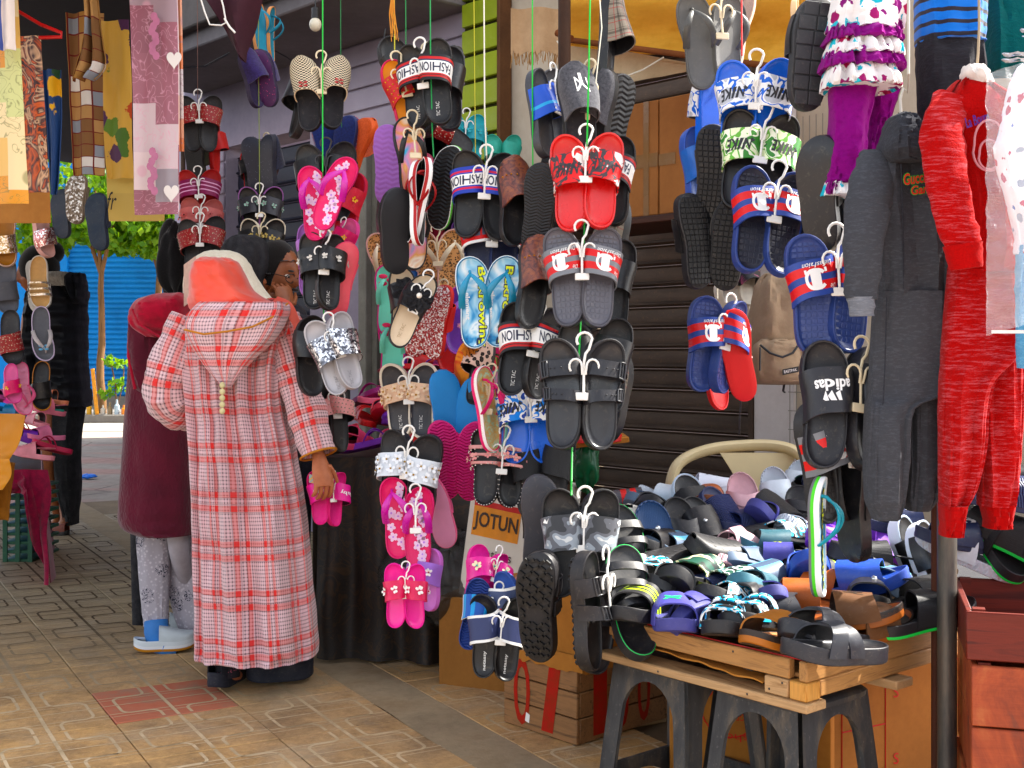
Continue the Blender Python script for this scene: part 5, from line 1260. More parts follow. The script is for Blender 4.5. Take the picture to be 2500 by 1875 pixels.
# poles
def pole(label, px, d, r, mat, z1=2.7, name='steel_post', cat='post'):
    x = (px-1250)/FPX*d; mb = MB(); mb.tube([(0, 0, 0), (0, 0, z1)], r, 20)
    o = mb.build(name, mat); o.location = (x, d, 0)
    return tag(o, label, cat)
m = M('worn_steel', .45, .4, .5); v = m.co(); a = m.noise(m.mp(v, (4, 4, .7)), 6, 6, .7); m.col(m.ramp(a, [(.3, S('3a3a3c')), (.5, S('5a5752')), (.65, S('6f655c')), (.8, S('45332a'))])); m.bump(a, .15, .003)
pole('worn grey steel post at the right end of the tray', 2312, 2.82, .022, m.m, 1.62)
pole('thin rusty post just behind the steel post', 2284, 2.87, .010, dirty('5a3528', '33201a', 8, .7, .6, .2, False), 1.6)
pole('dark brown post rising behind the green string', 1378, 4.3, .022, dirty('4a3428', '2c1e18', 5, .7, .6, .2, False), 3.2)
# ---------------------------------------------------------------- the heap on the tray
gT = 'shoes heaped on the pine tray'
JUMP = [[(.40, .40), (.47, .52), (.43, .60), (.47, .66), (.52, .58), (.60, .66), (.62, .62), (.55, .52), (.60, .38), (.57, .36), (.51, .46), (.43, .37)]]
CB = camo(('1c1c1e', '39aed6', 'f0efec', '1c1c1e', '39aed6'), 30, .45, 3, .4); CG = camo(('1f4a3c', 'e6dcb8', '1f4a3c', '16211d', '1f4a3c'), 18, .45, 6, .3); CW = camo(('1f4a3c', 'e6ecec', '16211d', '1f4a3c', '8fc4d0'), 30, .45, 8, .3)
LIME = bands(((0, '232325'), (.22, 'b8d43a'), (.32, '232325'), (.44, 'b8d43a'), (.54, '232325'), (.66, 'b8d43a'), (.76, '232325')))
BGR = plain('1c1c1f', .4, .12, 20, .08, .5)
T_ = dict
sp_lime = T_(t='slide', T=.034, sole=BLK2, strap=LIME); sp_jump = T_(t='slide', L=.25, T=.03, sole='3f3f7c', ins='3a3a72', strap=plain('45448a', .45), deco=(d_poly(JUMP, '3fd07a', 'emblem'),))
sp_jump2 = T_(t='slide', L=.25, T=.03, sole='3f3f7c', ins='3a3a72', strap=plain('45448a', .45), out=ribbed('3d3d78', 20, 'brick'), deco=(d_poly(JUMP, 'd8dc3a', 'emblem'),))
sp_cb = T_(t='slide', T=.032, sole=BLK2, strap=CB); sp_cb2 = T_(t='two', L=.26, T=.032, sole=BLK2, strap=CB, buckle=0); sp_cg = T_(t='slide', L=.29, W=.112, T=.036, sole=BLK2, strap=CG, s0=.40, s1=.84); sp_cw = T_(t='slide', T=.03, sole=BLK2, strap=CW)
sp_bristle = T_(t='slide', L=.28, W=.112, T=.03, sole=ribbed('27416a', 8, 'wave', .5, .8), ins=ribbed('2b4a76', 60, 'check', .45, 1.0), strap=plain('1c2740', .5), s0=.30, s1=.5)
sp_pinkx = T_(t='cross', L=.26, W=.1, T=.026, sole=ribbed('d3a8ae', 14, 'wave'), ins=plain('cfa3ab', .6), strap=plain('d6adb4', .6, .06, 30, .1))
sp_blkx = T_(t='cross', L=.27, T=.028, ins=plain('18171a', .5), strap=plain('1d1c20', .42)); sp_three = T_(t='three', L=.29, W=.112, T=.034, strap=BGR, sole=BGR, ins=BGR, buckle=0)
sp_wclog = T_(t='clog', L=.26, W=.1, T=.03, sole='dde0ea', ins='d8dbe6', strap=plain('dfe2ec', .5, .04, 20, .04), lin='c8ccd8'); sp_pclog = T_(t='clog', L=.25, W=.104, T=.028, sole='7a3fb4', ins='6d36a6', strap=plain('8048bc', .45), lin='6d36a6', deco=(d_bow('8a54c4', .5, .45, .05),))
sp_kclog = T_(t='clog', L=.28, W=.11, T=.034, sole=BLK2, ins=BLK, strap=ribbed('1c1c1f', 30, 'check', .5, .5)); sp_blue = T_(t='slide', L=.29, W=.11, T=.034, sole='27459a', ins=plain('2a4aa2', .4), strap=plain('2c4da6', .4), s0=.42, s1=.84)
BRN = plain('9a5226', .55, .12, 25, .12); sp_brn = T_(t='slide', L=.27, W=.106, T=.03, sole=plain('6b3a1e', .6), ins=plain('a0582a', .6), strap=BRN, lin=BRN); sp_tan = T_(t='slide', L=.27, W=.106, T=.03, sole=bands(((0, 'a0622e'), (.4, '2a201a')), 'v'), ins=plain('a8683a', .6), strap=plain('a4682f', .55))
sp_brn2 = T_(t='slide', L=.28, W=.108, T=.032, sole=bands(((0, '8a4e24'), (.5, '241c18')), 'v'), ins=BRN, strap=plain('5e3c22', .65), deco=(d_text('AL', '2c2018', .5, .5, .2, .5, shear=.2),))
sp_gcross = T_(t='cross', L=.265, W=.112, T=.036, sole=plain('26262b', .42), ins=plain('202024', .4), strap=plain('2c2d33', .5, .1, 20, .1, .4)); sp_gedge = T_(t='slide', L=.26, W=.098, T=.034, sole=bands(((0, '1c1c1f'), (.10, '3cc45a'), (.32, '1c1c1f')), 'v'), ins=BLK2, strap=ribbed('1c1c1f', 60, 'check', .5, .5), s0=.42, s1=.82)
sp_wedge = T_(t='slide', L=.28, W=.108, T=.036, sole=bands(((0, 'dfe6ee'), (.6, 'aebccc'), (.8, 'dfe6ee')), 'v'), ins=BLK, strap=BLK); sp_gblue = T_(t='slide', T=.03, sole='5c6c80', ins=plain('4d7f96', .5), strap=bands(((0, '4a5a70'), (.3, '6fb4d0'), (.4, '4a5a70'), (.55, '6fb4d0'), (.65, '4a5a70')), 'u'))
sp_dgr = T_(t='slide', L=.28, T=.03, sole=plain('3a3940', .5), ins=BLK2, strap=bands(((0, '4a484e'), (.22, 'c8201c'), (.42, '4a484e'), (.56, 'c8201c'), (.76, '4a484e')), 'v')); sp_navs = T_(t='slide', L=.28, W=.106, T=.03, sole='20284c', ins='1a2144', strap=ribbed('222c58', 22, 'wave', .45, .7), s0=.34, s1=.86)
sp_wslip = T_(t='slide', L=.25, W=.096, T=.028, sole=ribbed('c6ccd6', 18, 'wave'), ins=plain('bcc4ce', .7), strap=plain('ccd4dc', .6)); sp_print = T_(t='closed', L=.25, sole='c8c4bc', strap=swirl(('d6d2ca', '2a2a2c', 'd6d2ca', '55534f'), 40, .7, 2), deco=(d_text('Dre', '1c1c1e', .5, .5, .3, .3),))
sp_stud = T_(t='slide', T=.03, strap=plain('1a191c', .42), s0=.40, s1=.85, deco=(d_studs('c8c8c8', 1, 1, .008, .8, .45, .55),)); sp_piping = T_(t='three', L=.30, W=.114, T=.04, strap=BGR, sole=bands(((0, '2a2a2d'), (.66, '2faa5a'), (.74, '2a2a2d')), 'v'), ins=BGR, buckle=0)
sp_tealw = T_(t='slide', T=.03, sole='3d6a78', ins=plain('456f7c', .5), strap='2f5560'); sp_navl = T_(t='slide', L=.29, W=.11, T=.03, sole='1c2440', ins='1a2038', strap=plain('222a48', .5), deco=(d_text('sc', 'dcdcdc', .4, .5, .2, .4, bold=.04),))
def dep(py): return 2.65+(1600-py)/400*1.38 if py < 1600 else 2.65-(py-1600)/400*1.0
def tp(label, spec, px, py, yaw, pitch=8, roll=0, side=1, dd=0, flip=False): return lying(label, spec, P(px, py, dep(py)+dd)-Vector((0, 0, .02)), yaw, side, pitch, roll, gT, flip)
tp('dark slide with two red stripes at the back left of the heap', sp_dgr, 1553, 1240, 80, 4, 0)
tp('grey printed cloth slipper behind the blue bristle slide', sp_print, 1545, 1290, 160, 30)
tp('navy blue bristle slide standing toe up', sp_bristle, 1600, 1325, 8, 62, 0)
tp('black strapped sandal with green piping, upper of the two at the left', sp_piping, 1522, 1350, 12, 58, 4, dd=-.1)
tp('black strapped sandal with green piping, lower of the two at the left', sp_piping, 1530, 1462, 14, 52, 2, -1, dd=-.06)
tp('white clog with round holes at the back of the heap', sp_wclog, 1722, 1210, -80, 10, -20)
tp('white slipper toe beside the white clog', sp_wslip, 1638, 1232, 60, 20)
tp('black slide with light blue edge leaning up behind', sp_wedge, 1688, 1252, 10, 55)
tp('navy slide with finely ribbed strap', sp_navs, 1760, 1280, 20, 48, 10)
tp('dusty pink crossed strap sandal standing upright', sp_pinkx, 1815, 1240, -6, 66, 0)
tp('dusty pink crossed strap sandal lying on its side', sp_pinkx, 1790, 1338, -62, 12, 18, -1)
tp('black crossed strap sandal standing in the middle of the heap', sp_blkx, 1665, 1310, 12, 60)
tp('black slide with one silver stud', sp_stud, 1712, 1305, 16, 52)
tp('pale grey ribbed slipper standing upright at the back', sp_wslip, 1893, 1222, -14, 66)
tp('pale grey slipper lying beside the upright one', sp_wslip, 1950, 1200, -20, 60, 0, -1, .1)
tp('green and cream camouflage slide', sp_cg, 1712, 1418, 140, 6)
tp('slide with blue and white camouflage strap in front of the bristle slide', sp_cb, 1606, 1420, 145, 6)
tp('black slide with three lime stripes at the front rim', sp_lime, 1570, 1490, 148, 4)
tp('black slide with lime stripes half hidden behind the front one', sp_lime, 1642, 1450, 145, 6, 0, -1, .12)
tp('purple slide with green jumping figure', sp_jump, 1648, 1512, 172, 4)
tp('purple slide with yellow figure leaning on its side', sp_jump2, 1722, 1498, 150, 10, 62, -1)
tp('two strap sandal in blue and white camouflage, left one', sp_cb2, 1775, 1528, 160, 8)
tp('two strap sandal in blue and white camouflage, right one', sp_cb2, 1846, 1520, 145, 12, 12, -1)
tp('slide with dark green and white camouflage strap', sp_cw, 1812, 1442, 110, 6)
tp('grey blue striped slide lying on its side', sp_gblue, 1846, 1385, 120, 10, 40)
tp('grey blue striped slide under its partner', sp_gblue, 1880, 1425, 125, 4, 0, -1)
tp('plain purple navy slide behind the sky blue hanging flip flop', sp_jump2, 1912, 1378, 70, 10, 10)
tp('teal sole slide beside the hanging flip flop', sp_tealw, 1905, 1345, 95, 12, 0, -1)
tp('black clog leaning behind the pink sandals', sp_kclog, 1900, 1290, 20, 40, 10)
tp('black crossed sandal beside the black clog', sp_blkx, 1960, 1270, -10, 45, 0)
tp('bright purple clog with flower ornament, left one', sp_pclog, 2050, 1338, 120, 20, 14, dd=-.15)
tp('bright purple clog turned on its side', sp_pclog, 2128, 1300, 60, 30, -30, -1, -.1)
tp('black clog lying in front of the purple clogs', sp_kclog, 2140, 1388, 80, 16, 10, dd=-.1)
tp('black slide with ribbed white edge standing up, left one', sp_wedge, 2215, 1372, 24, 64, 20, dd=-.1)
tp('black slide with ribbed white edge standing up, right one', sp_wedge, 2256, 1385, 22, 62, 20, -1, -.12)
tp('royal blue slide on the right half of the heap', sp_blue, 2090, 1428, -125, 14, 10, dd=-.1)
tp('rust brown slide in front of the heap, left one', sp_brn, 1972, 1475, 70, 10, 0)
tp('rust brown slide in front of the heap, right one', sp_brn, 2034, 1448, 66, 8, 0, -1)
tp('dark brown slide with engraved letters', sp_brn2, 2060, 1510, -110, 10, 0, dd=-.1)
tp('tan slide at the front rim', sp_tan, 1900, 1560, -225, 10, 0)
tp('slate grey crossed strap sandal at the front corner, upper one', sp_gcross, 2010, 1555, 122, 14, 10, dd=-.06)
tp('slate grey crossed strap sandal at the front corner, lower one', sp_gcross, 2040, 1590, 118, 6, 0, -1, -.06)
tp('brown sole slide sticking out under the slate sandals', sp_brn2, 2112, 1545, -60, 10, 0, -1, .0)
tp('black slide with bright green edge reaching over the rim, upper one', sp_gedge, 2246, 1470, -70, 12, 6, dd=-.04)
tp('black slide with bright green edge reaching over the rim, lower one', sp_gedge, 2258, 1508, -74, 10, 6, -1, -.10)
tp('navy slide with white letters under the grey trousers', sp_navl, 2228, 1288, 70, 6, 0, dd=-.3)
tp('black slide tucked behind the brown pair', sp_stud, 2125, 1470, 160, 10, 0, dd=-.05)
tp('brown slide at the back under the hung black soles', sp_brn, 2095, 1255, 80, 4, 0, dd=.1)
tp('pale pink clog tip behind the bright purple clogs', sp_pinkx, 2010, 1300, 60, 20, 0, -1, .1)
tp('black sandal at the back right of the heap', sp_blkx, 2170, 1250, 60, 20, 0, 1, .1)
# filler shoes that show only in the gaps
rg = random.Random(11); k_ = 0
for (px, py, sp, lb) in ((1600, 1262, sp_stud, 'black slide peeping out under the red striped one'), (1735, 1360, sp_lime, 'black slide in the gap under the black crossed sandals'), (1655, 1385, sp_kclog, 'black clog under the bristle slide'), (1860, 1330, sp_kclog, 'black clog under the lying pink sandal'), (1960, 1420, sp_stud, 'dark slide under the hanging flip flop'),
                         (1830, 1480, sp_stud, 'black slide under the camouflage sandals'), (1935, 1500, sp_gcross, 'slate sandal under the rust brown slides'), (2190, 1330, sp_stud, 'black slide under the navy lettered slide'), (2010, 1390, sp_kclog, 'dark clog between the purple clog and the blue slide'), (1760, 1440, sp_navs, 'navy slide under the camouflage slides'), (2140, 1440, sp_gcross, 'slate sandal under the royal blue slide'), (1980, 1235, sp_stud, 'black slide at the back of the heap')):
    tp(lb, sp, px, py+10, rg.uniform(60, 160), rg.uniform(0, 12), rg.uniform(-10, 10), rg.choice((1, -1)), .08)
# a last loose layer between the named shoes
fillers = [(sp_stud, 'black slide'), (sp_jump, 'purple slide'), (sp_cb, 'blue camouflage slide'), (sp_gblue, 'grey blue striped slide'), (sp_navs, 'navy ribbed slide'), (sp_wslip, 'pale grey slipper'), (sp_kclog, 'black clog'), (sp_cw, 'green and white camouflage slide'), (sp_blue, 'royal blue slide'), (sp_pinkx, 'dusty pink sandal'), (sp_brn, 'rust brown slide'), (sp_lime, 'lime striped slide'), (sp_tealw, 'teal slide'), (sp_blkx, 'black crossed sandal')]
nb = ((1560, 1270, 'red striped slide'), (1640, 1290, 'bristle slide'), (1740, 1240, 'white clog'), (1850, 1300, 'upright pink sandal'), (1760, 1390, 'lying pink sandal'), (1660, 1460, 'green camouflage slide'), (1930, 1320, 'hanging lettered flip flop'), (2080, 1380, 'bright purple clogs'), (1880, 1470, 'rust brown pair'), (2170, 1430, 'white edged slides'), (2010, 1420, 'royal blue slide'), (1800, 1490, 'camouflage sandals'), (1990, 1200, 'pale grey slippers'), (2120, 1200, 'grey trouser cuffs'), (1610, 1350, 'black piped sandals'))
k_ = 0
for j, (nx, ny, nn) in enumerate(nb):
    for q in range(2):
        sp, nm_ = fillers[(j*5+q*3) % 14]
        tp('%s %s the %s in the heap' % (nm_, ('half buried beside', 'wedged just behind')[q], nn), sp, nx+rg.uniform(-30, 30), ny+rg.uniform(-16, 16), rg.uniform(110, 175), rg.uniform(5, 40), rg.uniform(-25, 25), rg.choice((1, -1)), (0, .06)[q]-.02)
# shoes on the crate stack and table at the right edge
gR = 'shoes at the right edge behind the red tracksuit'
for lb, sp, px, py, d, yaw, pit in (('black slide with green edge between the red trouser legs', sp_gedge, 2410, 1330, 3.0, 20, 40), ('dark slide with green edge at the far right', sp_gedge, 2470, 1345, 2.95, 40, 20), ('navy slide behind the red trousers', sp_navl, 2370, 1345, 3.0, 90, 10),
                              ('denim blue slipper at the far right above the bagged shoes', sp_navs, 2440, 1240, 2.95, 80, 10), ('white slipper beside the steel post', sp_wslip, 2352, 1375, 3.0, 60, 20), ('dark slide beside the box at the far right', sp_stud, 2480, 1215, 3.0, 70, 10)):
    lying(lb, sp, P(px, py, d), yaw, 1, pit, 0, gR)
# ================================================================ cloth
@cached
def heather(hexv, h2, sx=40, sy=260, rough=.95, amt=.5):
    m = M('heather_jersey', rough, .04, sheen=.05); v = m.co(); f = m.noise(m.mp(v, (sx, sx, sy)), 1, 4, .75); f2 = m.noise(v, 400, 2)
    m.col(m.mix(m.math('MULTIPLY', m.ramp(f, [(.5, (0, 0, 0)), (.62, (1, 1, 1))]), amt), S(hexv), S(h2))); m.bump(f2, .5, .002); m.bump(m.noise(m.mp(v, (9, 9, 14)), 1, 4, .6, .8), .5, .02); return m.m
def spl(rows, n):                       # smooth resampling of rows of numbers
    out = []; k = len(rows)-1
    for i in range(n+1):
        t = i/n*k; a = min(k-1, int(t)); f = t-a
        p0, p1, p2, p3 = rows[max(0, a-1)], rows[a], rows[a+1], rows[min(k, a+2)]
        out.append([.5*((2*q1)+(-q0+q2)*f+(2*q0-5*q1+4*q2-q3)*f*f+(-q0+3*q1-3*q2+q3)*f**3) for q0, q1, q2, q3 in zip(p0, p1, p2, p3)])
    return out
def loft(mb, rows, d, n=44, m=26, fold=.006, freq=5, seed=0, mi=0, sq=.75, cap=True, usc=None, du=0, wr=.004):
    """rows: (y_px, x_left_px, x_right_px, depth_thickness[, d_offset]) -> a closed tube of cloth at distance d"""
    rows = [tuple(r)+((0,) if len(r) == 4 else ()) for r in rows]
    R_ = spl(rows, m); rings = []; H = []
    for i, (y, xl, xr, th, do) in enumerate(R_):
        c = P((xl+xr)/2, y, d+do); a = max(.002, abs(xr-xl)/2/FPX*(d+do)); b = max(.002, th/2); r = []
        for j in range(n):
            an = 2*math.pi*j/n; ca, sa = math.cos(an), math.sin(an)
            x = math.copysign(abs(ca)**sq, ca); yy = math.copysign(abs(sa)**sq, sa)
            f = fold*fbm(an*freq/2+seed*7.3, i/m*1.6, seed)+wr*fbm(x*6+seed, i/m*16, seed+3)
            k = 1+f/max(a, b)*1.6
            r.append((c.x+a*x*(1+.3*f/a), c.y+b*yy*k+f*(-1 if sa < 0 else 1), c.z+.3*f))
        rings.append(r); H.append(c.z)
    mw = usc or sum(abs(r[2]-r[1]) for r in R_)/len(R_)/FPX*d*1.35
    mb.rings(rings, mi, cap, cap, uvf=lambda a, c: ((a-.75)*mw*2+du, H[min(int(c), m)]))
def tubeloft(mb, pts, radii, n=20, m=18, fold=.004, seed=0, mi=0, usc=.4, flat=.8, twist=0, uv0=0, dirn=None, cap=True):
    """sleeve: pts in world space, elliptical section"""
    R_ = spl([tuple(p)+((r, ) if not hasattr(r, '__len__') else tuple(r)[:1]) for p, r in zip(pts, radii)], m); rings = []; L = [0]
    for i in range(m+1):
        p = Vector(R_[i][:3]); t = (Vector(R_[min(m, i+1)][:3])-Vector(R_[max(0, i-1)][:3])).normalized()
        y = Vector((0, 1, 0)); y = (y-t*y.dot(t)).normalized(); x = y.cross(t).normalized(); r = []
        for j in range(n):
            a = 2*math.pi*j/n; f = fold*(fbm(a*1.5+seed, i/m*9, seed)+.8*fbm(i/m*14+seed, math.cos(a), 2))
            r.append(p+x*math.cos(a)*(R_[i][3]+f)+y*math.sin(a)*(R_[i][3]*flat+f))
        rings.append(r)
        if i: L.append(L[-1]+(p-Vector(R_[i-1][:3])).length)
    mb.rings(rings, mi, cap, cap, uvf=lambda a, c: (a*usc, uv0-L[min(int(c), m)]))
def worldpart(mb, name, mats, par, **k):
    o = mb.build(name, mats, par, **k); o.matrix_parent_inverse = par.matrix_world.inverted(); return o
def root_at(name, loc, label, cat, group=None):
    e = empty(name, loc, label, cat, group); bpy.context.view_layer.update(); return e
gK = 'children clothes hung at the right'
# grey tracksuit
d = 2.70; GH = heather('3e3f43', '55565c', 60, 200, .95, .4); GHD = heather('303136', '44454b', 60, 200, .95, .4)
t = root_at('grey_tracksuit', P(2210, 1280, d), 'charcoal hooded tracksuit with red and green lettering on a hanger', 'tracksuit', gK)
mb = MB(); loft(mb, [(365, 2170, 2290, .04), (395, 2130, 2305, .07), (460, 2118, 2312, .09), (560, 2135, 2312, .09), (650, 2140, 2318, .09), (715, 2143, 2318, .09), (722, 2146, 2316, .07)], d, fold=.012, freq=6, seed=1, wr=.004, sq=.6); worldpart(mb, 'hoodie', GH, t)
mb = MB(); loft(mb, [(278, 2190, 2205, .04), (290, 2172, 2226, .12), (330, 2160, 2245, .16), (372, 2150, 2262, .18), (400, 2165, 2270, .12)], d-.02, fold=.006, seed=2); worldpart(mb, 'hood', GHD, t)
mb = MB(); tubeloft(mb, [P(2150, 395, d), P(2122, 480, d-.05), P(2108, 600, d-.08), P(2103, 730, d-.09)], [.05, .05, .043, .034], seed=3, fold=.006, flat=.6); worldpart(mb, 'sleeve', GH, t)
mb = MB(); tubeloft(mb, [P(2103, 725, d-.09), P(2104, 772, d-.09)], [.030, .026], m=6, seed=4, fold=.003); worldpart(mb, 'cuff', heather('6a6d74', '8a8d94'), t)
mb = MB(); loft(mb, [(712, 2140, 2318, .10), (800, 2130, 2312, .11), (950, 2122, 2308, .11), (1000, 2118, 2222, .10, -.02), (1120, 2112, 2214, .10, -.02), (1215, 2114, 2206, .09, -.02), (1250, 2126, 2196, .07, -.02), (1268, 2132, 2190, .06, -.02)], d, fold=.010, freq=5, seed=5, wr=.002, sq=.62); worldpart(mb, 'trouser_leg', GH, t)
mb = MB(); loft(mb, [(780, 2205, 2316, .10, .02), (1000, 2212, 2308, .10, .02), (1130, 2214, 2300, .10, .02), (1215, 2210, 2282, .09, .02), (1245, 2214, 2268, .07, .02)], d, fold=.010, freq=5, seed=6, wr=.002, sq=.62); worldpart(mb, 'trouser_leg', GH, t)
def txt_on(par, txt, px, py, d, w_px, h_px, mat, tilt=0, bold=.02, shear=.0, name='lettering', dz=0):
    c = P(px, py, d); w_, h_ = w_px/FPX*d, h_px/FPX*d; ct, sn = math.cos(R(tilt)), math.sin(R(tilt)); mb = MB()
    lettering(mb, txt, lambda x, y: c+Vector(((x*w_*ct-y*h_*sn), dz, (x*w_*sn+y*h_*ct))), bold=bold, shear=shear); return worldpart(mb, name, mat, par)
for tx, x, y in (('Gucci', 2233, 435), ('Gang', 2252, 465)):
    txt_on(t, tx, x, y, d-.062, 58, 32, plain('3f8a3a', .8), 8, .07, .2); txt_on(t, tx, x, y, d-.064, 54, 28, plain('b8341f', .8), 8, .02, .2)
mb = MB(); mb.slab(lambda u, v: P(2253+24*u+20*v, 412-6*u+86*v, d-.075), 1, 1, .001); o = worldpart(mb, 'price_tag', WHT, t)
txt_on(t, 'B', 2278, 455, d-.077, 16, 26, plain('a8242c', .6), -15); txt_on(t, '5000', 2284, 485, d-.077, 18, 8, plain('3a3a3c', .6), -15)
mb = MB(); mb.tube([P(2200, 285, d), P(2198, 240, d), P(2206, 215, d), P(2216, 225, d), P(2218, 180, d-.1), P(2218, -60, d-.1)], .003, 8); worldpart(mb, 'hanger_hook', plain('b8b4ac', .4), t)
for pts in ([(2165, 720), (2160, 900), (2150, 1100), (2145, 1240)], [(2200, 400), (2205, 560), (2206, 705)]):
    mb = MB(); mb.tube([P(x, y, d-.052) for x, y in pts], .0016, 5); worldpart(mb, 'seam', GHD, t)
# red tracksuit
d = 2.62; RH = heather('980606', 'b85a60', 22, 190, .95, .6); RP = heather('9c0505', '880404', 40, 200)
t = root_at('red_tracksuit', P(2400, 1330, d), 'bright red marled tracksuit with drawn backpack motif in front of the post', 'tracksuit', gK)
mb = MB(); loft(mb, [(196, 2340, 2400, .05), (215, 2320, 2425, .07), (262, 2296, 2490, .09), (330, 2300, 2520, .09), (480, 2330, 2520, .09), (600, 2340, 2520, .09), (662, 2322, 2520, .09), (668, 2330, 2515, .07)], d, fold=.012, freq=6, seed=11, wr=.004, sq=.6); worldpart(mb, 'sweatshirt', RP, t)
mb = MB(); tubeloft(mb, [P(2325, 245, d-.02), P(2300, 330, d-.07), P(2318, 480, d-.1), P(2352, 600, d-.1)], [.040, .046, .043, .038], seed=12, fold=.006, flat=.55); worldpart(mb, 'sleeve', RH, t)
mb = MB(); tubeloft(mb, [P(2350, 596, d-.1), P(2358, 656, d-.1)], [.040, .034], m=6, seed=14, fold=.003); worldpart(mb, 'cuff', RP, t)
mb = MB(); loft(mb, [(660, 2318, 2480, .09), (760, 2308, 2484, .10), (860, 2300, 2485, .10), (930, 2298, 2420, .09, -.02), (1000, 2296, 2402, .09, -.02), (1100, 2296, 2396, .09, -.02), (1200, 2298, 2376, .08, -.02), (1240, 2300, 2352, .07, -.02)], d, fold=.010, freq=5, seed=15, wr=.002, sq=.62); worldpart(mb, 'trouser_leg', RH, t)
mb = MB(); loft(mb, [(1232, 2298, 2354, .09), (1270, 2300, 2350, .08), (1308, 2298, 2346, .07)], d-.02, m=8, fold=.003, seed=16); worldpart(mb, 'ankle_cuff', RP, t)
mb = MB(); loft(mb, [(700, 2380, 2484, .09, .02), (950, 2384, 2488, .09, .02), (1100, 2386, 2484, .09, .02), (1190, 2390, 2478, .08, .02), (1235, 2392, 2472, .07, .02)], d, fold=.010, freq=5, seed=17, wr=.002, sq=.62); worldpart(mb, 'trouser_leg', RH, t)
mb = MB(); loft(mb, [(1228, 2394, 2472, .09), (1265, 2404, 2466, .08), (1288, 2404, 2464, .07)], d+.03, m=8, fold=.003, seed=18); worldpart(mb, 'ankle_cuff', RP, t)
mb = MB(); loft(mb, [(162, 2352, 2400, .05), (185, 2352, 2410, .09), (208, 2370, 2420, .08)], d-.01, m=8, fold=.002, seed=19); worldpart(mb, 'inner_collar', plain('d8d2cc', .8), t)
txt_on(t, 'La Boum', 2385, 292, d-.066, 60, 26, plain('4a2070', .8), 18, .03, .2)
mb = MB()
for k, (rx, ry) in enumerate(((40, 62), (26, 36))):
    mb.tube([P(2415+rx*math.cos(a)*(.9 if math.sin(a) > 0 else 1), 355+k*22-ry*math.copysign(abs(math.sin(a))**.8, math.sin(a)), d-.066) for a in [6.283*i/30 for i in range(31)]], .0025, 5)
worldpart(mb, 'backpack_motif', plain('c88a90', .8), t)
mb = MB(); mb.tube([P(2385, 165, d), P(2388, 130, d), P(2391, 60, d), P(2389, -60, d)], .003, 8); worldpart(mb, 'hanger_hook', plain('9a8a74', .4), t)
# flowered tunic with ruffles and purple leggings
d = 2.95; FLW = spots('e6e2e0', ('8c1a5c', '38a8bc', 'a01a50', '7a1a6a', '48b4c4'), 26, .40, .9); PUR = heather('7d2270', '6a1a60', 60, 90, .95)
t = root_at('ruffled_tunic_set', P(2080, 480, d), 'white flowered tunic with purple ruffles over purple leggings', 'girls outfit', gK)
mb = MB(); loft(mb, [(-60, 2040, 2200, .10), (0, 2032, 2205, .12), (80, 2020, 2200, .14)], d, fold=.014, freq=9, seed=21); worldpart(mb, 'bodice', FLW, t)
for k, (y0, y1, xl, xr, mt) in enumerate(((70, 108, 2012, 2198, PUR), (100, 145, 2012, 2200, FLW), (130, 172, 2003, 2206, PUR), (165, 218, 2008, 2194, FLW))):
    mb = MB(); loft(mb, [(y0, xl+14, xr-14, .12), ((y0+y1)/2, xl+5, xr-5, .16), (y1, xl, xr, .18), (y1-5, xl+8, xr-8, .14)], d-.01*k, n=120, m=12, fold=.012, freq=14, seed=22+k, wr=.004); worldpart(mb, 'ruffle', mt, t)
mb = MB(); loft(mb, [(205, 2022, 2140, .11), (300, 2026, 2118, .12), (380, 2018, 2110, .12), (440, 2010, 2092, .10), (452, 2010, 2088, .09)], d, fold=.008, freq=3, seed=27); worldpart(mb, 'legging', PUR, t)
mb = MB(); loft(mb, [(448, 2010, 2086, .09), (465, 2004, 2086, .11), (480, 2002, 2082, .11), (478, 2008, 2076, .09)], d, n=60, m=8, fold=.008, freq=14, seed=28); worldpart(mb, 'frilled_hem', FLW, t)
mb = MB(); loft(mb, [(210, 2110, 2200, .11), (300, 2115, 2170, .11), (370, 2105, 2150, .1), (400, 2110, 2140, .08)], d+.12, fold=.008, freq=3, seed=29); worldpart(mb, 'legging', PUR, t)
# striped shirt and black shorts
d = 3.05; STR = M('blue_striped_jersey', .9, .15, sheen=.2); zc = STR.xyz(STR.wpos())[2]
fr = STR.math('FRACT', STR.math('MULTIPLY', zc, 1/.030)); STR.col(STR.ramp(fr, [(0, S('1f66b8')), (.62, S('26242c')), (.95, S('1f66b8'))], True)); STR.bump(STR.noise(STR.co(), 300, 2), .3, .002)
t = root_at('striped_shirt_set', P(2320, 400, d), 'blue and black striped shirt over black trousers, half hidden by red sleeve', 'boys outfit', gK)
mb = MB(); loft(mb, [(-60, 2235, 2400, .12), (20, 2238, 2405, .14), (100, 2240, 2400, .14), (106, 2245, 2396, .11)], d, fold=.01, freq=4, seed=31); worldpart(mb, 'shirt', STR.m, t)
mb = MB(); loft(mb, [(98, 2240, 2395, .12), (200, 2240, 2400, .13), (330, 2250, 2400, .13), (400, 2262, 2390, .1)], d, fold=.012, freq=4, seed=32); worldpart(mb, 'trousers', heather('26262a', '34343a'), t)
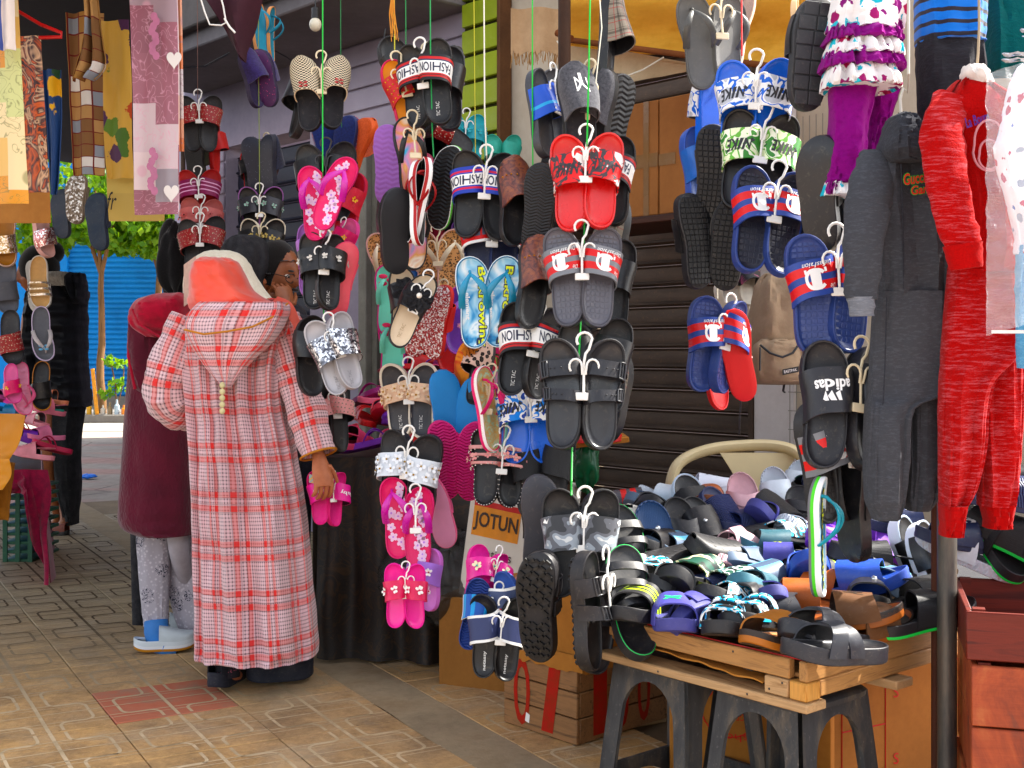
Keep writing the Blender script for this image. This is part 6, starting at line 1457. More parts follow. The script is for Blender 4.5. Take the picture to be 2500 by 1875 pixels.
# teal shirts
d = 3.15; TE_ = heather('0f4d4e', '1a5f5e')
t = root_at('teal_shirt', P(2450, 230, d), 'dark teal shirt with thin white hem stripes in the top right corner', 'shirt', gK)
mb = MB(); loft(mb, [(-60, 2400, 2540, .1), (60, 2410, 2540, .12), (170, 2412, 2545, .12), (176, 2416, 2540, .09)], d, fold=.01, freq=4, seed=33); worldpart(mb, 'shirt', TE_, t)
for y in (88, 105, 146, 160):
    mb = MB(); x0 = 2466 if y < 120 else 2418
    loft(mb, [(y-4, x0, 2546, .135), (y+4, x0, 2546, .135)], d, m=2, fold=.01, freq=4, seed=33); worldpart(mb, 'stripe', plain('c9ccd0', .8), t)
# bagged baby clothes
d = 2.42
m = M('clear_plastic', .12, .5); m.i['Transmission Weight'].default_value = .0; m.i['Alpha'].default_value = .13; m.col(S('e8ecf0')); m.bump(m.noise(m.co(), 22, 5, .6, 1.0), .9, .02); BAG = m.m
t = root_at('bagged_baby_suit', P(2460, 820, d), 'white printed baby clothes sealed in a clear plastic bag at the right edge', 'baby clothes', gK)
mb = MB(); loft(mb, [(160, 2490, 2560, .05), (200, 2470, 2600, .08), (330, 2440, 2600, .08), (380, 2432, 2600, .09), (560, 2480, 2600, .08), (620, 2480, 2600, .06)], d+.05, fold=.01, freq=5, seed=41); worldpart(mb, 'baby_shirt', spots('e8e6ea', ('c02038', '9aa0b0', 'b04058', '5a6ca8'), 34, .28, .9), t)
mb = MB(); loft(mb, [(600, 2484, 2600, .06), (760, 2482, 2600, .07), (900, 2490, 2600, .06)], d+.05, fold=.008, freq=5, seed=42); worldpart(mb, 'baby_jeans', heather('5f94b8', '7fb0cc'), t)
mb = MB(); mb.slab(lambda u, v: P(2408+u*200, 180-60*u+640*v, d-.05-.03*math.sin(math.pi*v))+Vector((0, .012*fbm(u*7, v*14)+.006*fbm(u*20, v*30), 0)), 24, 60, .001); worldpart(mb, 'plastic_bag', BAG, t)
mb = MB(); mb.slab(lambda u, v: P(2420+u*190, 806+v*8, d-.062), 2, 1, .002); worldpart(mb, 'bag_seal', plain('d8d4d0', .3), t)
# ---------------------------------------------------------------- oilcloths and towels, top left
gO = 'cloths hung at the left stall'
def sheet(par, rows, d, mat, name='cloth', th=.003, amp=.012, freq=3, seed=0, m=30, n=24, usc=1):
    R_ = spl([tuple(r) for r in rows], m)
    def fn(u, v):
        i = v*m; a = min(m-1, int(i)); f = i-a; y, xl, xr = [p+(q-p)*f for p, q in zip(R_[a][:3], R_[a+1][:3])]
        p = P(xl+(xr-xl)*u, y, d); p.y += amp*math.sin(u*freq*6.283+seed+v*.8)+amp*.5*fbm(u*4+seed, v*5, seed); return p
    z0 = fn(0, 0).z; z1 = fn(0, 1).z; w_ = (fn(1, .5)-fn(0, .5)).length
    mb = MB(); mb.slab(fn, n, m, th, uvf=lambda a, b: (a*w_*usc, (1-b)*(z0-z1)*usc)); return worldpart(mb, name, mat, par)
def patchwork(name, cells, base, cw, chh, seed=0):
    """printed patch pattern: blocks of colour with faint line drawings"""
    m = M(name, .35, .45); uv = m.uv(); nd = m.n('TexBrick'); m.put(nd.inputs['Vector'], m.mp(uv, (1, 1, 1), (seed, seed*.37, 0))); nd.inputs['Scale'].default_value = 1
    nd.inputs['Brick Width'].default_value = cw; nd.inputs['Row Height'].default_value = chh; nd.inputs['Mortar Size'].default_value = .0; nd.offset = .4
    wn_ = m.n('TexWhiteNoise', noise_dimensions='2D'); s = m.n('Vector')if False else None
    fx = m.math('FLOOR', m.math('MULTIPLY', m.xyz(uv)[0], 1/cw)); fy = m.math('FLOOR', m.math('MULTIPLY', m.math('ADD', m.xyz(uv)[1], m.math('MULTIPLY', fx, chh*.43)), 1/chh))
    cv = m.n('CombineXYZ'); m.put(cv.inputs[0], fx); m.put(cv.inputs[1], fy); m.put(wn_.inputs['Vector'], cv.outputs[0])
    c = m.ramp(wn_.outputs['Value'], [(i/len(cells), S(q)) for i, q in enumerate(cells)], True)
    ln = m.ramp(m.noise(uv, 22, 1, .5, 1.6), [(.47, (0, 0, 0)), (.495, (1, 1, 1)), (.505, (1, 1, 1)), (.53, (0, 0, 0))])
    bl = m.ramp(m.vor(uv, 12), [(.22, (1, 1, 1)), (.30, (0, 0, 0))])
    wn2 = m.ramp(wn_.outputs['Value'], [(0, (0, 0, 0)), (.3, (1, 1, 1)), (.55, (0, 0, 0)), (.8, (1, 1, 1))], True)
    c = m.mix(m.math('MULTIPLY', m.math('MULTIPLY', ln, wn2), .6), c, S(base)); c = m.mix(m.math('MULTIPLY', m.math('MULTIPLY', bl, m.math('SUBTRACT', 1, wn2)), .6), c, S(base))
    m.col(c); return m.m
PINKP = patchwork('pink_patchwork_oilcloth', ('a08a92', 'd8c4c4', '96606c', 'cdb8bc', '9a9096', 'd8b4a8', '8f5a66'), 'd4a0b0', .085, .125, .3)
OLV = patchwork('olive_print_oilcloth', ('d8b070', 'cf9428', 'c3c48c', 'e0cba0', 'd8c494', 'cf8f2a'), '6a6a3c', .10, .10, .1)
GRP = spots('c9a258', ('4a6a2c', '4a2848', 'c9a258', '5f7c34', 'b04a26', 'c9a258', '4a2848'), 13, .42, .5)
BRS = swirl(('3a1c1a', '3a1c1a', 'c8602c', '3a1c1a', 'cfa888', '32181a', 'c8602c'), 7, .5, 2, 3.0); SUNF = spots('1f3a66', ('c8941c', '1f3a66', '2a4a30', 'd8a824'), 8, .34, .6)
CHK = M('brown_check', .8, .2); uvx = CHK.xyz(CHK.uv()); fx = CHK.math('FLOOR', CHK.math('MULTIPLY', uvx[0], 1/.045)); fy = CHK.math('FLOOR', CHK.math('MULTIPLY', uvx[1], 1/.055))
cv = CHK.n('CombineXYZ'); CHK.put(cv.inputs[0], fx); CHK.put(cv.inputs[1], fy); wn_ = CHK.n('TexWhiteNoise', noise_dimensions='2D'); CHK.put(wn_.inputs['Vector'], cv.outputs[0])
c = CHK.ramp(wn_.outputs['Value'], [(0, S('b08a60')), (.3, S('7d5c40')), (.55, S('d8d2cc')), (.72, S('9a7448')), (.88, S('8c9098'))], True)
ex = CHK.math('LESS_THAN', CHK.math('FRACT', CHK.math('MULTIPLY', uvx[0], 1/.045)), .1); ey = CHK.math('LESS_THAN', CHK.math('FRACT', CHK.math('MULTIPLY', uvx[1], 1/.055)), .08)
CHK.col(CHK.mix(CHK.math('MAXIMUM', ex, ey), c, S('6a2a26')))
def cloth(label, rows, d, mat, **k):
    ys = [r[0] for r in rows]; t = root_at('hung_cloth', P(rows[-1][1], rows[-1][0], d), label, 'cloth', gO); sheet(t, rows, d, mat, **k); return t
t = cloth('pink and mauve patchwork oilcloth with hearts and roses', [(-60, 312, 432), (0, 315, 436), (200, 322, 440), (400, 325, 439), (524, 327, 438)], 4.4, PINKP, amp=.012, freq=.8)
HRT = plain('e4ddd8', .4, .04, 20, 0)
for hx, hy in ((425, 145), (418, 470)):
    mb = MB(); pts = []
    for i in range(28):
        a = 6.283*i/28; pts.append(P(hx+1.15*(16*math.sin(a)**3), hy-1.5*(13*math.cos(a)-5*math.cos(2*a)-2*math.cos(3*a)-math.cos(4*a)), 4.36))
    mb.raw(pts, [tuple(range(28))[::-1]]); worldpart(mb, 'heart_print', HRT, t)
for (cx, cy0) in ((376, 40), (372, 370)):
    mb = MB()
    for i in range(9):
        c_ = P(cx+6*math.sin(i*1.7), cy0+i*12, 4.365-.0012*i); mb.raw([c_+Vector((.013*math.cos(6.283*k/8), 0, .016*math.sin(6.283*k/8))) for k in range(8)], [tuple(range(8))[::-1]])
    worldpart(mb, 'blossom_print', plain('b0708c', .5), t)
cloth('white floral strip of oilcloth edge behind the pink patchwork', [(-60, 410, 442), (200, 415, 446), (370, 425, 448)], 4.46, patchwork('orange_edge', ('d89a7c', 'cfc4c4', 'd8c8c0', 'd07a50'), 'a07880', .05, .09, .6), amp=.003)
cloth('yellow oilcloth printed with grapes and vine leaves', [(50, 246, 316), (200, 250, 322), (330, 252, 322), (436, 260, 326)], 4.6, GRP, amp=.014, freq=.9)
t = cloth('mustard and teal lettered cloth under the grape print', [(425, 260, 326), (480, 262, 395), (540, 266, 402)], 4.65, bands(((0, 'b8a060'), (.10, 'c0a864'), (.18, 'a89850'), (.25, '1f6268')), 'v'), amp=.004, freq=.5)
txt_on(t, 'fr', 273, 490, 4.62, 24, 44, plain('1a1a1a', .6), 0, .0, .3)
cloth('brown checked kitchen towel hanging straight behind', [(30, 160, 250), (200, 166, 250), (330, 172, 252), (428, 176, 252)], 4.75, CHK.m, amp=.02, freq=1.2)
cloth('brown checked towel gathered into a bunch at the top', [(-60, 200, 232), (40, 206, 240), (110, 196, 252), (160, 180, 258), (195, 172, 232)], 4.45, CHK.m, amp=.03, freq=2.4)
cloth('olive and orange printed oilcloth at the left edge', [(-60, -60, 45), (100, -60, 52), (300, -60, 62), (498, -60, 72)], 3.9, OLV, amp=.010, freq=.8)
cloth('white and blue striped towel in the top left corner', [(-60, -40, 32), (60, -40, 34), (122, -30, 35)], 3.8, bands(((0, 'c8b8b0'), (.03, '4a5a9c'), (.05, 'd8ccc4'), (.11, 'b05a50'), (.13, 'd8ccc4'), (.2, '4a5a9c'), (.23, 'd8ccc4'), (.3, 'c08080'), (.32, 'd8ccc4')), 'u', .9), amp=.012, freq=2)
cloth('dark brown cloth with orange scroll print', [(88, 45, 100), (250, 50, 108), (400, 55, 116), (470, 60, 120)], 4.2, BRS, amp=.006, freq=1)
cloth('plain tan cardboard backing under the olive oilcloth', [(410, 30, 120), (480, 0, 122), (545, -40, 124)], 4.3, dirty('b08050', '8a5c34', 3), amp=.002)
cloth('blue cloth printed with yellow sunflowers', [(170, 100, 150), (300, 112, 152), (440, 120, 145), (475, 122, 140)], 4.5, SUNF, amp=.012, freq=1.5)
mb = MB()
for pts in ([P(40, 25, 3.95), P(100, 60, 3.95), P(150, 80, 3.95), P(150, 90, 3.95), P(95, 92, 3.95)],): mb.tube(pts, .006, 8)
tag(mb.build('clothes_hanger', plain('a8141c', .35)), 'red plastic clothes hanger near the top left corner', 'hanger')
# ================================================================ awnings, trees, furniture and stock further back
YEL = M('mustard_canvas', .85, .2); v = YEL.co(); a = YEL.noise(YEL.mp(v, (1, 1, 3)), 4, 6, .65); b_ = YEL.noise(v, 60, 3)
YEL.col(YEL.mix(YEL.math('MULTIPLY', b_, .25), YEL.ramp(a, [(.3, S('cfa050')), (.5, S('ecc068')), (.7, S('dfb05c'))]), S('7d5a24'), 'MULTIPLY')); YEL.bump(a, .3, .02)
trn = YEL.n('BsdfTranslucent'); trn.inputs[0].default_value = S('e0a840'); mxs = YEL.n('MixShader'); mxs.inputs[0].default_value = .4
YEL.t.links.new(YEL.b.outputs[0], mxs.inputs[1]); YEL.t.links.new(trn.outputs[0], mxs.inputs[2]); YEL.t.links.new(mxs.outputs[0], YEL.t.nodes['Material Output'].inputs[0])
aw = root_at('yellow_awning', P(1700, 150, 4.9), 'mustard yellow canvas awning rolled above the brown shutter', 'awning')
def awn(u, v):
    x = 1372+640*u; yb = 108+78*u-26*max(0, u-.7)*2; y = -90+(yb+90)*v
    return P(x, y, 5.0-.75*u)+Vector((0, .10*math.sin(v*9+u*2)*.5+.03*fbm(u*7, v*4), .012*fbm(u*9, 3)))
mb = MB(); mb.slab(awn, 40, 24, .006); worldpart(mb, 'canvas', YEL.m, aw)
def val(u, v):
    x = 1388+330*u; return P(x, 100+60*u+(120*(1-u)+8)*v, 5.1-.4*u)+Vector((0, .01*fbm(u*8, v*4), 0))
mb = MB(); mb.slab(val, 24, 6, .003); worldpart(mb, 'valance', dirty('c8b89c', 'a08a6a', 3), aw)
mb = MB(); mb.tube([P(1360, 80, 4.9), P(1395, 95, 4.85)], .014, 12); mb.tube([P(1372, 95, 5.0), P(2020, 180, 4.2)], .012, 10); worldpart(mb, 'roller_bar', dirty('7d4a2c', '4a2a18', 5), aw)
t = root_at('ragged_blind', P(1300, 130, 5.6), 'cream blind with ragged fringe beside the lime panel', 'blind')
def rag(u, v): return P(1247+118*u, 20+(110+14*fbm(u*30)+10*fbm(u*8, 2))*v, 5.6)+Vector((0, .02*math.sin(u*8), 0))
mb = MB(); mb.slab(rag, 60, 6, .004); worldpart(mb, 'fabric', dirty('c4a888', '97795a', 4), t)
mb = MB(); rf = random.Random(2)
for i in range(60):
    u = rf.random(); p = Vector(rag(u, .97)); mb.tube([p, p+Vector((rf.uniform(-.01, .01), 0, -rf.uniform(.03, .07)))], .0016, 4)
worldpart(mb, 'fringe', plain('a07c54', .9), t)
# cartons on a shelf before the brown shutter
sh = Matrix(((-WU.x, -WN.x, 0, 0), (-WU.y, -WN.y, 0, 0), (0, 0, 1, 0), (0, 0, 0, 1)))
def wt(px, out): k = (px-1250)/FPX; a_ = W0+WN*out; return (a_.x-k*a_.y)/(k*WU.y-WU.x)
def on_wall(px, out, z): t_ = wt(px, out); p = W0+WU*t_+WN*out; m_ = sh.copy(); m_.translation = (p.x, p.y, z); return m_
zs = wall_z(1600, 530)-.1
WOODC = dirty('a8744a', '7d5230', 2.5, .8, .6, .1, False)
s0 = on_wall(1500, .42, 0)
def wid(px0, px1): return wt(px0, .4)-wt(px1, .4)
z0_ = 1.80; hbx = .50
for k, (pa, pb, lb) in enumerate(((1478, 1606, 'big brown carton with tape cross, left one on the shelf over the shutter'), (1609, 1712, 'big brown carton, right one on the shelf over the shutter'))):
    c_ = carton(lb, on_wall(pa, .40, z0_), wid(pa, pb), .36, hbx, WOODC)
    mb = MB(); w_ = wid(pa, pb)
    if k == 0: mb.box((0, -.002, hbx*.42), (w_, -.0005, hbx*.54)); mb.box((w_*.74, -.003, 0), (w_*.84, -.0012, hbx*1.0))
    else: mb.box((0, -.002, hbx*.42), (w_*.4, -.0005, hbx*.52))
    mb.build('tape', plain('7d5c3a', .25, .1, 10, 0), c_)
mb = MB(); mb.box((-.3, -.02, -.035), (wid(1500, 1720)+.3, .40, -.003), 0, bev=.004); o = mb.build('wall_shelf', wood('4a2a1c', '2c1812')); o.matrix_world = on_wall(1500, .40, z0_); tag(o, 'dark wooden shelf carrying the brown cartons', 'shelf')
cord('loose cream cable looped under the awning', [P(1360, 100, 5.0), P(1420, 190, 4.95), P(1480, 205, 4.9), P(1570, 170, 4.8), P(1620, 140, 4.7)], .003, WS, 'cable', 'cable', None)
# plastic chair
ch = root_at('plastic_chair', Vector((.84, 4.62, 0)), 'beige plastic armchair behind the shoe heap, only its back showing', 'chair')
BEI = plain('dccaa4', .42, .06, 10, .04, .45); dch = 4.6
def arc(pts, r, flat=.5): mb.tube(pts, r, 10, flat=flat, up=Vector((0, 1, 0)))
mb = MB(); bk = spl([(1634, 1250, 4.62), (1640, 1170, 4.62), (1665, 1125, 4.64), (1730, 1098, 4.68), (1820, 1088, 4.70), (1900, 1090, 4.68), (1952, 1110, 4.64), (1975, 1160, 4.62), (1980, 1250, 4.6)], 40); mb.tube([P(*p) for p in bk], .036, 12, flat=.6); worldpart(mb, 'back_frame', BEI, ch)
def splat(u, v):
    w_ = (70*(1-v)**1.5+26)
    return P(1852+(u*2-1)*w_, 1105+150*v, 4.68)
mb = MB(); mb.slab(splat, 6, 14, .014); worldpart(mb, 'back_splat', BEI, ch)
mb = MB(); mb.tube([P(1965, 1140, 4.62), P(1900, 1200, 4.5), P(1860, 1260, 4.4)], .026, 10, flat=.5); worldpart(mb, 'armrest', BEI, ch)
mb = MB(); mb.box((-.24, -.45, .40), (.28, .02, .43), 0, bev=.01); mb.build('seat', BEI, ch)
for x, y in ((-.2, -.4), (.24, -.4), (-.2, 0), (.24, 0)):
    mb = MB(); mb.tube([(x, y, .40), (x*1.1, y*1.05, 0)], .02, 8); mb.build('leg', BEI, ch)
# backpack
d = 4.0; bp = root_at('backpack', P(1910, 935, d), 'light brown canvas backpack hanging behind the navy slides', 'backpack')
CAN = dirty('a08c76', '86725c', 6, .85, .4, .3, False)
mb = MB(); loft(mb, [(668, 1870, 1925, .06), (690, 1850, 1955, .16), (740, 1838, 1975, .22), (820, 1828, 1985, .24), (880, 1826, 1984, .24), (925, 1835, 1978, .20), (938, 1850, 1965, .12)], d, fold=.014, freq=4, seed=51, wr=.006); worldpart(mb, 'bag_body', CAN, bp)
mb = MB(); loft(mb, [(828, 1860, 1955, .05), (850, 1838, 1974, .10), (900, 1838, 1976, .12), (928, 1850, 1968, .09), (936, 1862, 1955, .04)], d-.10, fold=.008, freq=3, seed=52); worldpart(mb, 'front_pocket', CAN, bp)
mb = MB(); mb.tube([P(1856, 842, d-.155), P(1880, 862, d-.165), P(1910, 872, d-.168), P(1935, 862, d-.165), P(1952, 838, d-.15)], .004, 6); mb.tube([P(1856, 848, d-.16), P(1855, 905, d-.165)], .003, 6); worldpart(mb, 'zip', BLK, bp)
mb = MB(); mb.slab(lambda u, v: P(1910+40*u, 902-8*u+14*v, d-.172), 2, 1, .002); worldpart(mb, 'patch', BLK, bp); txt_on(bp, 'EASTPAK', 1930, 905, d-.175, 32, 7, plain('d8d4d0'), 11, .02)
mb = MB(); mb.tube([P(1810, 960, d), P(1806, 1020, d), P(1805, 1060, d)], .012, 6, flat=.2); mb.tube([P(1915, 935, d-.05), P(1912, 955, d-.05), P(1916, 958, d-.05)], .014, 6, flat=.2); worldpart(mb, 'strap', BLK, bp)
# ---------------------------------------------------------------- long table of coloured shoes in the middle
d0 = 4.9
tb = root_at('draped_shoe_table', P(1000, 1500, 5.2), 'long table draped in dark patterned cloth and heaped with coloured shoes', 'table')
DRK = swirl(('0b0909', '0d0a0a', '20150e', '0c0909', '33210f', '0d0a0a', '0b0909'), 8, .6, 2, 3.0)
Lp, Rp = Vector((-.74, 4.72, 0)), Vector((.02, 4.6, 0)); back = Vector((.30, 1.25, 0)); zt_ = CAMH-(1118-HOR)/FPX*4.72
def topf(u, v): p = Lp.lerp(Rp, u)+back*v; return Vector((p.x, p.y, zt_))
mb = MB(); mb.slab(topf, 4, 4, .03); worldpart(mb, 'table_top', wood('5a3a24', '33201a'), tb)
def drape(u, v):
    p = Lp.lerp(Rp, u); f = .03*math.sin(u*26)*v+.03*fbm(u*8, v*2)
    return Vector((p.x, p.y-.02-f-.02*v, zt_+.006-(zt_-.03)*v))
mb = MB(); mb.slab(drape, 60, 12, .004); worldpart(mb, 'table_cloth', DRK, tb)
mb = MB(); mb.slab(lambda u, v: Vector(Lp-Vector((.012, .0, 0))+back*v+Vector((-.03*math.sin(v*20)*u-.01, 0, zt_+.006-(zt_-.03)*u))), 8, 30, .004); worldpart(mb, 'table_cloth', DRK, tb)
gM = 'coloured shoes heaped on the draped table'
cols = ['c2185b', '8e2a6a', '6a2a9a', 'd23a6a', 'c0202a', 'e0708a', '2a7a86', '2a5a9a', 'b03a5a', '5a2a7a', 'd83a8a', 'c84a6a', 'e89ab0', 'a0203a', '7a3ab0', 'c83a4a']
kinds = ['slide', 'clog', 'flip', 'cross']; words_c = {'c2185b': 'raspberry', '8e2a6a': 'plum', '6a2a9a': 'violet', 'd23a6a': 'rose', 'c0202a': 'red', 'e0708a': 'salmon pink', '2a7a86': 'teal', '2a5a9a': 'blue', 'b03a5a': 'dusky red', '5a2a7a': 'dark violet', 'd83a8a': 'hot pink', 'c84a6a': 'coral pink', 'e89ab0': 'pale pink', 'a0203a': 'crimson', '7a3ab0': 'bright purple', 'c83a4a': 'tomato red'}
rg = random.Random(21); i = 0
small = {}
for row in range(7):
    for c_ in range(10):
        u = (c_+.5+.4*(row % 2)+rg.uniform(-.25, .25))/10.2; v = .05+row*.145+rg.uniform(-.04, .04)
        p = Vector(topf(u, v)); z = zt_+.045+.068*row+rg.uniform(-.01, .03)
        col_ = rg.choice(cols+['c2185b', 'd83a8a', 'd23a6a', 'e0708a', '7a3ab0', 'c0202a', 'c84a6a', '6a2a9a']); kd = kinds[(i*5+row) % 4]; key = (col_, kd)
        if key not in small: small[key] = T_(t=kd, L=.225, W=.09, T=.024, sole=col_, ins=col_, strap=plain(col_, .4), out=col_)
        px = 1250+FPX*p.x/p.y; py = HOR-(z-CAMH)*FPX/p.y
        side_ = 'left of the cream slides' if px < 930 else 'right of the cream slides' if px > 1070 else 'behind the cream slides'
        o = lying('%s %s on the draped table, %s, %s' % (words_c[col_], NAMES[kd].replace('_', ' '), ('front row', 'second row', 'third row', 'mid heap', 'fifth row', 'sixth row', 'rearmost row')[row], side_), small[key], Vector((p.x, p.y, z)), rg.uniform(0, 360), rg.choice((1, -1)), rg.uniform(-5, 22), rg.uniform(-14, 14), gM)
        i += 1
# stock inside the dark shop opening
gS = 'stock inside the dark shop opening'
ins_lab = set()
for k in range(26):
    px = 935+ (k*37) % 205; py = 380+ (k*83) % 560; d_ = 6.9+.12*(k % 5)
    col_ = cols[(k*5) % 16]; sp = T_(t=kinds[k % 2*2], L=.25, W=.096, sole=col_, ins=plain(col_, .5), strap=cols[(k*3+2) % 16]) if k < 12 else None
    if k >= 12: base = list(small.values())[k % len(small)]; sp = base
    h1('%s shoe hung deep in the dark shop opening, %s' % (words_c[col_], ('upper part' if py < 520 else 'middle part' if py < 740 else 'lower part')+(' by the left jamb' if px < 1000 else ' by the lime panel' if px > 1080 else ' at the centre')), sp, px/K, py/K, d_, 1, yaw=rg.uniform(-40, 40), roll=rg.uniform(-12, 12), group=gS)
# paint carton, black bags
jb = carton('white paint carton with orange and red labels under the hung pink slides', Matrix.Identity(4), .30, .30, .42, plain('d8d4ca', .6, .06, 10, .05)); jb.matrix_world = Matrix.Translation((-.19, 4.35, .345)) @ Matrix.Rotation(R(-24), 4, 'Z') @ Matrix.Rotation(R(8), 4, 'Y')
mb = MB(); mb.box((.02, -.002, .22), (.20, -.0005, .33)); mb.build('orange_label', plain('d8902c', .5), jb)
mb = MB(); mb.box((.02, -.0025, .325), (.20, -.0008, .345)); mb.build('red_label', plain('b8281c', .5), jb)
mb = MB(); lettering(mb, 'JOTUN', lambda x, y: Vector((.11+x*.17, -.004, .272+y*.07)), bold=.02); mb.build('lettering', plain('33241c'), jb); mb = MB(); lettering(mb, 'Coatings', lambda x, y: Vector((.11+x*.15, -.004, .16+y*.045))); mb.build('lettering', plain('33241c'), jb)
mb = MB(); mb.box((.3005, .03, .12), (.302, .26, .33)); mb.build('red_panel', plain('c8341c', .5), jb)
mb = MB(); mb.raw([(.304, .19+.045*math.cos(6.283*k/20), .235+.045*math.sin(6.283*k/20)) for k in range(20)], [tuple(range(20))]); mb.build('round_seal', plain('2a2440', .5), jb)
mb = MB(); lettering(mb, 'JOT', lambda x, y: Vector((.306, .19+x*.06, .255+y*.016))); mb.build('lettering', plain('e0b040'), jb)
cb_ = carton('plain carton under the white paint box', Matrix.Identity(4), .40, .4, .335, CARD2); cb_.matrix_world = Matrix.Translation((-.26, 4.36, 0)) @ Matrix.Rotation(R(-24), 4, 'Z')
bgm = M('black_bag', .25, .5); bgm.i['Alpha'].default_value = .72; bgm.col(S('3a3836')); bgm.bump(bgm.noise(bgm.co(), 9, 5, .6, 1.2), 1.0, .04)
def blob(label, c, r3, seed, mat, name='plastic_bag', cat='bag'):
    mb = MB(); mb.grid(lambda u, v: tuple(Vector((r3[0]*math.cos(6.283*u)*math.sin(math.pi*v), r3[1]*math.sin(6.283*u)*math.sin(math.pi*v), -r3[2]*math.cos(math.pi*v)))*(1+.45*fbm(math.cos(6.283*u)*2.2+seed, math.sin(6.283*u)*1.6, v*3)+.10*fbm(math.cos(6.283*u)*6, math.sin(6.283*u)*6, v*9+seed))), 44, 26, cu=True)
    o = mb.build(name, mat, sharp=0); o.location = c; return tag(o, label, cat)
blob('translucent dark plastic bag slumped on the ground under the draped table', P(1100, 1420, 4.5)-Vector((0, 0, .0)), (.22, .16, .16), 3, bgm.m)
blob('green plastic bag hanging by the dark brown post', P(1432, 1135, 4.4), (.05, .04, .085), 15, plain('14593a', .3, .2, 8, .5))
o = carton('orange carton with red flap behind the green bag', Matrix.Identity(4), .2, .2, .02, CARD); o.matrix_world = Matrix.Translation(P(1395, 1095, 4.2)) @ Matrix.Rotation(R(-6), 4, 'Y')
o = lying('red slipper lying on the small carton shelf by the post', small[('c0202a', 'slide')] if ('c0202a', 'slide') in small else sp_redsole, P(1440, 1080, 4.2), 100, group='loose shoes near the post')
o = lying('tartan lined black slipper on the ground under the tray', T_(t='closed', L=.3, W=.13, T=.03, strap=tartan('3a3a40', '1c1c20', '5a2a3a', 4), h0=.09), Vector((.80, 2.63, .02)), 200, group='loose shoes near the post')
hk = o
# black bag hung beneath the polka-dot slides
blob('black fabric bag hung under the red studded slides', P(432, 640, 5.4), (.085, .06, .15), 4, felt('1a191b', '101012'), 'hanging_bag')
# dark red tarp, dark canopy, bulb, wires
tp_ = MB()
def tarpf(u, v): a = P(478, -40, 4.6).lerp(P(650, -40, 4.7), u); b = P(592, 146, 4.75); return a.lerp(b, v**.9)+Vector((0, .05*math.sin(u*6+v*3), 0))
tp_.slab(tarpf, 10, 14, .004); tag(tp_.build('dark_red_tarp', dirty('4a2a34', '33202a', 3, .7)), 'dark maroon tarp corner hanging at the top', 'tarp')
cn = MB(); cn.slab(lambda u, v: Vector((-6.5+(6.5-.285*(3.4+6.2*v))*u, 3.4+6.2*v, 2.72+.10*math.sin(u*5)+.05*fbm(u*4, v*5)+.25*(1-u))), 24, 24, .01)
tag(cn.build('canopy', dirty('2a2c34', '1a1b20', 2, .8, .5, .1)), 'dark tarpaulin canopy over the left stall', 'canopy')
for x, y in ((-2.5, 9.35), (-4.9, 9.4)):
    mb = MB(); mb.tube([(0, 0, 0), (0, 0, 2.8)], .02, 10); o = mb.build('canopy_post', dirty('5a4a40', '33281f', 4)); o.location = (x, y, 0); tag(o, 'slim post holding the dark canopy, %s' % ('nearer the lilac wall' if x > -3 else 'by the far left stall'), 'post')
bl = root_at('light_bulb', P(770, 60, 5.2), 'bare light bulb in a dark socket near the green string', 'light bulb')
mb = MB(); c_ = P(770, 60, 5.2); mb.sphere(c_, .026, 16, 12, 0, (1, 1, 1.15)); worldpart(mb, 'bulb', plain('d8cfba', .15, .03, 20, 0, .6), bl)
mb = MB(); mb.tube([c_+Vector((0, 0, .025)), c_+Vector((0, 0, .07))], .016, 12); mb.tube([c_+Vector((0, 0, .07)), c_+Vector((0, 0, .4))], .003, 6); worldpart(mb, 'socket', BLK, bl)
cord('white tangled wire hanging in front of the dark red tarp', [P(485, -20, 4.3), P(500, 30, 4.3), P(512, 60, 4.3), P(540, 62, 4.3), P(552, 55, 4.3), P(545, 15, 4.3), P(536, -20, 4.3)], .003, WHT, 'wire', 'wire', None)
cord('white wire end pointing down to the right', [P(548, 45, 4.3), P(560, 65, 4.3), P(574, 80, 4.3)], .004, WHT, 'wire', 'wire', None)
cord('dark cable sagging along the lilac wall', [P(440, 165, 6.6), P(500, 162, 6.8), P(560, 130, 7.0)], .006, BLK, 'cable', 'cable', None)
cord('thin dark cable crossing the lilac wall diagonally', [P(650, 112, 7.0), P(700, 140, 7.2), P(745, 170, 7.4)], .004, BLK, 'cable', 'cable', None)
mb = MB(); mb.box((-.018, -.012, -.03), (.018, .012, .03), 0, bev=.006); mb.tube([(0, 0, .03), (.01, 0, .09)], .003, 6); o = mb.build('padlock', BLK); o.location = P(936, 118, 5.6); tag(o, 'small black padlock like weight hanging above the topmost slides', 'padlock')
# ---------------------------------------------------------------- left stall
gL = 'shoes of the left stall'
lt = root_at('left_stall_table', P(40, 1345, 7.2), 'left stall table with magenta cloth and green crate legs', 'table')
zl = CAMH-(1135-HOR)/FPX*6.6
x0_, x1_ = P(-260, 0, 6.4).x, P(138, 0, 6.6).x
xr_ = lambda y: (100-1250)/FPX*y
mb = MB(); mb.slab(lambda u, v: Vector((x0_+(xr_(6.3+1.2*v)-x0_)*u, 6.3+1.2*v, zl)), 2, 2, .03); worldpart(mb, 'table_top', wood('5a3a24', '33201a'), lt)
def dr2(u, v):
    x = P(10+112*u, 0, 6.3).x; ln = .12+.60*max(0, (u-.5)/.5)**.7; return Vector((x+.04*v*u+.03*fbm(u*6, v*3), 6.27-.04*math.sin(u*14)*v-.04*v, zl+.006-ln*v))
mb = MB(); mb.slab(dr2, 40, 14, .004); worldpart(mb, 'magenta_cloth', felt('8c0f3c', '6a0a30', 30), lt)
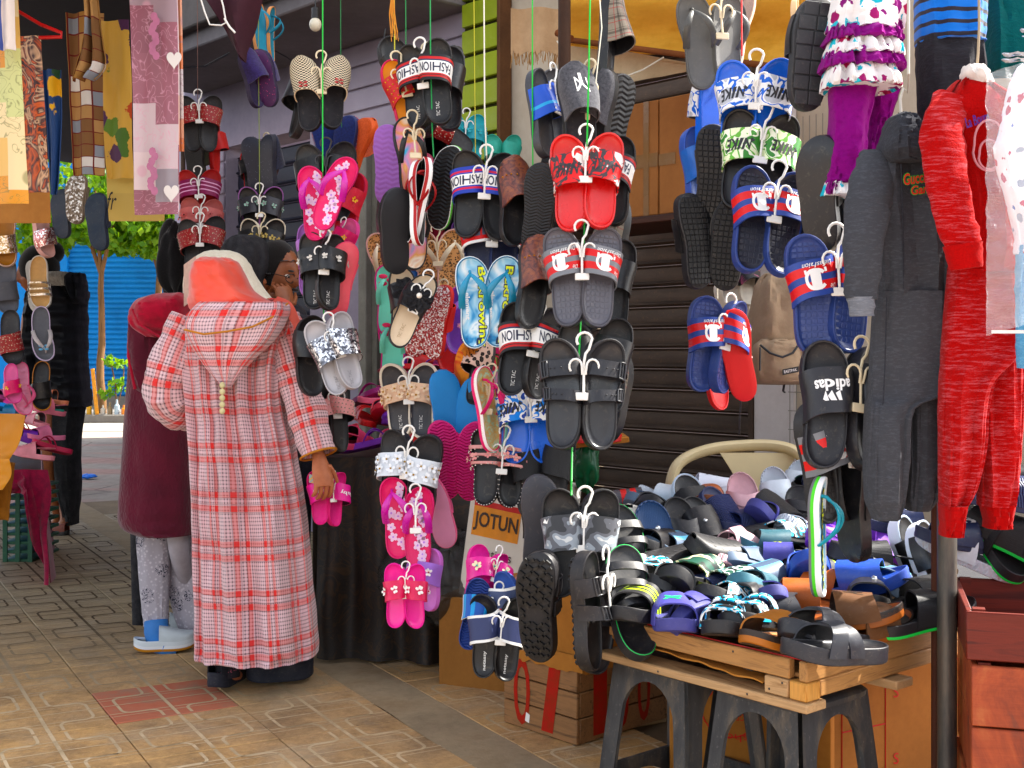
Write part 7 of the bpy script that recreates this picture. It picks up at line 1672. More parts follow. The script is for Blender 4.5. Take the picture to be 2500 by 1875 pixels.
def dr3(u, v): return Vector((xr_(6.27+1.2*u)+.05*v+.03*math.sin(u*9)*v, 6.27+1.2*u, zl+.006-(.62-.05*u)*v))
mb = MB(); mb.slab(dr3, 20, 12, .004); worldpart(mb, 'magenta_cloth', felt('8c0f3c', '6a0a30', 30), lt)
gcr = root_at('green_crate', P(45, 1345, 7.4), 'dark green plastic crate standing under the left stall table', 'crate')
GCM = plain('1c4a34', .5, .1, 6, .05)
xa, xb = P(8, 0, 6.9).x, P(80, 0, 6.9).x
for k in range(9):
    mb = MB(); z = .02+k*.05; mb.box((xa, 6.9, z), (xb, 7.3, z+.018), 0, bev=.002); worldpart(mb, 'slat', GCM, gcr)
for x in (xa, (xa+xb)/2-.012, xb-.025):
    mb = MB(); mb.box((x, 6.89, 0), (x+.025, 6.90, .45), 0); worldpart(mb, 'rib', GCM, gcr)
ORP = plain('d8921c', .5, .1, 5, .1)
for lb, rows, d_ in (('orange paper hanging over the left stall edge, upper piece', [(1010, -60, 66), (1080, -60, 50), (1125, -60, 22)], 5.6), ('orange paper strip hanging lowest at the left edge', [(1120, -60, 26), (1160, -60, 30), (1195, -60, 8)], 5.5)):
    cloth(lb, rows, d_, ORP, amp=.01, freq=.7)
cloth('brown paper sack hanging at the far left edge', [(1130, -60, 38), (1200, -60, 30), (1270, -60, 24)], 5.7, dirty('a06a34', '6a4020', 5), amp=.02, freq=1.5)
i = 0
for px, py, col_, kd, lb in ((115, 1010, 'd87a8a', 'clog', 'salmon clog on top of the left heap'), (90, 1040, 'd8808c', 'slide', 'salmon slide on the left heap'), (35, 1020, '1f6f98', 'slide', 'teal blue slide on the left heap'), (105, 1005, '2a8a78', 'slide', 'green slide behind the salmon clog'), (60, 1060, 'c0303a', 'flip', 'red flip flop on the left heap'), (75, 1085, '6a2a9a', 'slide', 'violet slide on the left heap'), (80, 1120, 'e0909a', 'clog', 'pale pink clog with holes at the left table edge'), (110, 1075, 'd87a9a', 'slide', 'pink slide over the left table edge'), (125, 1100, 'b0204a', 'flip', 'crimson flip flop at the left table edge'), (20, 980, 'b0508a', 'slide', 'mauve slide at the far left'), (10, 1060, '8a9a9a', 'clog', 'grey clog wrapped in clear foil at the far left'), (45, 990, 'd8409a', 'flip', 'hot pink flip flop at the far left'), (125, 985, 'e08a6a', 'slide', 'peach slide at the back of the left heap'), (20, 1100, 'c8a040', 'slide', 'mustard slide at the far left edge')):
    sp = small.get((col_, kd)) or T_(t=kd, L=.22, W=.088, T=.026, sole=col_, ins=col_, strap=plain(col_, .4), out=col_)
    d_ = 6.35+(1130-py)/130*.6
    lying(lb, sp, P(px, py, d_), rg.uniform(40, 150), 1, rg.uniform(0, 25), rg.uniform(-12, 12), gL)
spl_ = dict
h1('tan slide with gold glitter strap at the far left', T_(t='slide', L=.25, W=.1, sole='d8b8a8', ins=plain('a06a30', .5), strap=glitter('c8b48c', '8a6a3a')), 14, 520, 5.6, yaw=12, roll=180, group=gL)
h1('flat tan sandal with two jewelled straps', T_(t='bars', L=.25, W=.094, sole='d8d2c8', ins=plain('c49a68', .6), strap=glitter('d8d0c0', '9a8a68')), 88, 612, 5.6, yaw=12, roll=180, group=gL, hang=None)
h1('white sole behind the jewelled tan sandal', T_(t='slide', L=.25, W=.094, sole='d8d4cc', ins='d8d4cc', strap='d8d4cc'), 74, 620, 5.7, yaw=160, roll=176, group=gL)
h1('grey plain slide at the far left', T_(t='slide', L=.26, W=.1, sole='55565c', ins=plain('5c5d64', .6), strap='4a4b52'), 16, 620, 5.6, yaw=20, roll=182, group=gL)
h1('slide with dark red studded strap at the left stall', sp_reddot, 26, 730, 5.5, yaw=14, roll=184, group=gL)
h1('grey slide with blue edge and starfish charm', T_(t='flip', L=.25, W=.094, sole=bands(((0, '5a7ab0'), (.5, 'c8b8d0')), 'v'), ins=plain('55565c', .6), strap='b8b0b0', T=.024, deco=(d_bow('6aa0c0', r=.02),)), 92, 722, 5.5, yaw=16, roll=184, group=gL)
h1('hot pink child slide beside the orange paper', sp_kidhot, 26, 830, 5.4, yaw=30, roll=180, group=gL)
h1('pink spotted child slide', sp_salflip, 45, 840, 5.5, yaw=50, roll=180, group=gL)
h1('black slide with mustard edge over the left heap', T_(t='slide', L=.23, W=.09, sole='b87a2c', ins=BLK, strap=BLK), 90, 835, 5.6, yaw=20, roll=180, group=gL)
h1('pink glitter slide high at the left stall', T_(t='slide', L=.23, W=.09, sole='d8a8a0', ins='d8a8a0', strap=glitter('c88a88', '9a5a58')), 88, 505, 5.5, yaw=60, roll=180, group=gL)
h1('dark navy sole hanging before the tree foliage', T_(t='slide', L=.25, W=.1, sole='2c3444', ins='2c3444', out=plain('2c3848', .7), strap='2c3444'), 208, 480, 5.3, yaw=170, group=gL)
h1('glittering beige slide sole above the navy one', T_(t='slide', L=.22, W=.095, sole='8a7a6a', ins='8a7a6a', out=glitter('8a7c6c', '5a4c40', 120, .3, .6), strap='8a7a6a'), 162, 430, 5.4, yaw=170, group=gL)
h1('slate blue slide sole left of the navy one', T_(t='slide', L=.22, W=.095, sole='3a4250', ins='3a4250', out=plain('39414f', .7), strap='3a4250'), 130, 462, 5.45, yaw=170, group=gL)
# ---------------------------------------------------------------- trees, plants, litter beyond
BARK = wood('7d5f42', '4a3624', 2, .6, .9)
def leafm(h1_, h2):
    m = M('leaf', .45, .4); r = m.n('ObjectInfo').outputs['Random']; g_ = m.n('NewGeometry').outputs['Random Per Island']
    c = m.ramp(g_, [(0, S(h1_)), (.5, S(h2)), (1, S('7d9a34'))]); m.col(c)
    tr = m.n('BsdfTranslucent'); m.put(tr.inputs[0], m.mix(.5, c, S('a8c840'))); mx = m.n('MixShader'); mx.inputs[0].default_value = .45
    m.t.links.new(m.b.outputs[0], mx.inputs[1]); m.t.links.new(tr.outputs[0], mx.inputs[2]); m.t.links.new(mx.outputs[0], m.t.nodes['Material Output'].inputs[0]); return m.m
LF = leafm('37641f', '5c8a2c')
def leaves(mb, c, r3, n, sz, rg):
    for _ in range(n):
        while True:
            q = Vector((rg.uniform(-1, 1), rg.uniform(-1, 1), rg.uniform(-1, 1)))
            if .25 < q.length < 1: break
        clump = fbm(q.x*2.2+c.x, q.y*2.2+c.y, q.z*2.2)
        if clump < -.12: continue
        p = c+Vector((q.x*r3[0], q.y*r3[1], q.z*r3[2])); a = Vector((rg.gauss(0, 1), rg.gauss(0, 1), rg.gauss(0, .6))).normalized(); b = a.orthogonal().normalized()
        b = (Matrix.Rotation(rg.random()*6.28, 3, a) @ b); s_ = sz*rg.uniform(.6, 1.3); w_ = a.cross(b)*s_*.3
        mb.raw([p-b*s_*.5, p+w_, p+b*s_*.5, p-w_], [(0, 1, 2, 3)], 0)
def tree(label, px, d, z_fork, crown, limbs, r=.06, seed=1):
    base = Vector(((px-1250)/FPX*d, d, .1)); t = root_at('street_tree', base, label, 'tree', 'young street trees before the blue shop'); rg = random.Random(seed)
    mb = MB(); mb.tube([base+Vector((rg.uniform(-.02, .02), 0, z_fork*k/8)) for k in range(9)], [r*(1-.4*k/8) for k in range(9)], 10)
    for ex, ez in limbs:
        s_ = base+Vector((0, 0, z_fork-.05)); e = base+Vector((ex, rg.uniform(-.3, .3), ez)); mb.tube([s_, s_.lerp(e, .4)+Vector((ex*.08, 0, .05)), e], [r*.55, r*.4, r*.18], 8)
        for _ in range(3):
            q = s_.lerp(e, rg.uniform(.5, .9)); mb.tube([q, q+Vector((rg.uniform(-.4, .4), rg.uniform(-.4, .4), rg.uniform(.1, .5)))], [r*.2, r*.08], 5)
    worldpart(mb, 'trunk', BARK, t)
    mb = MB()
    for cx, cz, rx, rz, n in crown: leaves(mb, base+Vector((cx, 0, cz)), (rx, rx*.9, rz), n, .17, rg)
    worldpart(mb, 'crown', LF, t)
# shutter tree: trunk px ~246, second ~ 388
tree('young street tree with forked orange trunk before the blue shutter', 247, 21.3, 2.5, ((-.3, 3.6, 1.3, .7, 2300), (.5, 3.35, .9, .5, 1300), (-1.0, 3.15, .7, .45, 900), (.2, 4.5, 1.3, .7, 900)), ((-.55, 4.2), (-.15, 4.6), (.45, 4.3)), .075, 2)
tree('second street tree with pale trunk right of the forked one', 388, 21.8, 2.6, ((.0, 3.25, .9, .5, 2100), (-.7, 3.15, .6, .35, 1000), (.4, 3.9, .9, .6, 1000)), ((-.4, 3.9), (.3, 4.2), (.0, 4.4)), .085, 5)
pl = root_at('sapling_plant', P(285, 1015, 21), 'low leafy shrub growing at the foot of the street tree', 'plant'); mb = MB(); rg2 = random.Random(9)
for cx, cy in ((270, 880), (300, 890), (285, 935), (300, 945), (262, 960)): leaves(mb, P(cx, cy, 21.0), (.14, .14, .09), 40, .12, rg2)
worldpart(mb, 'leaves', LF, pl); mb = MB(); mb.tube([P(285, 1015, 21), P(282, 940, 21), P(270, 880, 21)], .012, 6); mb.tube([P(285, 1000, 21), P(300, 940, 21), P(303, 895, 21)], .01, 6); worldpart(mb, 'stem', BARK, pl)
mb = MB(); mb.tube([P(237, 1012, 20.9), P(226, 900, 20.9)], .035, 8); tag(mb.build('yellow_stake', plain('c88a1c', .6)), 'yellow stake leaning beside the tree trunk', 'stake')
for k in range(7):
    px = 198+k*17; mb = MB(); h_ = .16+.05*(k % 3); mb.tube([(0, 0, 0), (0, 0, h_*.6), (0, 0, h_*.7), (0, 0, h_)], [.045, .045, .02, .018], 8)
    o = mb.build('bottle', plain(('8a9aa0', 'c89a3a', '5a6a60', 'b8b4a8', '7a6a50', 'a0b0b8', 'c87a2a')[k], .2, .1, 5, 0, .6)); p = P(px, 1030, 20.9); o.location = (p.x, 20.95, .14); tag(o, '%s discarded bottle at the foot of the tree' % ('grey', 'amber', 'dark green', 'milky white', 'brown', 'pale blue', 'orange')[k], 'bottle', 'discarded bottles by the tree')
blob('blue plastic scrap lying on the far pavement', P(215, 1168, 11.6)+Vector((0, 0, .02)), (.075, .06, .022), 6, plain('1f6fd0', .35), 'plastic_scrap', 'litter')
# ================================================================ people
def ell(mb, c, r3, nu=18, nv=12, mi=0, rot=None):
    c = Vector(c)
    def f(u, v):
        p = Vector((r3[0]*math.cos(6.283185*u)*math.sin(math.pi*v), r3[1]*math.sin(6.283185*u)*math.sin(math.pi*v), -r3[2]*math.cos(math.pi*v)))
        return c+(rot @ p if rot else p)
    mb.grid(f, nu, nv, mi, cu=True)
def head(mb, c, rot, k=1.0, mi=0):          # face looks along local -y
    def g(d, cx, cz, s): return math.exp(-(((d.x-cx)/s)**2+((d.z-cz)/s)**2)) if d.y < 0 else 0
    def f(u, v):
        d = Vector((math.cos(6.283185*u)*math.sin(math.pi*v), math.sin(6.283185*u)*math.sin(math.pi*v), -math.cos(math.pi*v)))
        p = Vector((d.x*.074, d.y*.096, d.z*.116))
        if d.z < 0: p.x *= 1-.28*d.z*d.z; p.y *= 1-.10*d.z*d.z
        o = .030*g(d, 0, -.10, .13)+.016*g(d, 0, .06, .11)+.010*g(d, 0, .30, .30)-.012*g(d, .36, .10, .16)-.012*g(d, -.36, .10, .16)+.010*g(d, 0, -.45, .16)+.014*g(d, 0, -.80, .22)+.006*g(d, .45, -.15, .2)+.006*g(d, -.45, -.15, .2)-.006*g(d, 0, -.56, .08)
        p.y -= o
        return Vector(c)+rot @ (p*k)
    mb.grid(f, 40, 30, mi, cu=True)
    for sg in (-1, 1): ell(mb, Vector(c)+rot @ (Vector((sg*.074, .012, -.005))*k), (.010*k, .020*k, .032*k), 10, 8, mi, rot)
def fingers(mb, wrist, dirv, palmn, k=1.0, curl=.6, mi=0, side=1):
    """palm and five bent fingers; dirv = along the hand, palmn = palm normal"""
    d = Vector(dirv).normalized(); n = Vector(palmn); n = (n-d*n.dot(d)).normalized(); s = d.cross(n)*side; w = Vector(wrist)
    rings = []
    for t, hw, ht in ((-.02, .024, .019), (.0, .027, .019), (.03, .036, .017), (.07, .041, .015), (.095, .040, .013), (.105, .034, .009)):
        rings.append([w+d*t*k+s*math.cos(a)*hw*k+n*math.sin(a)*ht*k for a in [6.283*i/14 for i in range(14)]])
    mb.rings(rings, mi, True, True)
    for i, (off, ln) in enumerate(((-.030, .066), (-.010, .076), (.011, .072), (.031, .056))):
        p = w+d*.095*k+s*off*k; pts = [p-d*.02*k, p]; a = 0
        for j, f in enumerate((.45, .32, .23)):
            a += curl*(.7, .9, .6)[j]; p = p+(d*math.cos(a)+n*math.sin(a))*ln*f*k; pts.append(p)
        mb.tube(pts, [.0085*k, .0090*k, .0085*k, .0078*k, .0055*k], 8, mi); mb.sphere(pts[-1], .0056*k, 8, 6, mi)
    p = w+d*.03*k-s*.034*k; pts = [p+s*.01*k, p]; dd = (d*.75-s*.6+n*.35).normalized()
    for f in (.035, .030): p = p+dd*f*k; pts.append(p); dd = (dd+d*.3+n*.3*curl).normalized()
    mb.tube(pts, [.012*k, .0115*k, .0095*k, .0065*k], 8, mi); mb.sphere(pts[-1], .0066*k, 8, 6, mi)
def skin_body(joints, edges):
    """grow one continuous body from a skeleton: joints {name: (pos, radius)}"""
    names = list(joints); me = bpy.data.meshes.new('body'); me.from_pydata([tuple(joints[n][0]) for n in names], [(names.index(a), names.index(b)) for a, b in edges], [])
    o = bpy.data.objects.new('body', me); sc.collection.objects.link(o); o.modifiers.new('skin', 'SKIN'); ss = o.modifiers.new('sub', 'SUBSURF'); ss.levels = 2; ss.render_levels = 2
    if not me.skin_vertices: raise RuntimeError('no skin layer')
    for i, n in enumerate(names):
        r = joints[n][1]; me.skin_vertices[0].data[i].radius = (r, r); me.skin_vertices[0].data[i].use_root = (n == 'pelvis')
    dg = bpy.context.evaluated_depsgraph_get(); ev = o.evaluated_get(dg); m2 = ev.to_mesh()
    vs = [tuple(v.co) for v in m2.vertices]; fs = [tuple(p.vertices) for p in m2.polygons]; ev.to_mesh_clear(); bpy.data.objects.remove(o); return vs, fs
BE = [('pelvis', 'waist'), ('waist', 'chest'), ('chest', 'neck'), ('neck', 'skull'), ('chest', 'sl'), ('sl', 'el'), ('el', 'wl'), ('chest', 'sr'), ('sr', 'er'), ('er', 'wr'), ('pelvis', 'hl'), ('hl', 'kl'), ('kl', 'al'), ('al', 'tl'), ('pelvis', 'hr'), ('hr', 'kr'), ('kr', 'ar'), ('ar', 'tr')]
def body_joints(c, h, heading, lean=(0, 0), wl=None, wr=None, el=None, er=None, k=1.0, feet=None):
    """standing figure at floor point c, height h, facing heading (radians, 0 = away from the camera)"""
    f = Vector((-math.sin(heading), math.cos(heading), 0)); r = Vector((f.y, -f.x, 0)); L = f*lean[0]+r*lean[1]; z = lambda t: Vector((0, 0, h*t)); c = Vector(c)
    J = {'pelvis': (c+z(.53), .10*k), 'waist': (c+z(.62)+L*.2, .095*k), 'chest': (c+z(.76)+L*.55, .11*k), 'neck': (c+z(.85)+L*.85, .045*k), 'skull': (c+z(.90)+L*1.1, .05*k)}
    for s, sg in (('l', -1), ('r', 1)):
        sh = c+z(.80)+L*.7+r*sg*.15*h/1.6*k; J['s'+s] = (sh, .05*k)
        e = (el if s == 'l' else er); w_ = (wl if s == 'l' else wr)
        J['e'+s] = (e if e is not None else sh+z(-.18)+r*sg*.04, .038*k); J['w'+s] = (w_ if w_ is not None else sh+z(-.34)+f*.04+r*sg*.04, .026*k)
        J['h'+s] = (c+z(.49)+r*sg*.085, .08*k); J['k'+s] = (c+z(.27)+r*sg*.085+f*.01, .052*k)
        fc = feet[0 if s == 'l' else 1] if feet else c+r*sg*.085
        J['a'+s] = (fc+z(.05), .035*k); J['t'+s] = (fc+z(.015)+f*.13, .024*k)
    return J
def person(label, J, hd, skin, rot, k=1.0, hands=(), group=None, legs=None):
    vs, fs = skin_body(J, BE); mb = MB(); mb.raw(vs, fs, 0, True)
    mb.mi = [1 if sum(vs[i][2] for i in f)/len(f) < .86 and legs else 0 for f in fs]; head(mb, hd, rot, k)
    for a in hands: fingers(mb, *a)
    o = mb.build('person', [skin, legs or skin]); tag(o, label, 'person', group); return o
def kid(mb, name, mats, par, **k): return mb.build(name, mats, par, **k)
SK = M('skin_warm', .5, .4); SK.col(SK.ramp(SK.noise(SK.co(), 40, 3), [(.3, S('a8664a')), (.7, S('b87556'))])); SK.i['Subsurface Weight'].default_value = .08; SK.i['Subsurface Radius'].default_value = (.01, .004, .002); SK.bump(SK.noise(SK.co(), 260, 3), .15, .001); SK = SK.m
SKD = M('skin_brown', .45, .45); SKD.col(SKD.ramp(SKD.noise(SKD.co(), 40, 3), [(.3, S('7d4a32')), (.7, S('915a3e'))])); SKD.bump(SKD.noise(SKD.co(), 260, 3), .15, .001); SKD = SKD.m
# plaid cloth in metres
PL = M('plaid_wool', .9, .15, sheen=.3); uvx = PL.xyz(PL.uv())
def plaid_axis(x, per):
    f = PL.math('FRACT', PL.math('MULTIPLY', x, 1/per)); b = PL.ramp(f, [(0, (1, 1, 1)), (.12, (0, 0, 0)), (.28, (1, 1, 1)), (.40, (0, 0, 0))], True)
    thin = PL.ramp(f, [(0, (0, 0, 0)), (.13, (1, 1, 1)), (.16, (0, 0, 0)), (.27, (1, 1, 1)), (.30, (0, 0, 0)), (.43, (1, 1, 1)), (.46, (0, 0, 0)), (.97, (1, 1, 1))], True)
    fine = PL.math('LESS_THAN', PL.math('FRACT', PL.math('MULTIPLY', x, 1/.0125)), .38); return b, thin, fine
bx, tx, gx = plaid_axis(uvx[0], .142); by, ty, gy = plaid_axis(uvx[1], .165)
c = PL.mix(PL.math('MULTIPLY', PL.math('MULTIPLY', gx, gy), .8), S('e4c6ca'), S('45303a')); c = PL.mix(PL.math('MULTIPLY', PL.math('MAXIMUM', gx, gy), .28), c, S('5a3c48'))
c = PL.mix(PL.math('MULTIPLY', bx, .5), c, S('d85a4e')); c = PL.mix(PL.math('MULTIPLY', by, .5), c, S('d85a4e')); c = PL.mix(PL.math('MULTIPLY', PL.math('MULTIPLY', bx, by), .8), c, S('d8281a'))
c = PL.mix(PL.math('MULTIPLY', PL.math('MAXIMUM', tx, ty), .36), c, S('4a1a14')); PL.col(c); PL.bump(PL.noise(PL.co(), 320, 3), .5, .002); PLM = PL.m
# --- woman in the plaid robe
def Dq(rows): return [tuple([r[0]*K, r[1]*K, r[2]*K])+tuple(r[3:]) for r in rows]
d = 4.32; base = Vector(((632-1250)/FPX*d, d, 0))
hw = Q(690, 992, d-.10)
J = body_joints(base, 1.55, R(-18), (.10, .0), wr=hw, er=Q(655, 850, d-.02), wl=Q(400, 880, d+.1), el=Q(350, 850, d+.0), k=.85)
for s_, px, dd, yw in (('l', 556, 4.27, -12), ('r', 655, 4.36, -72)):
    a_ = Vector((P(px, 0, dd).x, dd, .08)); J['a'+s_] = (a_, .035); J['t'+s_] = (a_+Vector((-math.sin(R(yw))*.10, math.cos(R(yw))*.10, -.03)), .02)
pw = person('woman seen from behind in a long pink and red plaid hooded robe', J, Q(475, 632, d+.06), SK, Matrix.Rotation(R(180-18), 3, 'Z') @ Matrix.Rotation(R(14), 3, 'X'), 1.0,
            [(hw, Q(700, 1045, d-.13)-hw, Vector((-.55, .75, -.1)), .95, .75, 0, -1)])
mb = MB(); loft(mb, Dq([(648, 460, 588, .16), (662, 430, 622, .22), (690, 406, 634, .26), (740, 396, 624, .28), (800, 402, 612, .28), (870, 410, 612, .28), (940, 414, 626, .30), (1020, 417, 642, .32), (1120, 419, 658, .34), (1220, 422, 668, .36), (1310, 424, 676, .38), (1390, 426, 684, .40), (1412, 428, 684, .40)]), d, n=80, m=60, fold=.040, freq=8, seed=61, sq=.9, cap=False, usc=1.0, du=.02, wr=.010); kid(mb, 'robe', PLM, pw)
mb = MB(); loft(mb, Dq([(652, 432, 622, .08), (672, 410, 626, .11), (705, 398, 612, .12), (740, 410, 588, .11), (778, 434, 548, .09), (815, 462, 516, .06), (836, 480, 500, .03)]), d-.17, n=60, m=30, fold=.012, freq=5, seed=62, usc=.5, du=.03); kid(mb, 'hood', PLM, pw)
mb = MB(); tubeloft(mb, [Q(604, 690, d), Q(632, 775, d-.03), Q(660, 880, d-.06), Q(688, 980, d-.10)], [.072, .072, .068, .062], 30, 26, .010, 63, usc=.42, flat=.95, uv0=1.4, cap=False); kid(mb, 'sleeve', PLM, pw)
mb = MB(); tubeloft(mb, [Q(412, 690, d), Q(374, 775, d-.02), Q(358, 845, d-.02), Q(372, 880, d+.02), Q(420, 895, d+.12)], [.070, .076, .076, .070, .06], 30, 26, .012, 64, usc=.42, flat=.95, uv0=1.4); kid(mb, 'sleeve', PLM, pw)
GOLD = plain('b87a3a', .6, .1, 40, .1)
mb = MB(); t0 = (Q(688, 980, d-.10)-Q(660, 880, d-.06)).normalized(); y_ = Vector((0, 1, 0)); y_ = (y_-t0*y_.dot(t0)).normalized(); x_ = y_.cross(t0)
mb.tube([Q(688, 981, d-.10)+x_*math.cos(6.283*i/30)*.063+y_*math.sin(6.283*i/30)*.060 for i in range(31)], .004, 8, cap=False); kid(mb, 'cuff_trim', GOLD, pw)
mb = MB(); mb.tube([Q(398, 712, d-.235), Q(440, 722, d-.25), Q(490, 716, d-.255), Q(545, 706, d-.245), Q(590, 684, d-.225), Q(622, 655, d-.18)], .0035, 8); kid(mb, 'hood_trim', GOLD, pw)
mb = MB(); yb = Q(481, 832, d-.2)
for k in range(5): ell(mb, yb+Vector((0, -.006, -.018*k*1.2)), (.010, .006, .011), 10, 6)
kid(mb, 'tassel', plain('cfc49a', .7), pw)
CORAL = M('coral_satin', .42, .4, sheen=.4); CORAL.col(CORAL.ramp(CORAL.noise(CORAL.co(), 5, 3), [(.3, S('d8483a')), (.7, S('e86a58'))])); CORAL.bump(CORAL.noise(CORAL.co(), 400, 2), .1, .002); CORAL = CORAL.m
mb = MB(); loft(mb, Dq([(556, 440, 486, .05), (561, 426, 503, .14), (572, 418, 516, .21), (598, 412, 530, .24), (627, 412, 547, .25), (648, 408, 580, .27), (668, 412, 622, .26), (682, 430, 640, .18)]), d-.06, n=60, m=34, fold=.010, freq=3, seed=65, sq=.95, wr=.004); kid(mb, 'headscarf', CORAL, pw)
tl = spl([(585, 655, 600, 640), (612, 672, 630, 655), (634, 705, 648, 695), (648, 750, 659, 745), (656, 800, 663, 798)], 16)
mb = MB(); mb.slab(lambda u, v: (lambda r: Q(r[0]+(r[2]-r[0])*u, r[1]+(r[3]-r[1])*u, d-.13+.05*u+.01*math.sin(v*7)))(tl[min(16, int(v*16+.5))]), 6, 16, .004); kid(mb, 'scarf_tail', CORAL, pw)
BSH_ = plain('1c1f2a', .7, .1, 30, .15)
def shoe_block(px, py, d, yaw, par, sole, upper, L=.26, sh=.045, name='shoe', s0=.05):
    la = Last(L, .095, sh, 1, .01, .012); mb = MB(); fn = strap_fn(la, s0, .99, .055, .015, 0, .0, .9, .0, .6)
    mt = Matrix.Translation(P(px, py, d)) @ Matrix.Rotation(R(yaw), 4, 'Z')
    o = mobj(name, sole_mesh(la, [sole, sole, sole], name), par); o.matrix_world = mt
    mb.slab(fn, 18, 14, .004); mobj('upper', mb.mesh('upper', upper, sharp=60), o)
    return o
bpy.context.view_layer.update()
for px, py, yaw, dd in ((556, 1702, -12, 4.33), (684, 1672, -72, 4.36)):
    z_ = P(px, py, dd); shoe_block(px, HOR+CAMH*FPX/dd-28, dd, yaw, pw, BSH_, BSH_, L=.24, sh=.05)
mb = MB()
for px, dd in ((556, 4.28), (655, 4.36)):
    mb = MB(); mb.tube([(P(px, 0, dd).x, dd, .07), (P(px, 0, dd).x, dd+.02, .30)], [.042, .055], 14); kid(mb, 'sock', dots('1a1820', 'b05a70', 90, .16, .9), pw)
# pink slides in her hand
sp_baby2 = T_(t='slide', L=.19, W=.072, T=.022, sole='d81a78', ins='e02a84', strap=plain('df2490', .35), deco=(d_text('Baby', 'f6eef0', .5, .5, .4, .3, bold=.02),), out=plain('d01a6a'))
hp('pair of small hot pink Baby slides held in the plaid woman hand', sp_baby2, 702, 1078, 4.30, yaw=40, pitch=-6, roll=-4, splay=6, turn=24, group='slides being looked at by the customers', hang=HM)
lb_ = MB(); lb_.slab(lambda u, v: Q(668+26*u, 1024+6*u+18*v, 4.22), 3, 3, .003); tag(lb_.build('colourful_tag', swirl(('c8d83a', '3ab0c8', 'e0a030', '8ac83a'), 30)), 'lime and blue cardboard tag on the pink slides in hand', 'tag')
# --- woman in maroon coat
d = 4.85; base = Vector(((400-1250)/FPX*d, d, 0)); ank = P(378, 1500, 4.8)
J = body_joints(base, 1.6, R(-40), (.16, .1), k=.85, feet=(Vector((P(380, 0, 4.86).x, 4.86, 0)), Vector((P(478, 0, 5.1).x, 5.1, 0))))
mw = person('woman in quilted maroon coat and cream headscarf, patterned leggings and white clogs', J, Q(470, 605, 4.76), SK, Matrix.Rotation(R(-120), 3, 'Z') @ Matrix.Rotation(R(20), 3, 'X'), legs=plain('a8a4ac', .85))
MAR = M('maroon_quilt', .8, .2, sheen=.3); v = MAR.mp(MAR.uv(), (1, 1, 1)); q_ = MAR.vor(v, 34, 'DISTANCE_TO_EDGE'); MAR.col(MAR.ramp(MAR.noise(MAR.co(), 8, 3), [(.3, S('4a0f22')), (.7, S('5a1428'))])); MAR.bump(MAR.ramp(q_, [(0, (0, 0, 0)), (.25, (1, 1, 1))]), .3, .004); MAR = MAR.m
CRM = felt('a8143a', '8c0f30', 30)
mb = MB(); loft(mb, Dq([(668, 305, 420, .24), (720, 288, 430, .34), (800, 280, 432, .36), (900, 273, 435, .38), (1000, 267, 440, .40), (1090, 261, 445, .42), (1130, 268, 445, .42), (1146, 300, 440, .40)]), d-.02, n=60, m=44, fold=.016, freq=3, seed=71, sq=.9, cap=False, usc=1.0); kid(mb, 'coat', MAR, mw)
mb = MB(); loft(mb, Dq([(634, 345, 405, .10), (648, 300, 415, .22), (675, 285, 416, .26), (705, 290, 412, .24), (728, 320, 408, .18)]), d-.18, n=60, m=26, fold=.012, freq=3, seed=72); kid(mb, 'hood', CRM, mw)
mb = MB(); loft(mb, Dq([(672, 283, 340, .10), (700, 282, 352, .16), (760, 280, 352, .16), (830, 292, 346, .10), (850, 305, 335, .05)]), d-.16, n=40, m=22, fold=.008, freq=3, seed=73); kid(mb, 'hood_lining', MAR, mw)
mb = MB(); mb.tube([Q(286, 668, d-.29), Q(300, 700, d-.3), Q(345, 728, d-.3), Q(395, 728, d-.3)], .005, 8); mb.tube([Q(281, 690, d-.22), Q(278, 770, d-.22), Q(292, 840, d-.2)], .007, 8); kid(mb, 'hood_edge', CRM, mw)
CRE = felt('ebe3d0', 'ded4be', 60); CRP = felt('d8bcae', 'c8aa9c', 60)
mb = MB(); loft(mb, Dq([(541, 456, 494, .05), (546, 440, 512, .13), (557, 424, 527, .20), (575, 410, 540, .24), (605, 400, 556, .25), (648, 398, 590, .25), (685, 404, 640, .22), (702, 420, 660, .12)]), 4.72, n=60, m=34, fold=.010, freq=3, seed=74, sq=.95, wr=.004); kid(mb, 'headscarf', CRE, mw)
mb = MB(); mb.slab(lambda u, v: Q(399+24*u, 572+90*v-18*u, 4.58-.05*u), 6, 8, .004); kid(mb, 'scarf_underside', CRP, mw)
LEG = M('leggings_print', .85, .2); v = LEG.co(); n_ = LEG.noise(v, 60, 3); vd = LEG.vor(LEG.mp(v, (1, 1, .9)), 11); sw = LEG.noise(v, 70, 1, .5, 1.2)
msk = LEG.math('MULTIPLY', LEG.math('LESS_THAN', vd, .33), LEG.ramp(sw, [(.46, (0, 0, 0)), (.47, (1, 1, 1)), (.54, (1, 1, 1)), (.55, (0, 0, 0))], True))
c = LEG.ramp(LEG.vor(v, 70), [(.2, S('c8c4ca')), (.4, S('a8a4ac'))]); LEG.col(LEG.mix(msk, c, S('23283a'))); LEG = LEG.m
mb = MB(); loft(mb, Dq([(1120, 296, 376, .13), (1180, 298, 370, .12), (1260, 303, 366, .10), (1330, 310, 362, .085), (1352, 312, 362, .085)]), 4.86, m=20, fold=.004, seed=75); loft(mb, Dq([(1090, 345, 450, .26), (1200, 352, 450, .22), (1330, 380, 452, .16), (1360, 392, 452, .14)]), 4.98, m=20, fold=.004, seed=76); kid(mb, 'leggings', LEG, mw)
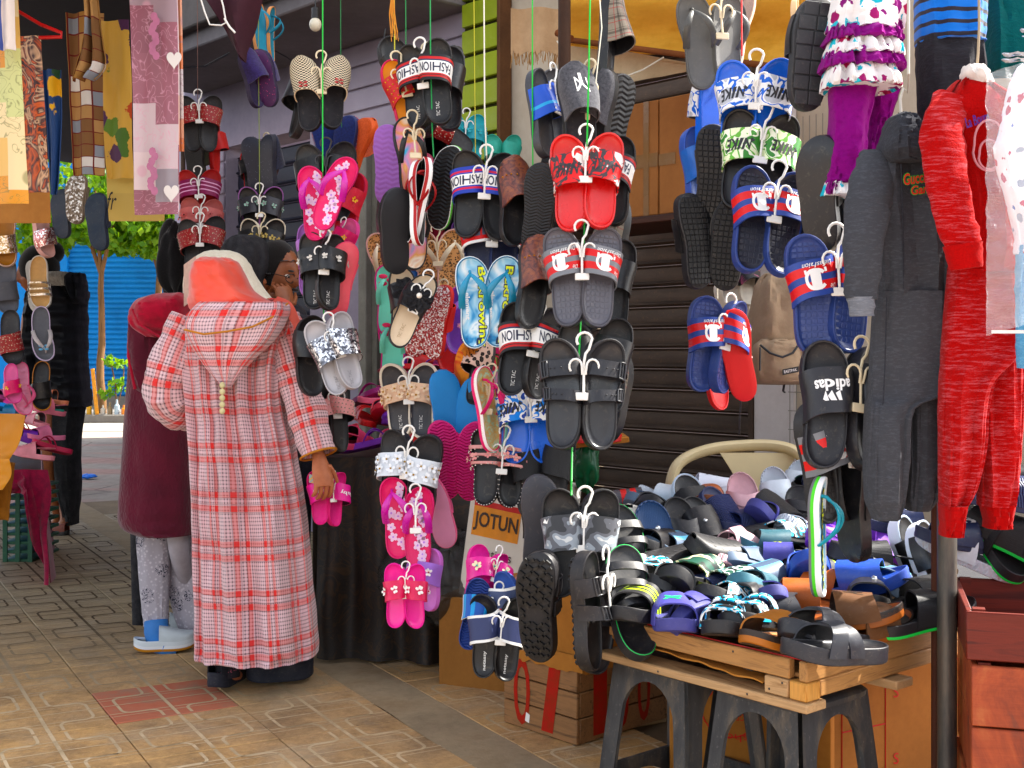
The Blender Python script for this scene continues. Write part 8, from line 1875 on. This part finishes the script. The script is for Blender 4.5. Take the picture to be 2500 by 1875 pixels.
mb = MB(); mb.tube([Q(337, 1340, 4.85), Q(338, 1362, 4.84), Q(344, 1385, 4.83), Q(362, 1396, 4.82), Q(385, 1400, 4.82)], [.046, .048, .052, .046, .03], 16); kid(mb, 'sock', plain('3f74b4', .8, .08, 30, .1), mw)
WC = plain('b9c2c6', .5, .06, 20, .05)
shoe_block(402, HOR+CAMH*FPX/4.82-22, 4.82, -78, mw, bands(((0, 'b07a3a'), (.3, 'd8dce0'), (.5, 'c8d0d4')), 'v'), WC, L=.235, sh=.042, name='clog_shoe', s0=.42)
shoe_block(480, HOR+CAMH*FPX/5.05-16, 5.05, -70, mw, WC, WC, L=.235, sh=.05, name='clog_shoe')
# --- woman in black headscarf
d = 5.05; base = Vector(((560-1250)/FPX*d, d+.05, 0)); J = body_joints(base, 1.6, R(-30), (.08, .1), k=.85, feet=(Vector((P(350, 0, 5.3).x, 5.3, 0)), Vector((P(620, 0, 5.3).x, 5.3, 0))))
BSC = plain('1b1a1f', .85, .15, 60, .3)
bwm = person('woman in black patterned headscarf bending between the other customers', J, Q(545, 585, 4.93), SK, Matrix.Rotation(R(60), 3, 'Z') @ Matrix.Rotation(R(22), 3, 'X'), legs=BSC)
mb = MB(); loft(mb, Dq([(508, 518, 552, .06), (516, 496, 568, .16), (535, 482, 578, .23), (565, 474, 582, .26), (590, 474, 578, .26), (620, 478, 570, .24), (680, 470, 600, .2)]), 4.88, n=56, m=30, fold=.012, freq=4, seed=81, sq=.95); kid(mb, 'headscarf', BSC, bwm)
mb = MB(); loft(mb, Dq([(660, 450, 610, .26), (760, 440, 620, .3), (900, 440, 620, .32), (1100, 440, 620, .34), (1300, 440, 610, .34)]), 5.1, n=40, m=20, fold=.014, seed=82, cap=False); kid(mb, 'robe', BSC, bwm)
mb = MB(); mb.tube([(P(340, 0, 5.32).x, 5.32, .02), (P(338, 0, 5.32).x, 5.32, .45)], [.03, .036], 12); kid(mb, 'trouser_leg', BSC, bwm)
mb = MB(); mb.tube([Q(566, 590, 4.85), Q(580, 594, 4.86), Q(586, 580, 4.9)], .010, 8, flat=.5); kid(mb, 'sunglasses', BLK, bwm)
# --- man with glasses
d = 4.95; hc = Q(594, 590, d); base = Vector((hc.x-.02, d+.02, 0)); wr_ = Q(622, 672, d-.14)
J = body_joints(base, 1.62, R(-125), (.06, .05), wr=wr_, er=Q(640, 790, d-.1), k=.9)
RM = Matrix.Rotation(R(62), 3, 'Z') @ Matrix.Rotation(R(16), 3, 'X')
mn = person('man with short dark hair and thin glasses, hand raised to his mouth', J, hc, SKD, RM, 1.08, [(wr_, Q(614, 636, d-.13)-wr_, Vector((-.5, .6, .0)), .95, 1.1, 0, 1)], legs=plain('2a2c38', .9))
mb = MB()
def hairf(u, v):
    D_ = Vector((math.cos(6.283185*u)*math.sin(math.pi*v*.62), math.sin(6.283185*u)*math.sin(math.pi*v*.62), math.cos(math.pi*v*.62)))
    p = Vector((D_.x*.082, D_.y*.100+.012, D_.z*.122+.004)); p *= 1+.02*fbm(u*40, v*20)
    if p.y < -.05: p.z = max(p.z, .062+.02*fbm(u*30))
    return hc+RM @ (p*1.08)
mb.grid(hairf, 40, 18, 0, cu=True); kid(mb, 'hair', felt('1c1715', '0f0c0b', 200), mn)
mb = MB()
for sg in (-1, 1): mb.tube([hc+RM @ (Vector((sg*.032+.024*math.cos(6.283*i/18), -.108+.01*abs(math.cos(6.283*i/18)), .004+.017*math.sin(6.283*i/18)))*1.08) for i in range(19)], .0018, 6, cap=False)
mb.tube([hc+RM @ (Vector((-.008, -.112, .008))*1.08), hc+RM @ (Vector((.008, -.112, .008))*1.08)], .0018, 6)
for sg in (-1, 1): mb.tube([hc+RM @ (Vector((sg*.056, -.098, .008))*1.08), hc+RM @ (Vector((sg*.078, .01, .004))*1.08)], .0016, 6)
kid(mb, 'glasses', BLK, mn)
mb = MB()
for sg in (-1, 1): ell(mb, hc+RM @ (Vector((sg*.030, -.082, .008))*1.08), (.012, .010, .007), 12, 8, 0, RM)
kid(mb, 'eyes', plain('d8cfc4', .3), mn)
mb = MB()
for sg in (-1, 1): ell(mb, hc+RM @ (Vector((sg*.031, -.091, .007))*1.08), (.0052, .004, .0052), 8, 6, 0, RM); ell(mb, hc+RM @ (Vector((sg*.032, -.096, .030))*1.08), (.019, .006, .0045), 10, 6, 0, RM)
ell(mb, hc+RM @ (Vector((0, -.108, -.036))*1.08), (.024, .007, .006), 12, 6, 0, RM); kid(mb, 'brows_and_moustache', felt('1c1614', '0e0b0a', 200), mn)
JK = plain('24242c', .85, .15, 20, .2)
mb = MB(); loft(mb, Dq([(655, 560, 640, .2), (680, 540, 660, .26), (760, 530, 668, .3), (900, 525, 665, .3), (1100, 530, 660, .3)]), d+.05, n=40, m=22, fold=.016, seed=91); kid(mb, 'jacket', JK, mn)
mb = MB(); tubeloft(mb, [Q(640, 690, d), Q(645, 780, d-.08), Q(628, 720, d-.13), Q(614, 678, d-.14)], [.055, .06, .045, .036], 20, 20, .006, 92); kid(mb, 'sleeve', JK, mn)
mb = MB(); mb.tube([(base.x-.08, d+.05, .04), (base.x-.08, d+.05, .85)], [.06, .09], 12); mb.tube([(base.x+.08, d+.05, .04), (base.x+.08, d+.05, .85)], [.06, .09], 12); kid(mb, 'trousers', plain('2a2c38', .9), mn)
# --- woman in black padded jacket at the left stall
d = 8.0; base = Vector(((140-1250)/FPX*d, d, 0)); J = body_joints(base, 1.85, R(75), (.12, .0), k=1.0, feet=(Vector((P(145, 0, 8.1).x, 8.1, 0)), Vector((P(160, 0, 7.95).x, 7.95, .0))))
bj = person('woman in black padded jacket at the left stall, face hidden by a hung sandal', J, Q(84, 592, 7.95), SKD, Matrix.Rotation(R(-60), 3, 'Z') @ Matrix.Rotation(R(10), 3, 'X'), 1.25)
BJK = M('black_padded', .6, .3); z_ = BJK.xyz(BJK.wpos())[2]; BJK.col(S('131317')); BJK.bump(BJK.math('SINE', BJK.math('MULTIPLY', z_, 70)), .6, .02); BJK.bump(BJK.noise(BJK.co(), 12, 4), .4, .02); BJK = BJK.m
mb = MB(); loft(mb, Dq([(600, 90, 165, .3), (630, 70, 178, .45), (700, 62, 176, .5), (780, 60, 178, .5), (840, 66, 184, .5), (878, 80, 187, .48)]), d, n=44, m=34, fold=.03, freq=4, seed=95, cap=False, wr=.02); kid(mb, 'jacket', BJK, bj)
mb = MB(); loft(mb, Dq([(590, 150, 178, .16), (600, 140, 182, .24), (625, 146, 182, .26), (655, 160, 178, .2)]), d-.1, n=40, m=16, fold=.02, seed=96); kid(mb, 'hood', BJK, bj)
mb = MB(); loft(mb, Dq([(588, 112, 150, .2), (600, 104, 164, .26), (618, 104, 160, .26)]), d-.14, n=36, m=10, fold=.01, seed=97); kid(mb, 'collar_scarf', felt('8a8278', '6a6258', 60), bj)
mb = MB(); loft(mb, Dq([(860, 112, 182, .3), (960, 118, 168, .28), (1060, 128, 170, .24), (1110, 140, 167, .18), (1132, 143, 166, .16)]), d, n=40, m=24, fold=.012, seed=98, cap=False); kid(mb, 'trousers', plain('121216', .9), bj)
mb = MB(); ell(mb, Q(85, 578, 7.97), (.125, .15, .15), 24, 16); ell(mb, Q(108, 545, 8.0), (.09, .09, .08), 18, 12); kid(mb, 'hair', felt('14110f', '0a0908', 160), bj)
shoe_block(122, HOR+CAMH*FPX/7.95-6, 7.95, 70, bj, BLK, plain('6a3020', .6), L=.30, sh=.03, name='sandal')
